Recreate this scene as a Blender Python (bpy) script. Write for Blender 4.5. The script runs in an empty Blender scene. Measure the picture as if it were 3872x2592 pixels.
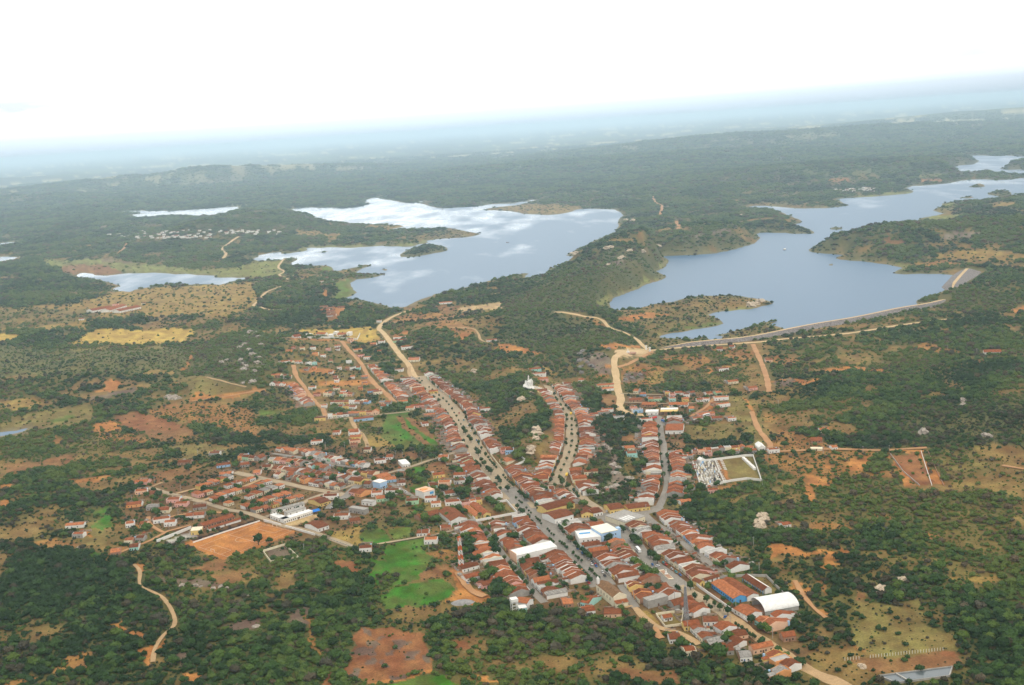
import bpy, math, random
import numpy as np
from mathutils import Matrix, Vector

random.seed(7)
C = bpy.context.scene
COL = C.collection
R = math.radians

# ------------------------------------------------------------------ camera
CAM_H = 400.0
FPX = 28.0 / 23.6 * 3872.0                 # focal length in pixels of the 3872 px wide photograph
SLOPE, HOR = 0.066, 475.0                  # tilt of the horizon, its height at the middle of the frame
ROLL = math.atan(SLOPE)
PITCH = math.atan((1296 - HOR) * math.cos(ROLL) / FPX)
cr, sr, cp, sp = math.cos(ROLL), math.sin(ROLL), math.cos(PITCH), math.sin(PITCH)
uc = Vector((0, sp, cp)); rx = Vector((1, 0, 0)); fw = Vector((0, cp, -sp))
right = rx * cr - uc * sr
upv = rx * sr + uc * cr
cam_data = bpy.data.cameras.new('camera')
cam = bpy.data.objects.new('camera', cam_data)
COL.objects.link(cam)
cam.matrix_world = Matrix(((right.x, upv.x, -fw.x, 0), (right.y, upv.y, -fw.y, 0),
                           (right.z, upv.z, -fw.z, CAM_H), (0, 0, 0, 1)))
cam_data.sensor_fit = 'HORIZONTAL'; cam_data.sensor_width = 23.6; cam_data.lens = 28.0
cam_data.clip_start = 1.0; cam_data.clip_end = 300000.0
C.camera = cam

# ------------------------------------------------------------------ sky, sun, exposure
SUN_EL, SUN_AZ = 58.0, 150.0               # azimuth clockwise from +Y
world = bpy.data.worlds.new('World'); C.world = world; world.use_nodes = True
wn, wl = world.node_tree.nodes, world.node_tree.links
wn.clear()
wo = wn.new('ShaderNodeOutputWorld'); wb = wn.new('ShaderNodeBackground')
sky = wn.new('ShaderNodeTexSky'); sky.sky_type = 'NISHITA'; sky.sun_disc = False
sky.sun_elevation = R(SUN_EL); sky.sun_rotation = R(SUN_AZ); sky.air_density = 1.0; sky.dust_density = 2.0
tc = wn.new('ShaderNodeTexCoord'); sep = wn.new('ShaderNodeSeparateXYZ')
wl.new(tc.outputs['Generated'], sep.inputs[0])
# an overcast deck: white cloud everywhere, thinner and bluer towards the horizon, with a few greyer banks and an added glow ahead
def wmath(op, a, b=None):
    n = wn.new('ShaderNodeMath'); n.operation = op
    for i, v in enumerate((a, b)):
        if v is None: continue
        if isinstance(v, (int, float)): n.inputs[i].default_value = v
        else: wl.new(v, n.inputs[i])
    return n.outputs[0]
elev = wmath('ARCSINE', sep.outputs['Z'])
azim = wmath('ARCTAN2', sep.outputs['X'], sep.outputs['Y'])
cmb = wn.new('ShaderNodeCombineXYZ')
wl.new(wmath('MULTIPLY', azim, 9.0), cmb.inputs[0]); wl.new(wmath('MULTIPLY', elev, 40.0), cmb.inputs[1])
cn = wn.new('ShaderNodeTexNoise'); cn.inputs['Scale'].default_value = 1.3; cn.inputs['Detail'].default_value = 6.0
cn.inputs['Roughness'].default_value = 0.55
wl.new(cmb.outputs[0], cn.inputs['Vector'])
def bump(a0, e0, sa, se, k):
    """one soft patch of sky (cloud banks, the added glow): centre and spread in degrees"""
    da = wmath('DIVIDE', wmath('SUBTRACT', azim, R(a0)), R(sa)); de = wmath('DIVIDE', wmath('SUBTRACT', elev, R(e0)), R(se))
    r2 = wmath('ADD', wmath('MULTIPLY', da, da), wmath('MULTIPLY', de, de))
    return wmath('MULTIPLY', wmath('POWER', 2.71828, wmath('MULTIPLY', r2, -1.0)), k)
def wramp(src, stops):
    n = wn.new('ShaderNodeValToRGB'); el = n.color_ramp.elements
    while len(el) > 1: el.remove(el[-1])
    el[0].position = stops[0][0]; el[0].color = stops[0][1]
    for p, c in stops[1:]:
        e = el.new(p); e.color = c
    n.color_ramp.interpolation = 'EASE'
    wl.new(src, n.inputs[0]); return n.outputs[0]
def g4(v): return (v, v, v, 1)
# deck brightness by elevation (radians 0..1.57 -> 0..1)
deck = wramp(wmath('MULTIPLY', elev, 1 / 1.5708), [(0.0, (0.330, 0.395, 0.455, 1)), (0.007, (0.45, 0.52, 0.58, 1)), (0.014, (0.66, 0.72, 0.76, 1)), (0.026, (0.95, 0.97, 0.97, 1)), (0.045, (1.0, 0.99, 0.95, 1)), (1.0, (1.0, 0.98, 0.93, 1))])
bank = wramp(cn.outputs['Fac'], [(0.32, g4(0.45)), (0.60, g4(1.0))])
banks = bump(-20, 1.95, 9, 0.8, 1.0)
for b_ in ((-30, 2.2, 8, .8, .6), (3.5, 1.35, 2.2, .3, .75), (0.2, .95, 1.0, .2, .5), (22, 1.9, 6, .8, .62), (32, 2.4, 9, 1.0, .5), (60, 3, 25, 1.3, .5), (-75, 3, 25, 1.3, .5), (140, 3, 40, 1.3, .5), (-140, 3, 40, 1.3, .5)): banks = wmath('ADD', banks, bump(*b_))
bk = wmath('MULTIPLY', bank, banks)
mixg = wn.new('ShaderNodeMixRGB'); wl.new(bk, mixg.inputs[0]); wl.new(deck, mixg.inputs[1]); mixg.inputs[2].default_value = (0.42, 0.455, 0.52, 1)
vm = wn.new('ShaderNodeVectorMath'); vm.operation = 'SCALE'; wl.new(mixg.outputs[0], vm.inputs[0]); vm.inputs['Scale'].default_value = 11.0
wl.new(wmath('ADD', wmath('MULTIPLY', bump(-6, 13, 40, 16, 1.0), 18.0), 9.4), vm.inputs['Scale'])  # broad glow added to the deck ahead, strengthened to brighten the far haze
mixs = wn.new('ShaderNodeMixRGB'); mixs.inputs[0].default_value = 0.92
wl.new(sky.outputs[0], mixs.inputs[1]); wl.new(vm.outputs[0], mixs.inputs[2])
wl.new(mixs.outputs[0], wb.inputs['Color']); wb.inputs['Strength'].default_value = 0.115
wl.new(wb.outputs[0], wo.inputs[0])

sl = bpy.data.lights.new('sun', 'SUN'); sl.energy = 1.45; sl.angle = R(10); sl.color = (1.0, 0.91, 0.76)
sun = bpy.data.objects.new('sun', sl); COL.objects.link(sun)
sd_ = Vector((math.sin(R(SUN_AZ)) * math.cos(R(SUN_EL)), math.cos(R(SUN_AZ)) * math.cos(R(SUN_EL)), math.sin(R(SUN_EL))))
sun.rotation_euler = sd_.to_track_quat('Z', 'Y').to_euler()
C.view_settings.view_transform = 'Standard'; C.view_settings.look = 'None'
C.view_settings.exposure = 0.06; C.view_settings.gamma = 1.0; C.view_settings.use_curve_mapping = False
cy = C.cycles
cy.max_bounces = 5; cy.diffuse_bounces = 2; cy.glossy_bounces = 2; cy.transmission_bounces = 2
cy.transparent_max_bounces = 4; cy.volume_bounces = 2; cy.use_denoising = True

# ------------------------------------------------------------------ haze
def mesh_obj(name, verts, faces, mats=None, parent=None, mi=None, smooth=False):
    me = bpy.data.meshes.new(name); me.from_pydata(verts, [], faces)
    for m in (mats or []): me.materials.append(m)
    if mi is not None: me.polygons.foreach_set('material_index', mi)
    if smooth: me.polygons.foreach_set('use_smooth', [True] * len(me.polygons))
    o = bpy.data.objects.new(name, me); COL.objects.link(o)
    if parent: o.parent = parent
    return o
def tag(o, label=None, cat=None, group=None, kind=None):
    if label: o['label'] = label
    if cat: o['category'] = cat
    if group: o['group'] = group
    if kind: o['kind'] = kind
    return o
hm = bpy.data.materials.new('haze'); hm.use_nodes = True
hn = hm.node_tree.nodes; hn.clear()
ho = hn.new('ShaderNodeOutputMaterial'); hv = hn.new('ShaderNodeVolumePrincipled')
hv.inputs['Color'].default_value = (0.67, 0.855, 1.0, 1); hv.inputs['Density'].default_value = 5.4e-5
hv.inputs['Anisotropy'].default_value = 0.66
hm.node_tree.links.new(hv.outputs[0], ho.inputs['Volume'])
X0, X1, Y0, Y1, Z0, Z1 = -150000, 150000, -600, 200000, -6.0, 430.0
hz = mesh_obj('haze', [(X0, Y0, Z0), (X1, Y0, Z0), (X1, Y1, Z0), (X0, Y1, Z0), (X0, Y0, Z1), (X1, Y0, Z1), (X1, Y1, Z1), (X0, Y1, Z1)],
              [(0, 3, 2, 1), (4, 5, 6, 7), (0, 1, 5, 4), (1, 2, 6, 5), (2, 3, 7, 6), (3, 0, 4, 7)], [hm])
tag(hz, kind='stuff')

# ------------------------------------------------------------------ photograph pixel -> place in the world
TILES = {'A': (420, 1640, 3.336), 'B': (1080, 1640, 3.336), 'C': (1720, 1640, 3.336), 'D': (2380, 1640, 3.336),
         'E': (1640, 2050, 3.336), 'G': (2300, 2080, 3.063), 'H': (980, 1220, 3.336), 'I': (1560, 1380, 3.336),
         'J': (2180, 1240, 3.336), 'K1': (0, 640, 2.34), 'K2': (950, 700, 2.34), 'K3': (1900, 680, 2.34),
         'K4': (2872, 540, 2.34), 'L1': (0, 1250, 2.34), 'L2': (0, 1900, 2.266), 'L3': (2842, 1150, 2.266),
         'L4': (2842, 1900, 2.266), 'L5': (960, 2050, 2.343), 'F': (0, 0, 1.0), 'V': (0, 0, 0.60487)}
def px(tile, pts):
    x0, y0, s = TILES[tile]
    a = np.asarray(pts, float).reshape(-1, 2)
    return np.stack([x0 + a[:, 0] / s, y0 + a[:, 1] / s], 1)
def rays(uv):
    x = (uv[:, 0] - 1936) / FPX; y = -(uv[:, 1] - 1296) / FPX
    xr = x * cr + y * sr; yr = -x * sr + y * cr
    return np.stack([xr, cp + yr * sp, -sp + yr * cp], 1)
def flat(uv):
    d = rays(uv); t = -CAM_H / np.minimum(d[:, 2], -0.004)
    return d[:, :2] * t[:, None]
def project(x, y, z):
    """world -> photograph pixel"""
    z = z - CAM_H
    f = y * cp - z * sp; u = y * sp + z * cp
    f = np.maximum(f, 1.0)
    a = (x * cr - u * sr) / f * FPX; b = (x * sr + u * cr) / f * FPX
    return 1936 + a, 1296 - b

# ------------------------------------------------------------------ noise
def _hash(ix, iy, s):
    h = (ix.astype(np.int64) * 374761393 + iy.astype(np.int64) * 668265263 + s * 974634777) & 0xffffffff
    h = ((h ^ (h >> 13)) * 1274126177) & 0xffffffff
    return ((h ^ (h >> 16)) & 0xffff) / 65535.0
def vnoise(x, y, s=0):
    ix, iy = np.floor(x), np.floor(y); fx, fy = x - ix, y - iy
    fx = fx * fx * (3 - 2 * fx); fy = fy * fy * (3 - 2 * fy)
    a, b, c, d = _hash(ix, iy, s), _hash(ix + 1, iy, s), _hash(ix, iy + 1, s), _hash(ix + 1, iy + 1, s)
    return (a * (1 - fx) + b * fx) * (1 - fy) + (c * (1 - fx) + d * fx) * fy
def fbm(x, y, s=0, o=4):
    v, a, t = 0, 0.5, 0
    for i in range(o):
        v = v + a * vnoise(x, y, s + i); t += a; a *= 0.5; x = x * 2.03 + 5.1; y = y * 2.03 - 3.7
    return v / t
def sstep(v, a, b):
    t = np.clip((v - a) / (b - a), 0, 1); return t * t * (3 - 2 * t)
def inside(u, v, ring):
    """even-odd test of points against one ring"""
    r = np.zeros(u.shape, bool)
    m = (u >= ring[:, 0].min()) & (u <= ring[:, 0].max()) & (v >= ring[:, 1].min()) & (v <= ring[:, 1].max())
    if not m.any(): return r
    uu, vv = u[m], v[m]; c = np.zeros(uu.shape, bool)
    x1, y1 = ring[-1]
    for x2, y2 in ring:
        if y1 != y2:
            k = (y2 > vv) != (y1 > vv)
            c ^= k & (uu < (x1 - x2) * (vv - y2) / (y1 - y2) + x2)
        x1, y1 = x2, y2
    r[m] = c; return r

# ------------------------------------------------------------------ lakes (shorelines as seen, laid down on the water level z = 0)
def rings(*parts): return np.concatenate([px(t, p) for t, p in parts])
LAKES = {}
LAKES['lake'] = [rings(
 ('K2', [(300,230),(400,205),(550,200),(750,203),(900,200),(1000,185),(1060,165),(1000,150),(1010,130),(1150,98),(1120,122),(1180,128),(1290,145),(1340,160),(1440,158),(1500,145),(1570,143),(1480,158),(1560,185),(1680,210),(1830,198),(1990,192),(2100,175),(2340,162)]),
 ('K3', [(150,200),(270,180),(330,170),(250,195),(180,215),(30,238)]),
 ('K2', [(2100,205),(2050,222),(2200,228),(2330,228)]),
 ('K3', [(80,280),(200,305),(400,315),(500,308),(620,285),(640,262),(760,258),(1010,265),(1070,310),(1030,350),(1020,420),(990,470),(880,510),(760,570),(640,630),(560,680),(700,682),(850,657),(1015,638),(880,690),(720,730),(560,745),(480,775),(370,800),(290,790),(430,805),(570,790),(570,830),(420,850),(330,870),(180,890),(230,825),(120,840),(0,868)]),
 ('K2', [(2220,825),(2100,850),(1960,890),(1760,945),(1640,965),(1500,1010),(1420,1050),(1360,1080),(1260,1085),(1150,1060),(1010,1020),(900,1015),(830,1005),(940,955),(880,900),(870,870),(930,835),(1060,825),(1200,790),(1000,790),(920,790),(940,765),(960,745),(1060,715),(1130,700),(1000,705),(860,745),(750,765),(720,735),(680,715),(590,710),(430,715),(350,715),(400,670),(410,645),(300,650),(290,665),(220,665),(110,670),(10,660),(120,610),(200,600),(270,595),(300,610),(450,590),(530,570),(480,560),(560,557),(720,550),(880,560),(1000,550),(1150,540),(1290,545),(1420,545),(1500,520),(1590,505),(1540,490),(1700,475),(1900,465),(2020,445),(2040,430),(1960,420),(1850,400),(1780,385),(1700,378),(1560,385),(1400,385),(1330,395),(1220,390),(1380,365),(1300,355),(1180,350),(1050,345),(960,345),(850,335),(680,335),(620,335),(690,312),(580,290),(500,275),(440,262),(380,245)])),
 px('K2', [(1320,638),(1340,600),(1420,565),(1520,528),(1640,522),(1740,560),(1760,575),(1600,608),(1450,638)]),
 px('K2', [(1150,750),(1200,738),(1225,752),(1190,760)]), px('K2', [(600,595),(640,582),(715,583),(650,598)])]
LAKES['lagoon'] = [px('K1', [(970,385),(1100,370),(1300,370),(1480,370),(1600,370),(1720,360),(1850,350),(2000,340),(2150,332),(2060,370),(1950,405),(1830,422),(1750,420),(1600,410),(1450,415),(1300,425),(1110,440),(1200,420),(1150,408),(1350,388),(1100,388)])]
LAKES['pond'] = [px('K1', [(680,930),(760,920),(850,945),(950,945),(1050,935),(1150,925),(1300,922),(1450,922),(1600,930),(1850,940),(1950,960),(2100,965),(2340,955),(2200,975),(2100,985),(1950,1030),(1850,1020),(1700,1020),(1500,1015),(1330,1045),(1200,1065),(1150,1088),(1000,1075),(1050,1025),(950,1000),(850,970),(750,965),(680,950)])]
LAKES['inlet'] = [px('K1', [(-160,672),(100,648),(200,643),(100,668),(-160,700)]), px('K1', [(-160,790),(60,775),(200,770),(100,802),(-160,830)])]
LAKES['creek'] = [px('L1', [(-160,915),(80,895),(130,893),(228,872),(205,892),(80,922),(-160,965)])]
LAKES['reservoir'] = [rings(
 ('K3', [(980,1045),(1100,1010),(1200,960),(1300,915),(1400,885),(1450,855),(1390,825),(1370,805),(1440,770),(1480,725),(1440,690),(1400,670),(1550,672),(1700,667),(1900,647),(2050,617),(2200,577),(2270,532),(2270,505),(2230,480),(2270,467),(2330,466)]),
 ('K4', [(60,795),(170,795),(300,806),(490,806),(460,780),(400,748),(290,742),(225,744),(230,735),(400,700),(330,670),(250,637),(100,580),(-60,580),(-160,560),(100,562),(250,578),(400,585),(600,580),(790,560),(740,530),(680,500),(780,490),(950,480),(1150,468),(1300,455),(1380,440),(1330,415),(1270,410),(1350,385),(1500,378),(1700,355),(1840,325),(1950,320),(2050,330),(2180,328),(2340,312),(2700,300),(2700,420),(2340,445),(2200,480),(2100,490),(1980,500),(1890,510),(1740,515),(1610,540),(1600,570),(1520,605),(1640,625),(1600,640),(1400,670),(1400,695),(1300,690),(1200,710),(1100,720),(1045,740),(1180,743),(1330,742),(1350,760),(1200,775),(1000,772),(900,772),(800,795),(700,833),(560,882),(460,930),(415,960),(500,975),(650,985),(770,985),(660,1025),(800,1045),(950,1055),(1130,1080),(1270,1105),(1170,1155),(1280,1165),(1450,1160),(1600,1160),(1745,1180),(1650,1300),(1560,1335),(1390,1400),(1380,1420),(1460,1455),(1300,1495),(1100,1530),(860,1572)]),
 ('L3', [(650,183),(500,213),(310,242),(250,205),(200,190),(130,180),(200,155),(90,160),(0,190)]),
 ('K3', [(2100,1330),(2000,1355),(1860,1380),(1980,1380),(1920,1415),(1820,1425),(1790,1390),(1700,1410),(1550,1410),(1400,1390),(1500,1355),(1650,1340),(1760,1320),(1900,1290),(1940,1270),(1940,1255),(1880,1215),(1830,1190),(1940,1170),(2100,1150),(2190,1150),(2330,1118)]),
 ('K4', [(10,1455),(90,1435),(130,1410),(40,1380)]),
 ('K3', [(2330,1062),(2200,1045),(2050,1025),(1800,1028),(1650,1040),(1500,1080),(1350,1100),(1150,1150),(980,1165),(940,1140),(960,1090)])),
 px('K4', [(625,770),(640,748),(700,748),(750,766),(690,773)]), px('K4', [(1850,395),(1900,373),(1940,360),(2010,385),(1940,399)]),
 px('K4', [(1760,490),(1850,473),(1940,490),(1850,498)]), px('K4', [(2000,455),(2100,420),(2200,412),(2150,424),(2260,448),(2150,477),(2050,470)]),
 px('K4', [(590,1076),(650,1070),(660,1092),(620,1090)]), px('K4', [(1380,492),(1400,487),(1408,496)])]
LAKES['upper_reservoir'] = [px('K4', [(1340,235),(1500,230),(1680,235),(1780,265),(1850,275),(2000,272),(2200,277),(2340,287),(2700,300),(2700,232),(2200,240),(2110,230),(2250,205),(2340,170),(2700,140),(2700,105),(2340,120),(2100,115),(1950,115),(1820,120),(1900,140),(1960,170),(1870,190),(1700,210),(1500,222)])]
LW = {k: [flat(r) for r in v] for k, v in LAKES.items()}
ALLR = [r for v in LW.values() for r in v]
SEG_A = np.concatenate(ALLR); SEG_B = np.concatenate([np.roll(r, -1, 0) for r in ALLR])
def shore_dist(x, y):
    """signed distance to the nearest shoreline, positive on land"""
    out = np.full(x.shape, 400.0)
    m = np.hypot(x, y) > 1100
    idx = np.nonzero(m)[0]
    ins = np.zeros(x.shape, bool)
    for r in ALLR: ins ^= inside(x, y, r)
    ab = SEG_B - SEG_A; l2 = np.maximum((ab ** 2).sum(1), 1e-9)
    for k in range(0, len(idx), 8000):
        j = idx[k:k + 8000]
        dx = x[j, None] - SEG_A[None, :, 0]; dy = y[j, None] - SEG_A[None, :, 1]
        t = np.clip((dx * ab[:, 0] + dy * ab[:, 1]) / l2, 0, 1)
        out[j] = np.minimum(np.sqrt((((dx - t * ab[:, 0]) ** 2 + (dy - t * ab[:, 1]) ** 2)).min(1)), 400)
    return np.where(ins, -out, out)

# ------------------------------------------------------------------ hills: ridge lines on the plain (pixels of their foot), spread and height in metres
HILLS = [([(1870,1380),(1990,1470),(2010,1640),(2010,1740)], 26, 18), ([(1960,1235),(2150,1225)], 80, 26), ([(2240,1290),(2300,1400)], 38, 18),
 ([(2230,1120),(2420,1010)], 120, 42), ([(2380,1000),(2560,935),(2760,905)], 150, 52), ([(2250,880),(2480,860)], 160, 25), ([(2900,850),(2980,860)], 70, 22),
 ([(820,890),(960,845)], 190, 62), ([(1000,890),(1180,860)], 120, 14), ([(960,1440),(1060,1340)], 80, 24), ([(860,1210),(1000,1200)], 70, 16), ([(1560,1250),(1700,1330)], 60, 10),
 ([(-200,800),(180,760)], 320, 60), ([(150,735),(430,705),(820,690)], 620, 85), ([(900,680),(1180,655)], 600, 80), ([(-300,700),(60,690)], 700, 60),
 ([(3150,960),(3300,950)], 90, 26), ([(3450,930),(3700,900),(3950,890)], 170, 46), ([(3650,1110),(3760,1100)], 90, 18), ([(1480,930),(1500,925)], 60, 12), ([(1640,955),(1660,950)], 40, 14),
 ([(2280,1790),(2330,1760)], 22, 9), ([(2700,560),(3000,540),(3300,520)], 1200, 120), ([(2100,640),(2600,610)], 900, 60), ([(3700,460),(3950,440)], 2200, 130), ([(3100,660),(3500,640)], 500, 60),
 ([(100,1420),(400,1400)], 120, 10), ([(3560,1530),(3800,1480)], 130, 16)]
HW = [(flat(np.array(p, float)), s, h) for p, s, h in HILLS]
def hill_h(x, y):
    tot = np.zeros(x.shape)
    for p, s, h in HW:
        best = np.full(x.shape, 1e18)
        for a, b in zip(p[:-1], p[1:]):
            ab = b - a; t = np.clip(((x - a[0]) * ab[0] + (y - a[1]) * ab[1]) / (ab @ ab), 0, 1)
            best = np.minimum(best, (x - a[0] - t * ab[0]) ** 2 + (y - a[1] - t * ab[1]) ** 2)
        tot += h * np.exp(-best / (2 * s * s)) * (0.7 + 0.6 * fbm(x / (s * 0.9), y / (s * 0.9), 31, 4))
    return tot

# ------------------------------------------------------------------ ground: one sheet out to the horizon, finer near the viewer
AZ0, DAZ, NAZ = R(-36), R(0.075), 961
DEP0, DDEP = R(36.0), R(0.074)
deps = [DEP0 - i * DDEP for i in range(480)]
deps = np.array([d for d in deps if d > R(0.42)] + [R(.36), R(.30), R(.25), R(.20), R(.16), R(.13)])
rr = CAM_H / np.tan(deps)
az = AZ0 + DAZ * np.arange(NAZ)
RAD, AZ = np.meshgrid(rr, az, indexing='ij')
GX, GY = (RAD * np.sin(AZ)).ravel(), (RAD * np.cos(AZ)).ravel()
SD = shore_dist(GX, GY)
SDn = SD + np.where(np.abs(SD) < 300, (fbm(GX / 38, GY / 38, 5, 3) - 0.5) * np.where((GX < -600) & (GY > 2400) & (GY < 4400), 42, 18), 0)
rad = np.hypot(GX, GY)
amp = 3.0 * sstep(rad, 2300, 4200) + 9 * sstep(rad, 4200, 9000) + 26 * sstep(rad, 9000, 20000)
amp = amp + 60 * sstep(rad, 16000, 40000) + 1.2 * sstep(np.abs(GX + 100), 420, 700)
GZ = np.clip(SDn * 0.07, -3.0, 2.2) + (sstep(SDn, 2, 70) * hill_h(GX, GY) + sstep(SDn, 20, 330) * amp * fbm(GX / (90 + rad * 0.06), GY / (90 + rad * 0.06), 9, 4))
HG = GZ.reshape(len(rr), NAZ)
def grid_lookup(G, x, y):
    r = np.hypot(x, y); a = np.arctan2(x, y)
    fi = np.clip((DEP0 - np.arctan2(CAM_H, r)) / DDEP, 0, len(rr) - 7.001); fj = np.clip((a - AZ0) / DAZ, 0, NAZ - 1.001)
    i, j = fi.astype(int), fj.astype(int); fi, fj = fi - i, fj - j
    return (G[i, j] * (1 - fj) + G[i, j + 1] * fj) * (1 - fi) + (G[i + 1, j] * (1 - fj) + G[i + 1, j + 1] * fj) * fi
def hz_at(x, y): return float(grid_lookup(HG, np.array([x]), np.array([y]))[0])
def ground(uv):
    """photograph pixels -> points on the ground (first hit of the sight line)"""
    uv = np.asarray(uv, float).reshape(-1, 2); d = rays(uv); d = d / -d[:, 2:3]
    out = d[:, :2] * CAM_H; z = np.zeros(len(uv)); done = np.zeros(len(uv), bool)
    prev = np.full(len(uv), 260.0)
    for zz in list(np.linspace(200, 60, 30)) + list(np.linspace(59, 0, 150)):
        p = d[:, :2] * (CAM_H - zz); g = grid_lookup(HG, p[:, 0], p[:, 1])
        hit = (~done) & (g >= zz)
        out[hit] = p[hit]; z[hit] = g[hit]; done |= hit
        if done.all(): break
    z[~done] = grid_lookup(HG, out[:, 0], out[:, 1])[~done]
    return np.column_stack([out, z])
def gp(tile, pts): return ground(px(tile, pts))
# ------------------------------------------------------------------ land cover (outlines as seen, laid on the ground): soil colour, tree density
LT = {'scrub': ((.168,.132,.052), .46), 'thick': ((.150,.115,.048), .70), 'open': ((.205,.150,.062), .34), 'dense': ((.135,.105,.045), .76), 'pitch': ((.450,.205,.088), .0), 'orange': ((.430,.205,.088), .04), 'orangescrub': ((.340,.178,.078), .30),
      'red': ((.265,.125,.066), .02), 'brown': ((.245,.135,.070), .05), 'sand': ((.520,.380,.220), .0), 'tan': ((.470,.330,.115), .03),
      'ochre': ((.310,.215,.085), .12), 'grass': ((.120,.165,.042), .03), 'green': ((.060,.160,.026), .01), 'pale': ((.215,.215,.080), .04),
      'olive': ((.215,.170,.072), .13), 'town': ((.185,.118,.062), .24), 'low': ((.150,.125,.056), .80), 'lowopen': ((.160,.150,.062), .48), 'rocky': ((.230,.180,.140), .22), 'burnt': ((.180,.130,.100), .10), 'mud': ((.200,.150,.085), .04),
      'black': ((.020,.020,.022), .0), 'court': ((.420,.390,.350), .0), 'grave': ((.300,.255,.205), .0)}
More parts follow.
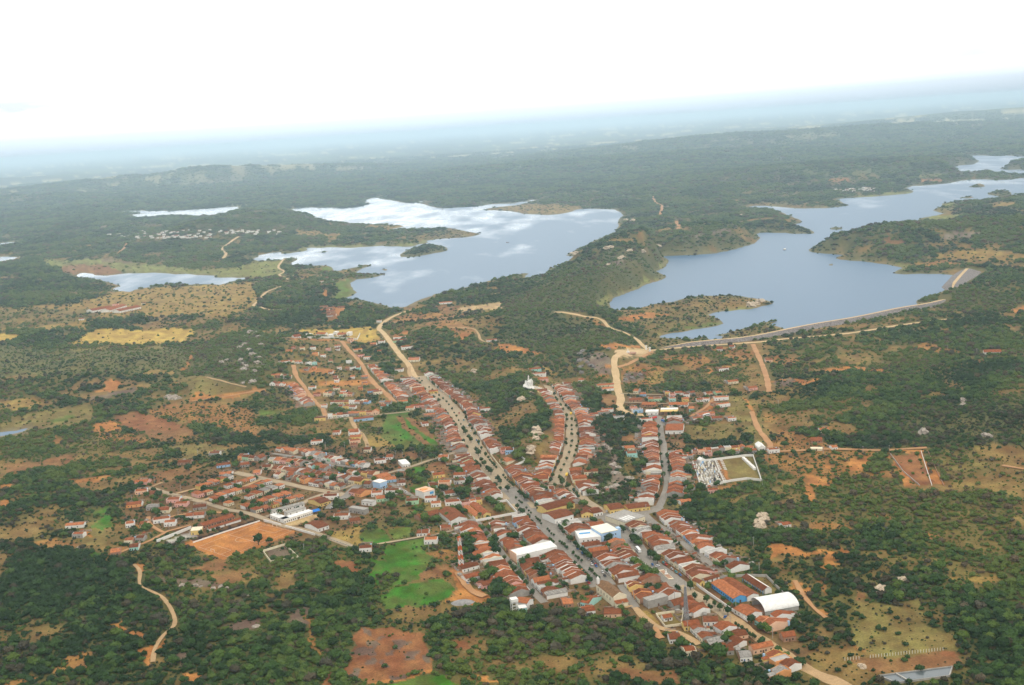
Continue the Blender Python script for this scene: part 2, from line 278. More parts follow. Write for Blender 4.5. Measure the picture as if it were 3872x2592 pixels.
LC = [
 ('ochre','K1',[(0,1230),(700,1190),(1000,1090),(1300,1050),(1700,1040),(2200,1000),(2300,1150),(2240,1230),(2000,1300),(1500,1300),(1200,1330),(700,1400),(300,1420),(-200,1440),(-200,1240)]),
 ('open','K1',[(-200,1250),(300,1230),(800,1250),(900,1300),(700,1350),(200,1400),(-200,1420)]),
 ('ochre','K1',[(250,1440),(380,1390),(720,1370),(760,1400),(640,1460)]),
 ('tan','K1',[(650,1545),(770,1450),(900,1410),(1160,1410),(1500,1400),(1740,1430),(1640,1520),(1400,1555)]),
 ('open','K1',[(1740,1430),(2150,1390),(2150,1450),(1700,1520)]),
 ('tan','K1',[(-200,1480),(0,1468),(190,1475),(150,1530),(-200,1560)]),
 ('dense','K1',[(200,1440),(550,1400),(770,1440),(720,1500),(500,1560),(150,1530)]),
 ('dense','K1',[(740,1370),(1100,1310),(1450,1290),(1740,1350),(1500,1410),(1200,1430),(1000,1400)]),
 ('pale','K1',[(350,800),(860,800),(1300,840),(1850,900),(2340,820),(2340,960),(1950,955),(1850,935),(1300,920),(1000,905),(500,880)]),
 ('mud','K1',[(880,800),(1030,795),(1200,830),(900,830)]), ('brown','K1',[(560,860),(900,840),(1100,920),(900,945),(700,930),(520,920)]),
 ('pale','K2',[(0,680),(290,670),(240,735),(290,790),(150,825),(0,830)]),
 ('pale','K2',[(430,560),(520,535),(880,535),(1290,535),(1500,500),(1580,490),(1500,530),(1290,555),(880,565),(560,565),(430,595)]),
 ('ochre','K2',[(350,430),(450,405),(620,410),(630,440),(450,455)]), ('ochre','K2',[(640,440),(780,430),(820,455),(680,470)]),
 ('open','K2',[(1350,470),(1700,400),(1800,385),(2030,440),(1900,470),(1600,475)]), ('ochre','K2',[(1050,355),(1380,365),(1250,390),(1000,375)]),
 ('ochre','K2',[(2050,215),(2340,200),(2340,225)]), ('ochre','K3',[(0,235),(200,215),(500,215),(720,240),(600,290),(400,305),(200,295),(60,270)]),
 ('grass','K2',[(600,715),(730,730),(710,770),(620,760)]), ('open','K2',[(350,760),(600,725),(650,770),(430,800)]),
 ('grass','K2',[(700,900),(780,850),(900,830),(870,900),(930,950),(830,1000),(700,1010),(780,950)]),
 ('orange','K2',[(640,930),(680,920),(670,1010),(620,1010)]), ('orange','K2',[(730,1080),(840,1080),(830,1130),(770,1190),(720,1190)]), ('brown','K2',[(620,1080),(720,1080),(740,1190),(660,1200)]),
 ('tan','K2',[(380,1310),(450,1275),(1110,1270),(1150,1390),(960,1400),(900,1360)]),
 ('orange','K2',[(300,1360),(700,1360),(960,1400),(870,1420),(800,1385),(400,1385)]),
 ('dense','K2',[(620,1000),(900,1020),(1150,1070),(1360,1090),(1200,1180),(1000,1200),(770,1180),(850,1080),(640,1060)]),
 ('dense','K2',[(200,1000),(450,960),(620,960),(600,1060),(640,1200),(300,1220),(120,1090)]),
 ('orange','K2',[(1240,1310),(1400,1300),(1450,1330),(1260,1340)]), ('orangescrub','K2',[(1230,1200),(1450,1130),(1900,1140),(1880,1170),(1500,1200),(1260,1230)]),
 ('sand','K2',[(1700,1100),(1850,1080),(2300,1040),(2300,1090),(1900,1110),(1700,1115)]), ('brown','K2',[(1640,1080),(1850,1070),(1800,1120),(1680,1130)]),
 ('sand','K2',[(2070,970),(2340,940),(2340,980),(2150,985)]), ('orangescrub','K2',[(1500,1240),(1700,1180),(1900,1230),(2000,1300),(1850,1370),(1700,1270)]),
 ('orange','K2',[(1840,1320),(1960,1300),(1940,1340),(1860,1370)]), ('orange','K2',[(2130,1450),(2200,1410),(2340,1400),(2340,1500)]), ('orange','K3',[(0,1460),(100,1455),(260,1500),(350,1540),(100,1530),(0,1525)]),
 ('mud','K2',[(1380,1060),(1660,960),(1700,965),(1480,1060),(1400,1100)]),
 ('low','K3',[(0,900),(500,800),(900,640),(1150,590),(1400,690),(1480,730),(1380,800),(1440,850),(1200,950),(960,1040),(930,1130),(1000,1180),(460,1175),(0,1130)]),
 ('low','K3',[(0,1150),(460,1180),(900,1250),(1250,1480),(800,1450),(700,1560),(0,1450)]), ('dense','K3',[(950,1260),(1200,1330),(1300,1440),(1200,1450),(1000,1320)]), ('dense','K3',[(720,1190),(980,1190),(1000,1240),(860,1240)]),
 ('pale','K3',[(930,1030),(1100,985),(1170,960),(1270,895),(1420,865),(1300,915),(1180,970),(980,1040),(900,1110),(860,1080)]), ('pale','K3',[(1440,690),(1480,730),(1430,770),(1400,760)]),
 ('orangescrub','K3',[(760,1230),(900,1270),(880,1310),(800,1300)]), ('orange','K3',[(840,1460),(1100,1465),(1230,1480),(900,1500)]),
 ('rocky','K3',[(1650,500),(1850,470),(1990,420),(2010,455),(1860,500)]), ('rocky','K3',[(1000,700),(1100,680),(1080,750),(960,760)]),
 ('open','K3',[(1130,1150),(1500,1080),(1800,1030),(2340,1060),(2340,1110),(1950,1170),(1850,1200),(1930,1260),(1800,1310),(1400,1390),(1200,1290),(1000,1230)]), ('pale','K3',[(1950,1150),(2250,1120),(2200,1150),(2000,1160)]), ('grass','K3',[(1550,1310),(1750,1290),(1940,1250),(1930,1275),(1700,1330)]),
 ('orange','K3',[(1000,1230),(1300,1170),(1500,1180),(1350,1210),(1100,1260)]), ('open','K3',[(1250,1380),(1400,1395),(1550,1420),(1800,1435),(1950,1400),(2100,1340),(2340,1290),(2340,1390),(1700,1460),(1300,1470)]),
 ('sand','K3',[(1010,1510),(1150,1500),(1300,1495),(1330,1520),(1250,1560),(990,1568)]),
 ('open','K4',[(0,555),(130,520),(400,560),(650,560),(400,580),(250,575)]), ('pale','K4',[(640,490),(900,470),(1300,430),(1350,445),(1000,475),(700,490)]), ('orange','K4',[(480,320),(700,310),(820,330),(600,335)]),
 ('pale','K4',[(1350,225),(1600,210),(1850,185),(1700,210),(1500,225)]), ('pale','K4',[(1400,295),(1560,285),(1700,300),(1500,310)]), ('orange','K4',[(1430,340),(1600,330),(1650,345),(1480,355)]),
 ('ochre','K4',[(460,80),(600,68),(830,75),(640,92)]), ('ochre','K4',[(950,70),(1200,40),(1350,50),(1100,80)]),
 ('pale','K4',[(1600,545),(1750,530),(1700,570),(1610,575)]), ('open','K4',[(1530,600),(1680,585),(1800,600),(1650,622)]), ('pale','K4',[(1430,665),(1600,645),(1830,640),(1700,680),(1500,690)]), ('grass','K4',[(1340,745),(1480,735),(1470,765),(1360,770)]),
 ('ochre','K4',[(2000,550),(2280,525),(2250,560),(2050,580)]), ('rocky','K4',[(1600,830),(1780,780),(1980,800),(1870,850),(1650,855)]), ('brown','K4',[(1090,850),(1150,830),(1310,880),(1240,910),(1110,890)]),
 ('ochre','K4',[(1560,990),(1700,960),(2000,960),(2700,980),(2700,1040),(2200,1040),(1650,1050),(1560,1060)]), ('orangescrub','K4',[(1380,1090),(1560,1040),(1850,1060),(1600,1100),(1400,1110)]), ('pale','K4',[(1150,1070),(1380,1090),(1280,1110),(1180,1155),(1300,1120)]),
 ('open','K4',[(2060,1300),(2340,1290),(2340,1330),(2100,1330)]), ('orange','K4',[(2200,1490),(2340,1440),(2700,1430),(2700,1510),(2300,1520)]), ('low','K4',[(1680,1330),(2100,1320),(2340,1400),(2150,1500),(1750,1450)]),
 ('thick','F',[(-300,2300),(1300,2280),(1500,2400),(1200,2800),(-300,2800)]),
 # left middle
 ('low','L1',[(1600,240),(1900,100),(2340,40),(2340,500),(1850,420),(1600,370)]), ('lowopen','L1',[(-200,130),(700,180),(1700,170),(1600,380),(1100,380),(500,380),(-200,420)]),
 ('olive','L1',[(600,160),(960,155),(930,180),(640,180)]), ('olive','L1',[(1170,150),(1480,145),(1400,175),(1180,175)]), ('orange','L1',[(1560,360),(1630,300),(1720,190),(1740,200),(1640,320),(1580,375)]),
 ('ochre','L1',[(1170,390),(1300,355),(1500,350),(1560,380),(1400,390),(1300,380)]), ('olive','L1',[(1480,440),(1700,400),(1850,430),(2170,510),(2000,580),(1750,570),(1650,500)]),
 ('orange','L1',[(1500,470),(1580,460),(1590,490),(1520,495)]), ('orange','L1',[(1700,600),(1740,555),(1950,585),(2340,520),(2340,550),(2000,610),(1700,625)]), ('orange','L1',[(810,530),(920,500),(920,450),(1000,420),(1070,470),(1050,520),(900,540)]),
 ('burnt','L1',[(800,600),(1000,540),(1250,490),(1200,530),(1000,580),(850,620)]), ('olive','L1',[(200,750),(500,690),(800,660),(850,760),(600,860),(300,890),(0,890),(0,830)]), ('grass','L1',[(400,800),(650,755),(680,770),(450,830)]),
 ('mud','L1',[(-200,960),(80,880),(260,850),(480,860),(250,900),(100,940),(-200,990)]), ('ochre','L1',[(0,650),(300,600),(420,560),(420,640),(250,700),(0,720)]),
 ('red','L1',[(1000,790),(1050,740),(1200,725),(1390,755),(1640,850),(1500,870),(1200,890)]), ('brown','L1',[(1200,895),(1640,850),(1800,900),(1560,980),(1400,970)]), ('brown','L1',[(990,760),(1200,720),(1250,745),(1010,810)]),
 ('orangescrub','L1',[(1290,690),(1480,650),(1800,640),(2200,700),(2300,850),(2340,870),(2340,950),(2200,960),(1900,870),(1500,760)]), ('orange','L1',[(830,850),(980,790),(1100,870),(1000,900),(860,910)]), ('orangescrub','L1',[(860,900),(1150,930),(1350,990),(1250,1010),(900,970)]),
 ('orangescrub','L1',[(450,970),(520,920),(560,990),(480,1010)]), ('brown','L1',[(0,1180),(250,1150),(580,1100),(700,1120),(550,1200),(300,1250),(0,1240)]), ('open','L1',[(560,1000),(900,960),(1000,1100),(750,1150)]), ('olive','L1',[(1200,1180),(1500,1020),(1800,1010),(2080,1060),(1750,1110),(1480,1180),(1250,1210)]),
 ('dense','L1',[(1650,860),(1900,830),(2340,960),(2340,1090),(2100,1080),(1900,1000)]), ('dense','L1',[(1000,1080),(1300,1030),(1600,1080),(1560,1180),(1100,1250),(1000,1200)]),
 ('brown','L1',[(1120,1370),(1340,1250),(1640,1190),(1840,1170),(1600,1300),(1430,1340),(1300,1370)]), ('olive','L1',[(1370,1390),(1440,1340),(1900,1270),(1940,1310),(1730,1400),(1560,1440),(1400,1420)]),
 ('red','L1',[(1300,1390),(1320,1370),(1400,1320),(1340,1390)]),
 ('dense','L1',[(0,1280),(500,1200),(1000,1230),(1200,1350),(1180,1450),(900,1500),(1000,1568),(0,1568)]), ('orange','L1',[(0,1370),(150,1360),(130,1400),(0,1410)]), ('orange','L1',[(0,1500),(100,1490),(90,1540),(0,1560)]), ('orange','L1',[(780,1290),(980,1280),(900,1320),(640,1340)]),
 ('dense','L1',[(560,450),(750,410),(900,450),(850,530),(600,500)]), ('dense','L1',[(300,580),(560,560),(790,580),(780,640),(550,670),(350,640)]), ('dense','L1',[(820,680),(1000,640),(1250,640),(1250,700),(960,780),(830,770)]),
 # lower left
 ('dense','L2',[(-300,350),(700,380),(900,470),(1130,540),(1300,700),(1400,760),(1350,900),(900,1000),(-300,1100)]), ('thick','L2',[(-300,950),(900,1000),(1300,1000),(1200,1300),(700,1568),(-300,1700)]),
 ('open','L2',[(300,150),(560,130),(650,200),(500,230),(350,220)]), ('orangescrub','L2',[(240,360),(450,310),(700,380),(450,410),(250,390)]), ('olive','L2',[(600,270),(800,230),(1050,260),(1000,380),(800,380),(650,340)]), ('green','L2',[(800,80),(950,30),(960,70),(880,110),(980,140),(1040,190),(900,240),(820,200),(870,140)]), ('orange','L2',[(700,260),(760,250),(800,300),(700,310)]), ('green','L2',[(780,430),(900,460),(880,500),(790,500)]),
 ('orangescrub','L2',[(860,480),(950,420),(1000,400),(1100,370),(1200,330),(1080,420),(960,520)]), ('orangescrub','L2',[(1050,350),(1400,200),(1640,180),(1600,120),(1280,130),(1100,200),(1300,260),(1250,300)]),
 ('orange','L2',[(1120,540),(1220,560),(1250,600),(1160,610)]), ('brown','L2',[(1550,560),(1800,500),(1900,490),(1880,550),(1700,600),(1560,600)]), ('brown','L2',[(1700,640),(2050,590),(2130,620),(2080,700),(1800,700)]), ('burnt','L2',[(1300,650),(1700,680),(2100,720),(2340,760),(2300,800),(1900,740),(1550,720),(1330,690)]),
 ('orange','L2',[(1220,1240),(1340,1210),(1400,1150),(1400,1210),(1340,1290),(1340,1390),(1290,1390),(1270,1300)]), ('orange','L2',[(970,1080),(1060,1030),(1100,1100),(1200,1130),(1250,1200),(1180,1170),(1050,1120)]), ('orangescrub','L2',[(650,1300),(800,1310),(740,1450),(560,1480),(400,1480)]), ('burnt','L2',[(1560,1280),(1660,1250),(1620,1400),(1560,1400)]), ('burnt','L2',[(1950,1050),(2250,1000),(2220,1090),(2000,1120)]), ('orange','L2',[(1500,1440),(1660,1480),(1640,1530),(1560,1520)]), ('orangescrub','L2',[(0,1520),(330,1490),(300,1540),(0,1568)]),
 # lower middle
 ('green','L5',[(1000,300),(1040,130),(1150,150),(1160,60),(1450,10),(1470,50),(1570,130),(1540,220),(1450,330),(1250,370),(1100,390),(1000,330)]), ('green','L5',[(1070,480),(1200,390),(1450,370),(1700,330),(1830,430),(1790,500),(1650,540),(1400,560),(1100,590)]), ('low','L5',[(1080,330),(1150,250),(1230,280),(1220,350),(1120,390)]),
 ('orangescrub','L5',[(1520,90),(1700,60),(1780,110),(1720,200),(1570,120)]), ('brown','L5',[(1460,290),(1560,210),(1720,200),(1780,240),(1710,300),(1470,350)]), ('orange','L5',[(1720,250),(1860,240),(1880,330),(2000,430),(2100,490),(2000,560),(1900,590),(1720,560),(1700,540),(1830,500),(1850,430),(1780,340)]),
 ('red','L5',[(820,850),(930,740),(1150,760),(1400,790),(1480,930),(1650,1080),(1600,1130),(1400,1150),(1200,1240),(1080,1270),(960,1180),(810,1120),(870,980)]), ('orange','L5',[(1060,1270),(1200,1230),(1550,1130),(1900,1150),(2343,1270),(2100,1250),(1800,1180),(1500,1180),(1250,1250)]), ('green','L5',[(1250,1270),(1450,1190),(1700,1200),(1760,1260),(1740,1400),(1250,1400)]),
 ('burnt','L5',[(300,650),(430,560),(520,700),(400,800),(290,730)]), ('orangescrub','L5',[(430,650),(520,660),(540,830),(640,1000),(560,960),(480,800)]), ('red','L5',[(370,80),(560,90),(560,140),(420,150)]), ('red','L5',[(620,240),(800,170),(950,200),(900,280),(750,270)]), ('red','L5',[(740,1400),(700,1150),(780,1130),(800,1400)]), ('orange','L5',[(1660,890),(1830,910),(1780,960),(1680,940)]),
 ('dense','L5',[(1280,560),(1750,560),(2000,580),(2343,600),(2343,1250),(1950,1100),(1650,1050),(1500,900),(1480,760),(1650,700)]), ('dense','L5',[(100,40),(400,0),(700,60),(760,220),(1000,300),(1000,500),(900,750),(400,560),(0,600),(-300,400),(60,200)]), ('dense','L5',[(340,0),(740,-10),(740,50),(400,90)]),
 ('ochre','B',[(560,1260),(700,1160),(960,1140),(1010,1200),(930,1330),(1000,1400),(700,1380)]), ('green','B',[(950,1320),(1020,1220),(1230,1190),(1320,1300),(1300,1380),(1100,1410)]), ('green','B',[(1010,960),(1250,870),(1500,780),(1680,960),(1600,1040),(1350,1000),(1100,1120),(1010,1080)]), ('grass','B',[(1330,1210),(1600,1190),(1580,1290),(1350,1340)]),
 ('green','B',[(1240,1440),(1500,1340),(1750,1310),(1760,1390),(1500,1480),(1300,1500)]), ('green','B',[(1450,700),(1650,650),(1900,560),(1910,650),(1700,730),(1500,760)]), ('green','B',[(1600,440),(1750,420),(1770,480),(1580,540)]), ('brown','B',[(1750,420),(1900,350),(2100,330),(2100,470),(1850,500),(1780,470)]),
 ('brown','B',[(1350,280),(1640,230),(1680,330),(1450,320)]), ('olive','B',[(1030,0),(1340,0),(1260,170),(1050,190)]), ('green','H',[(1600,1170),(1880,1130),(1950,1250),(2200,1420),(2300,1568),(1900,1560),(1600,1450),(1560,1300)]), ('grass','H',[(1390,1450),(1600,1400),(1900,1500),(2300,1568),(1800,1620),(1500,1600)]), ('brown','H',[(1720,1200),(1800,1190),(1900,1330),(2180,1540),(2100,1560),(1850,1360)]), ('brown','H',[(1840,1200),(1930,1200),(2180,1380),(2240,1500),(2050,1390)]), ('olive','H',[(1280,1250),(1540,1200),(1560,1330),(1420,1340)]), ('ochre','H',[(1330,1460),(1500,1420),(1700,1568),(1400,1600)]),
 ('open','H',[(680,1290),(1130,1220),(1220,1400),(1000,1568),(880,1400)]), ('orangescrub','H',[(880,1400),(1050,1380),(1020,1440),(900,1470)]),
 ('open','H',[(340,220),(1060,230),(1300,560),(1700,1000),(1640,1130),(830,1190),(700,900),(440,540),(280,400)]), ('orange','H',[(480,600),(800,570),(980,600),(950,640),(620,640)]), ('orange','H',[(760,760),(1380,710),(1420,760),(1050,810),(740,800)]), ('orange','H',[(350,750),(480,740),(420,800),(0,880),(0,850),(250,820)]), ('orangescrub','H',[(690,480),(750,450),(760,530),(700,540)]), ('ochre','H',[(640,690),(830,690),(820,740),(680,740)]), ('orange','H',[(680,880),(900,850),(900,890),(700,920)]),
 ('dense','H',[(0,1180),(500,1100),(800,1080),(790,1300),(700,1350),(820,1450),(700,1568),(100,1500),(0,1400)]), ('grass','H',[(0,1120),(200,1100),(370,1120),(80,1190),(0,1190)]), ('dense','H',[(860,1060),(1130,1080),(1120,1140),(900,1150)]), ('dense','H',[(1640,1060),(1930,1030),(1930,1130),(1560,1150)]), ('dense','H',[(1240,920),(1450,920),(1500,990),(1220,980)]), ('dense','H',[(1470,540),(1700,560),(1800,700),(1780,760),(1600,740),(1550,630)]),
 # statue ridge and slopes
 ('dense','I',[(650,320),(900,240),(1200,120),(1420,240),(1640,400),(1720,560),(1790,700),(1700,900),(1690,1100),(1600,1350),(1380,1200),(1150,1000),(1100,850),(1000,700),(950,560),(1000,480)]), ('olive','I',[(600,560),(900,500),(1100,430),(1060,480),(900,540),(620,590)]), ('burnt','I',[(1000,720),(1050,800),(980,900),(830,760)]), ('low','I',[(650,180),(850,150),(1000,210),(900,250),(700,240)]), ('olive','I',[(1660,220),(1850,160),(1940,240),(1750,300)]), ('ochre','I',[(1640,20),(1760,60),(1840,120),(1800,160),(1690,90)]), ('olive','I',[(1190,1160),(1340,1150),(1400,1230),(1280,1280),(1200,1260)]), ('dense','I',[(1880,260),(2100,230),(2300,300),(2200,650),(2050,480),(1950,350)]), ('sand','I',[(1500,270),(1640,290),(1700,330),(1600,350)]),
 ('dense','J',[(0,700),(280,820),(320,1000),(280,1130),(130,1120),(0,1020)]), ('dense','J',[(150,1160),(480,1130),(560,1200),(700,1180),(820,1160),(760,1280),(600,1260),(600,1330),(580,1480),(200,1480),(240,1300)]), ('dense','J',[(1080,740),(1300,680),(1560,700),(1690,660),(1680,720),(1400,790),(1100,770)]), ('dense','J',[(1690,730),(1800,700),(1950,780),(2200,800),(2300,900),(1900,820)]), ('brown','J',[(290,860),(450,830),(520,930),(500,1010),(400,1000),(300,950)]),
 ('rocky','J',[(0,340),(350,300),(440,420),(440,560),(350,620),(150,500)]), ('orange','J',[(270,210),(520,215),(820,230),(780,260),(500,250),(300,240)]), ('orange','J',[(270,610),(380,580),(420,590),(340,635)]), ('orange','J',[(360,480),(430,440),(440,520),(380,510)]),
 ('orangescrub','J',[(540,540),(800,440),(1050,480),(1130,530),(1100,700),(900,740),(700,720),(560,700)]), ('burnt','J',[(580,580),(850,560),(860,640),(640,700),(570,680)]), ('ochre','J',[(880,560),(1100,560),(1120,680),(900,690)]), ('olive','J',[(520,390),(800,370),(700,420),(540,500)]), ('orange','J',[(520,500),(900,330),(960,310),(1000,300),(920,345),(700,430),(540,510)]), ('orange','J',[(1100,390),(1450,410),(1750,540),(1730,560),(1450,430),(1110,405)]), ('orange','J',[(1540,680),(1620,590),(1720,530),(1760,560),(1640,640),(1570,700)]), ('orange','J',[(1820,520),(1860,490),(2010,450),(2020,470),(1900,510),(1840,550)]), ('orangescrub','J',[(1000,340),(1600,340),(1800,450),(1500,560),(1300,400)]), ('open','J',[(1200,640),(1650,580),(2000,640),(1700,740),(1560,690)]), ('orangescrub','J',[(1640,240),(1900,250),(2300,300),(2150,420),(1800,360)]),
 ('town','J',[(600,860),(1100,830),(1850,820),(1960,980),(1750,1180),(1300,1120),(800,1100),(620,980)]), ('orange','J',[(1380,1180),(1650,1000),(1740,880),(1780,1000),(1600,1090),(1520,1120)]), ('olive','J',[(1900,880),(2130,850),(2335,1200),(2335,1400),(2200,1350),(1950,1150)]), ('orange','J',[(2100,870),(2140,880),(2240,1100),(2335,1280),(2335,1340),(2200,1130)]), ('olive','J',[(1370,1240),(1950,1210),(2100,1400),(1900,1480),(1450,1490),(1400,1400)]), ('dense','J',[(1340,1180),(1950,1160),(2100,1200),(2000,1250),(1960,1215),(1400,1230)]), ('brown','J',[(1130,1380),(1340,1390),(1400,1490),(1330,1568),(1140,1568)]), ('brown','J',[(590,1360),(780,1340),(830,1420),(620,1440)]),
 ('dense','D',[(690,80),(900,120),(1300,90),(1440,90),(1400,170),(1000,180),(720,120)]), ('dense','D',[(1400,0),(1650,0),(1750,170),(1600,190)]), ('olive','D',[(1580,0),(1720,20),(1800,150),(1760,220)]),
 # right side
 ('olive','L3',[(0,930),(80,1050),(170,1240),(0,1200)]), ('orangescrub','L3',[(150,440),(420,460),(400,520),(180,500)]), ('orange','L3',[(150,650),(300,640),(560,630),(570,680),(440,690),(300,650),(170,690)]), ('burnt','L3',[(190,660),(340,640),(380,690),(230,710)]), ('orange','L3',[(590,560),(800,540),(1100,560),(1240,600),(1000,570),(700,570)]), ('orange','L3',[(700,590),(840,680),(780,700),(700,640)]), ('open','L3',[(780,430),(1100,440),(1200,540),(900,540)]), ('orangescrub','L3',[(1260,360),(1540,340),(1850,420),(1600,420),(1350,385)]), ('orangescrub','L3',[(1900,470),(2010,470),(1980,520),(1900,520)]), ('orangescrub','L3',[(100,930),(200,920),(200,1000),(110,1030)]),
 ('dense','L3',[(950,220),(1500,150),(2334,90),(2700,90),(2700,380),(2000,400),(1700,350),(1200,320)]), ('dense','L3',[(150,900),(500,820),(700,580),(1100,600),(1600,650),(2334,500),(2700,500),(2700,1000),(2000,1050),(1500,1060),(1200,1240),(850,1220),(500,1120),(230,1060)]), ('low','L3',[(1300,900),(2334,750),(2334,1200),(1500,1230),(1250,1100)]), ('orangescrub','L3',[(210,1090),(400,1090),(560,1140),(700,1060),(560,1060),(640,1230),(900,1240),(1060,1260),(160,1270)]), ('orangescrub','L3',[(100,1280),(1090,1260),(1060,1400),(1250,1420),(1200,1500),(800,1440),(700,1568),(500,1568),(300,1420),(150,1350)]), ('orange','L3',[(840,1320),(1060,1310),(1050,1400),(880,1420)]), ('orange','L3',[(480,1470),(600,1480),(700,1568),(520,1568)]), ('orange','L3',[(640,1380),(700,1380),(690,1470)]),
 ('red','L3',[(1190,1280),(1450,1262),(1545,1568),(1440,1568),(1300,1440),(1230,1350)]), ('orange','L3',[(1290,1245),(1490,1240),(1640,1568),(1555,1568),(1470,1265),(1300,1265)]), ('orange','L3',[(1170,1290),(1240,1370),(1430,1568),(1330,1568),(1200,1360)]),
 ('open','L3',[(1700,1250),(2000,1280),(2334,1400),(2334,1568),(1750,1568),(1600,1350)]), ('dense','L3',[(1080,1280),(1150,1280),(1180,1400),(1100,1450),(1000,1420)]),
 ('orangescrub','L4',[(500,160),(600,150),(850,170),(830,220),(560,220)]), ('orange','L4',[(115,360),(250,358),(450,400),(600,420),(560,450),(440,470),(280,440),(200,470)]), ('orange','L4',[(600,440),(720,440),(760,480),(700,570),(620,560)]), ('orange','L4',[(720,380),(860,440),(830,460),(720,410)]), ('orange','L4',[(360,670),(420,690),(480,820),(430,810)]), ('orange','L4',[(560,920),(650,990),(620,1000),(540,930)]), ('orangescrub','L4',[(560,660),(650,650),(600,800),(560,760)]), ('orangescrub','L4',[(1060,100),(1200,110),(1200,150),(1090,140)]), ('orangescrub','L4',[(1500,280),(1620,280),(1560,330),(1520,330)]),
 ('open','L4',[(1650,230),(2100,200),(2200,420),(1950,440),(1700,420)]), ('open','L4',[(1400,470),(1000,480),(990,620),(1100,650),(1350,590),(1650,650),(2050,700),(2150,600),(1800,500)]), ('ochre','L4',[(1640,640),(1800,640),(2150,640),(2100,700),(1700,680)]), ('dense','L4',[(950,200),(1300,220),(1500,330),(1450,460),(1000,450),(900,330)]), ('dense','L4',[(700,500),(1060,480),(1080,570),(900,600)]), ('dense','L4',[(1100,630),(1400,590),(1650,530),(1640,660),(1700,700),(1600,760),(1100,700)]), ('dense','L4',[(640,640),(920,660),(920,720),(700,700)]), ('dense','L4',[(940,720),(1400,720),(1450,820),(1300,870),(1010,860)]),
 ('olive','L4',[(830,900),(950,780),(1010,860),(1300,880),(1450,800),(1560,770),(1450,900),(1440,1000),(1600,1120),(1730,1150),(1700,1260),(1200,1310),(900,1270),(820,1100),(1000,980)]), ('orangescrub','L4',[(850,1180),(1000,1250),(950,1270),(860,1240)]), ('brown','L4',[(900,760),(950,780),(930,840),(870,820)]),
 ('dense','L4',[(280,900),(500,920),(650,1000),(850,1100),(830,1230),(600,1270),(380,1200),(380,1000)]), ('brown','L4',[(780,1350),(1550,1290),(1720,1310),(1780,1380),(1200,1470),(960,1420)]), ('red','L4',[(1560,1280),(1660,1290),(1680,1330),(1590,1330)]), ('dense','L4',[(1450,800),(1800,700),(2700,650),(2700,1700),(1900,1568),(1700,1300),(1750,1150),(1500,1050)]), ('dense','L4',[(540,1400),(900,1380),(1000,1480),(1080,1568),(800,1568)]), ('scrub','L4',[(280,1200),(500,1230),(650,1350),(600,1400),(400,1290)]),
 ('dense','D',[(560,960),(860,700),(1100,660),(1700,640),(2000,800),(2300,1100),(2300,1500),(1700,1400),(1100,1400),(800,1200),(700,1100)]), ('orange','D',[(1700,1400),(1900,1390),(2200,1450),(2100,1530),(1800,1500)]), ('orange','D',[(2180,700),(2260,600),(2330,900),(2250,860)]), ('brown','D',[(750,370),(800,370),(900,680),(860,680)]), ('orangescrub','D',[(880,720),(1070,690),(1350,620),(1360,680),(1200,740),(960,740)]), ('olive','D',[(400,930),(640,870),(900,840),(860,900),(500,960)]),
 ('burnt','L5',[(870,950),(960,930),(1060,960),(1090,1010),(980,1010),(880,1000)]),
 ('burnt','L5',[(980,1050),(1060,1020),(1140,1050),(1130,1080),(1000,1080)]),
 ('burnt','L5',[(1090,840),(1150,830),(1160,870),(1100,880)]),
 ('burnt','L5',[(1010,890),(1100,880),(1150,930),(1080,960),(1020,930)]),
 ('burnt','L5',[(1180,1050),(1230,1040),(1240,1110),(1190,1110)]),
 ('burnt','L5',[(1200,900),(1290,880),(1340,930),(1250,960)]),
 ('burnt','L5',[(1350,980),(1420,970),(1430,1020),(1360,1030)]),
 ('burnt','L5',[(1190,980),(1240,960),(1260,1000),(1200,1010)]),
 ('burnt','L5',[(1260,1180),(1320,1160),(1330,1210),(1260,1215)]),
 ('burnt','L5',[(930,1110),(1010,1110),(1020,1160),(930,1170)]),
 ('burnt','L5',[(1500,950),(1560,1000),(1560,1060),(1490,1020)]),
 ('burnt','L5',[(930,740),(1000,770),(990,830),(930,800)]),
 # towns' own ground
 ('town','V',[(640,1020),(880,1020),(930,1060),(940,1180),(800,1210),(620,1260),(480,1240),(280,1190),(280,1130),(480,1070)]),
 ('town','V',[(960,860),(1030,870),(1120,1000),(1250,1110),(1320,1080),(1300,1150),(1480,1170),(1560,1250),(1680,1330),(1830,1420),(1860,1540),(1700,1470),(1540,1440),(1400,1410),(1180,1390),(1060,1310),(1070,1230),(1050,1150),(1000,1000)]),
 ('town','V',[(1245,880),(1300,880),(1360,1000),(1340,1080),(1240,1100),(1270,1000)]), ('town','V',[(1470,960),(1560,960),(1560,1120),(1480,1170),(1470,1060)]),
 ('dense','C',[(560,0),(1000,0),(1170,100),(1200,280),(1050,480),(900,440),(740,320)]), ('low','C',[(1680,400),(1900,100),(2100,300),(2250,600),(2335,800),(1900,900),(1650,780),(1800,600)]), ('rocky','C',[(1850,120),(1990,140),(2060,480),(2200,600),(2050,720),(1950,700),(2000,450)]), ('dense','C',[(1750,0),(2100,0),(2050,100),(1850,200)]),
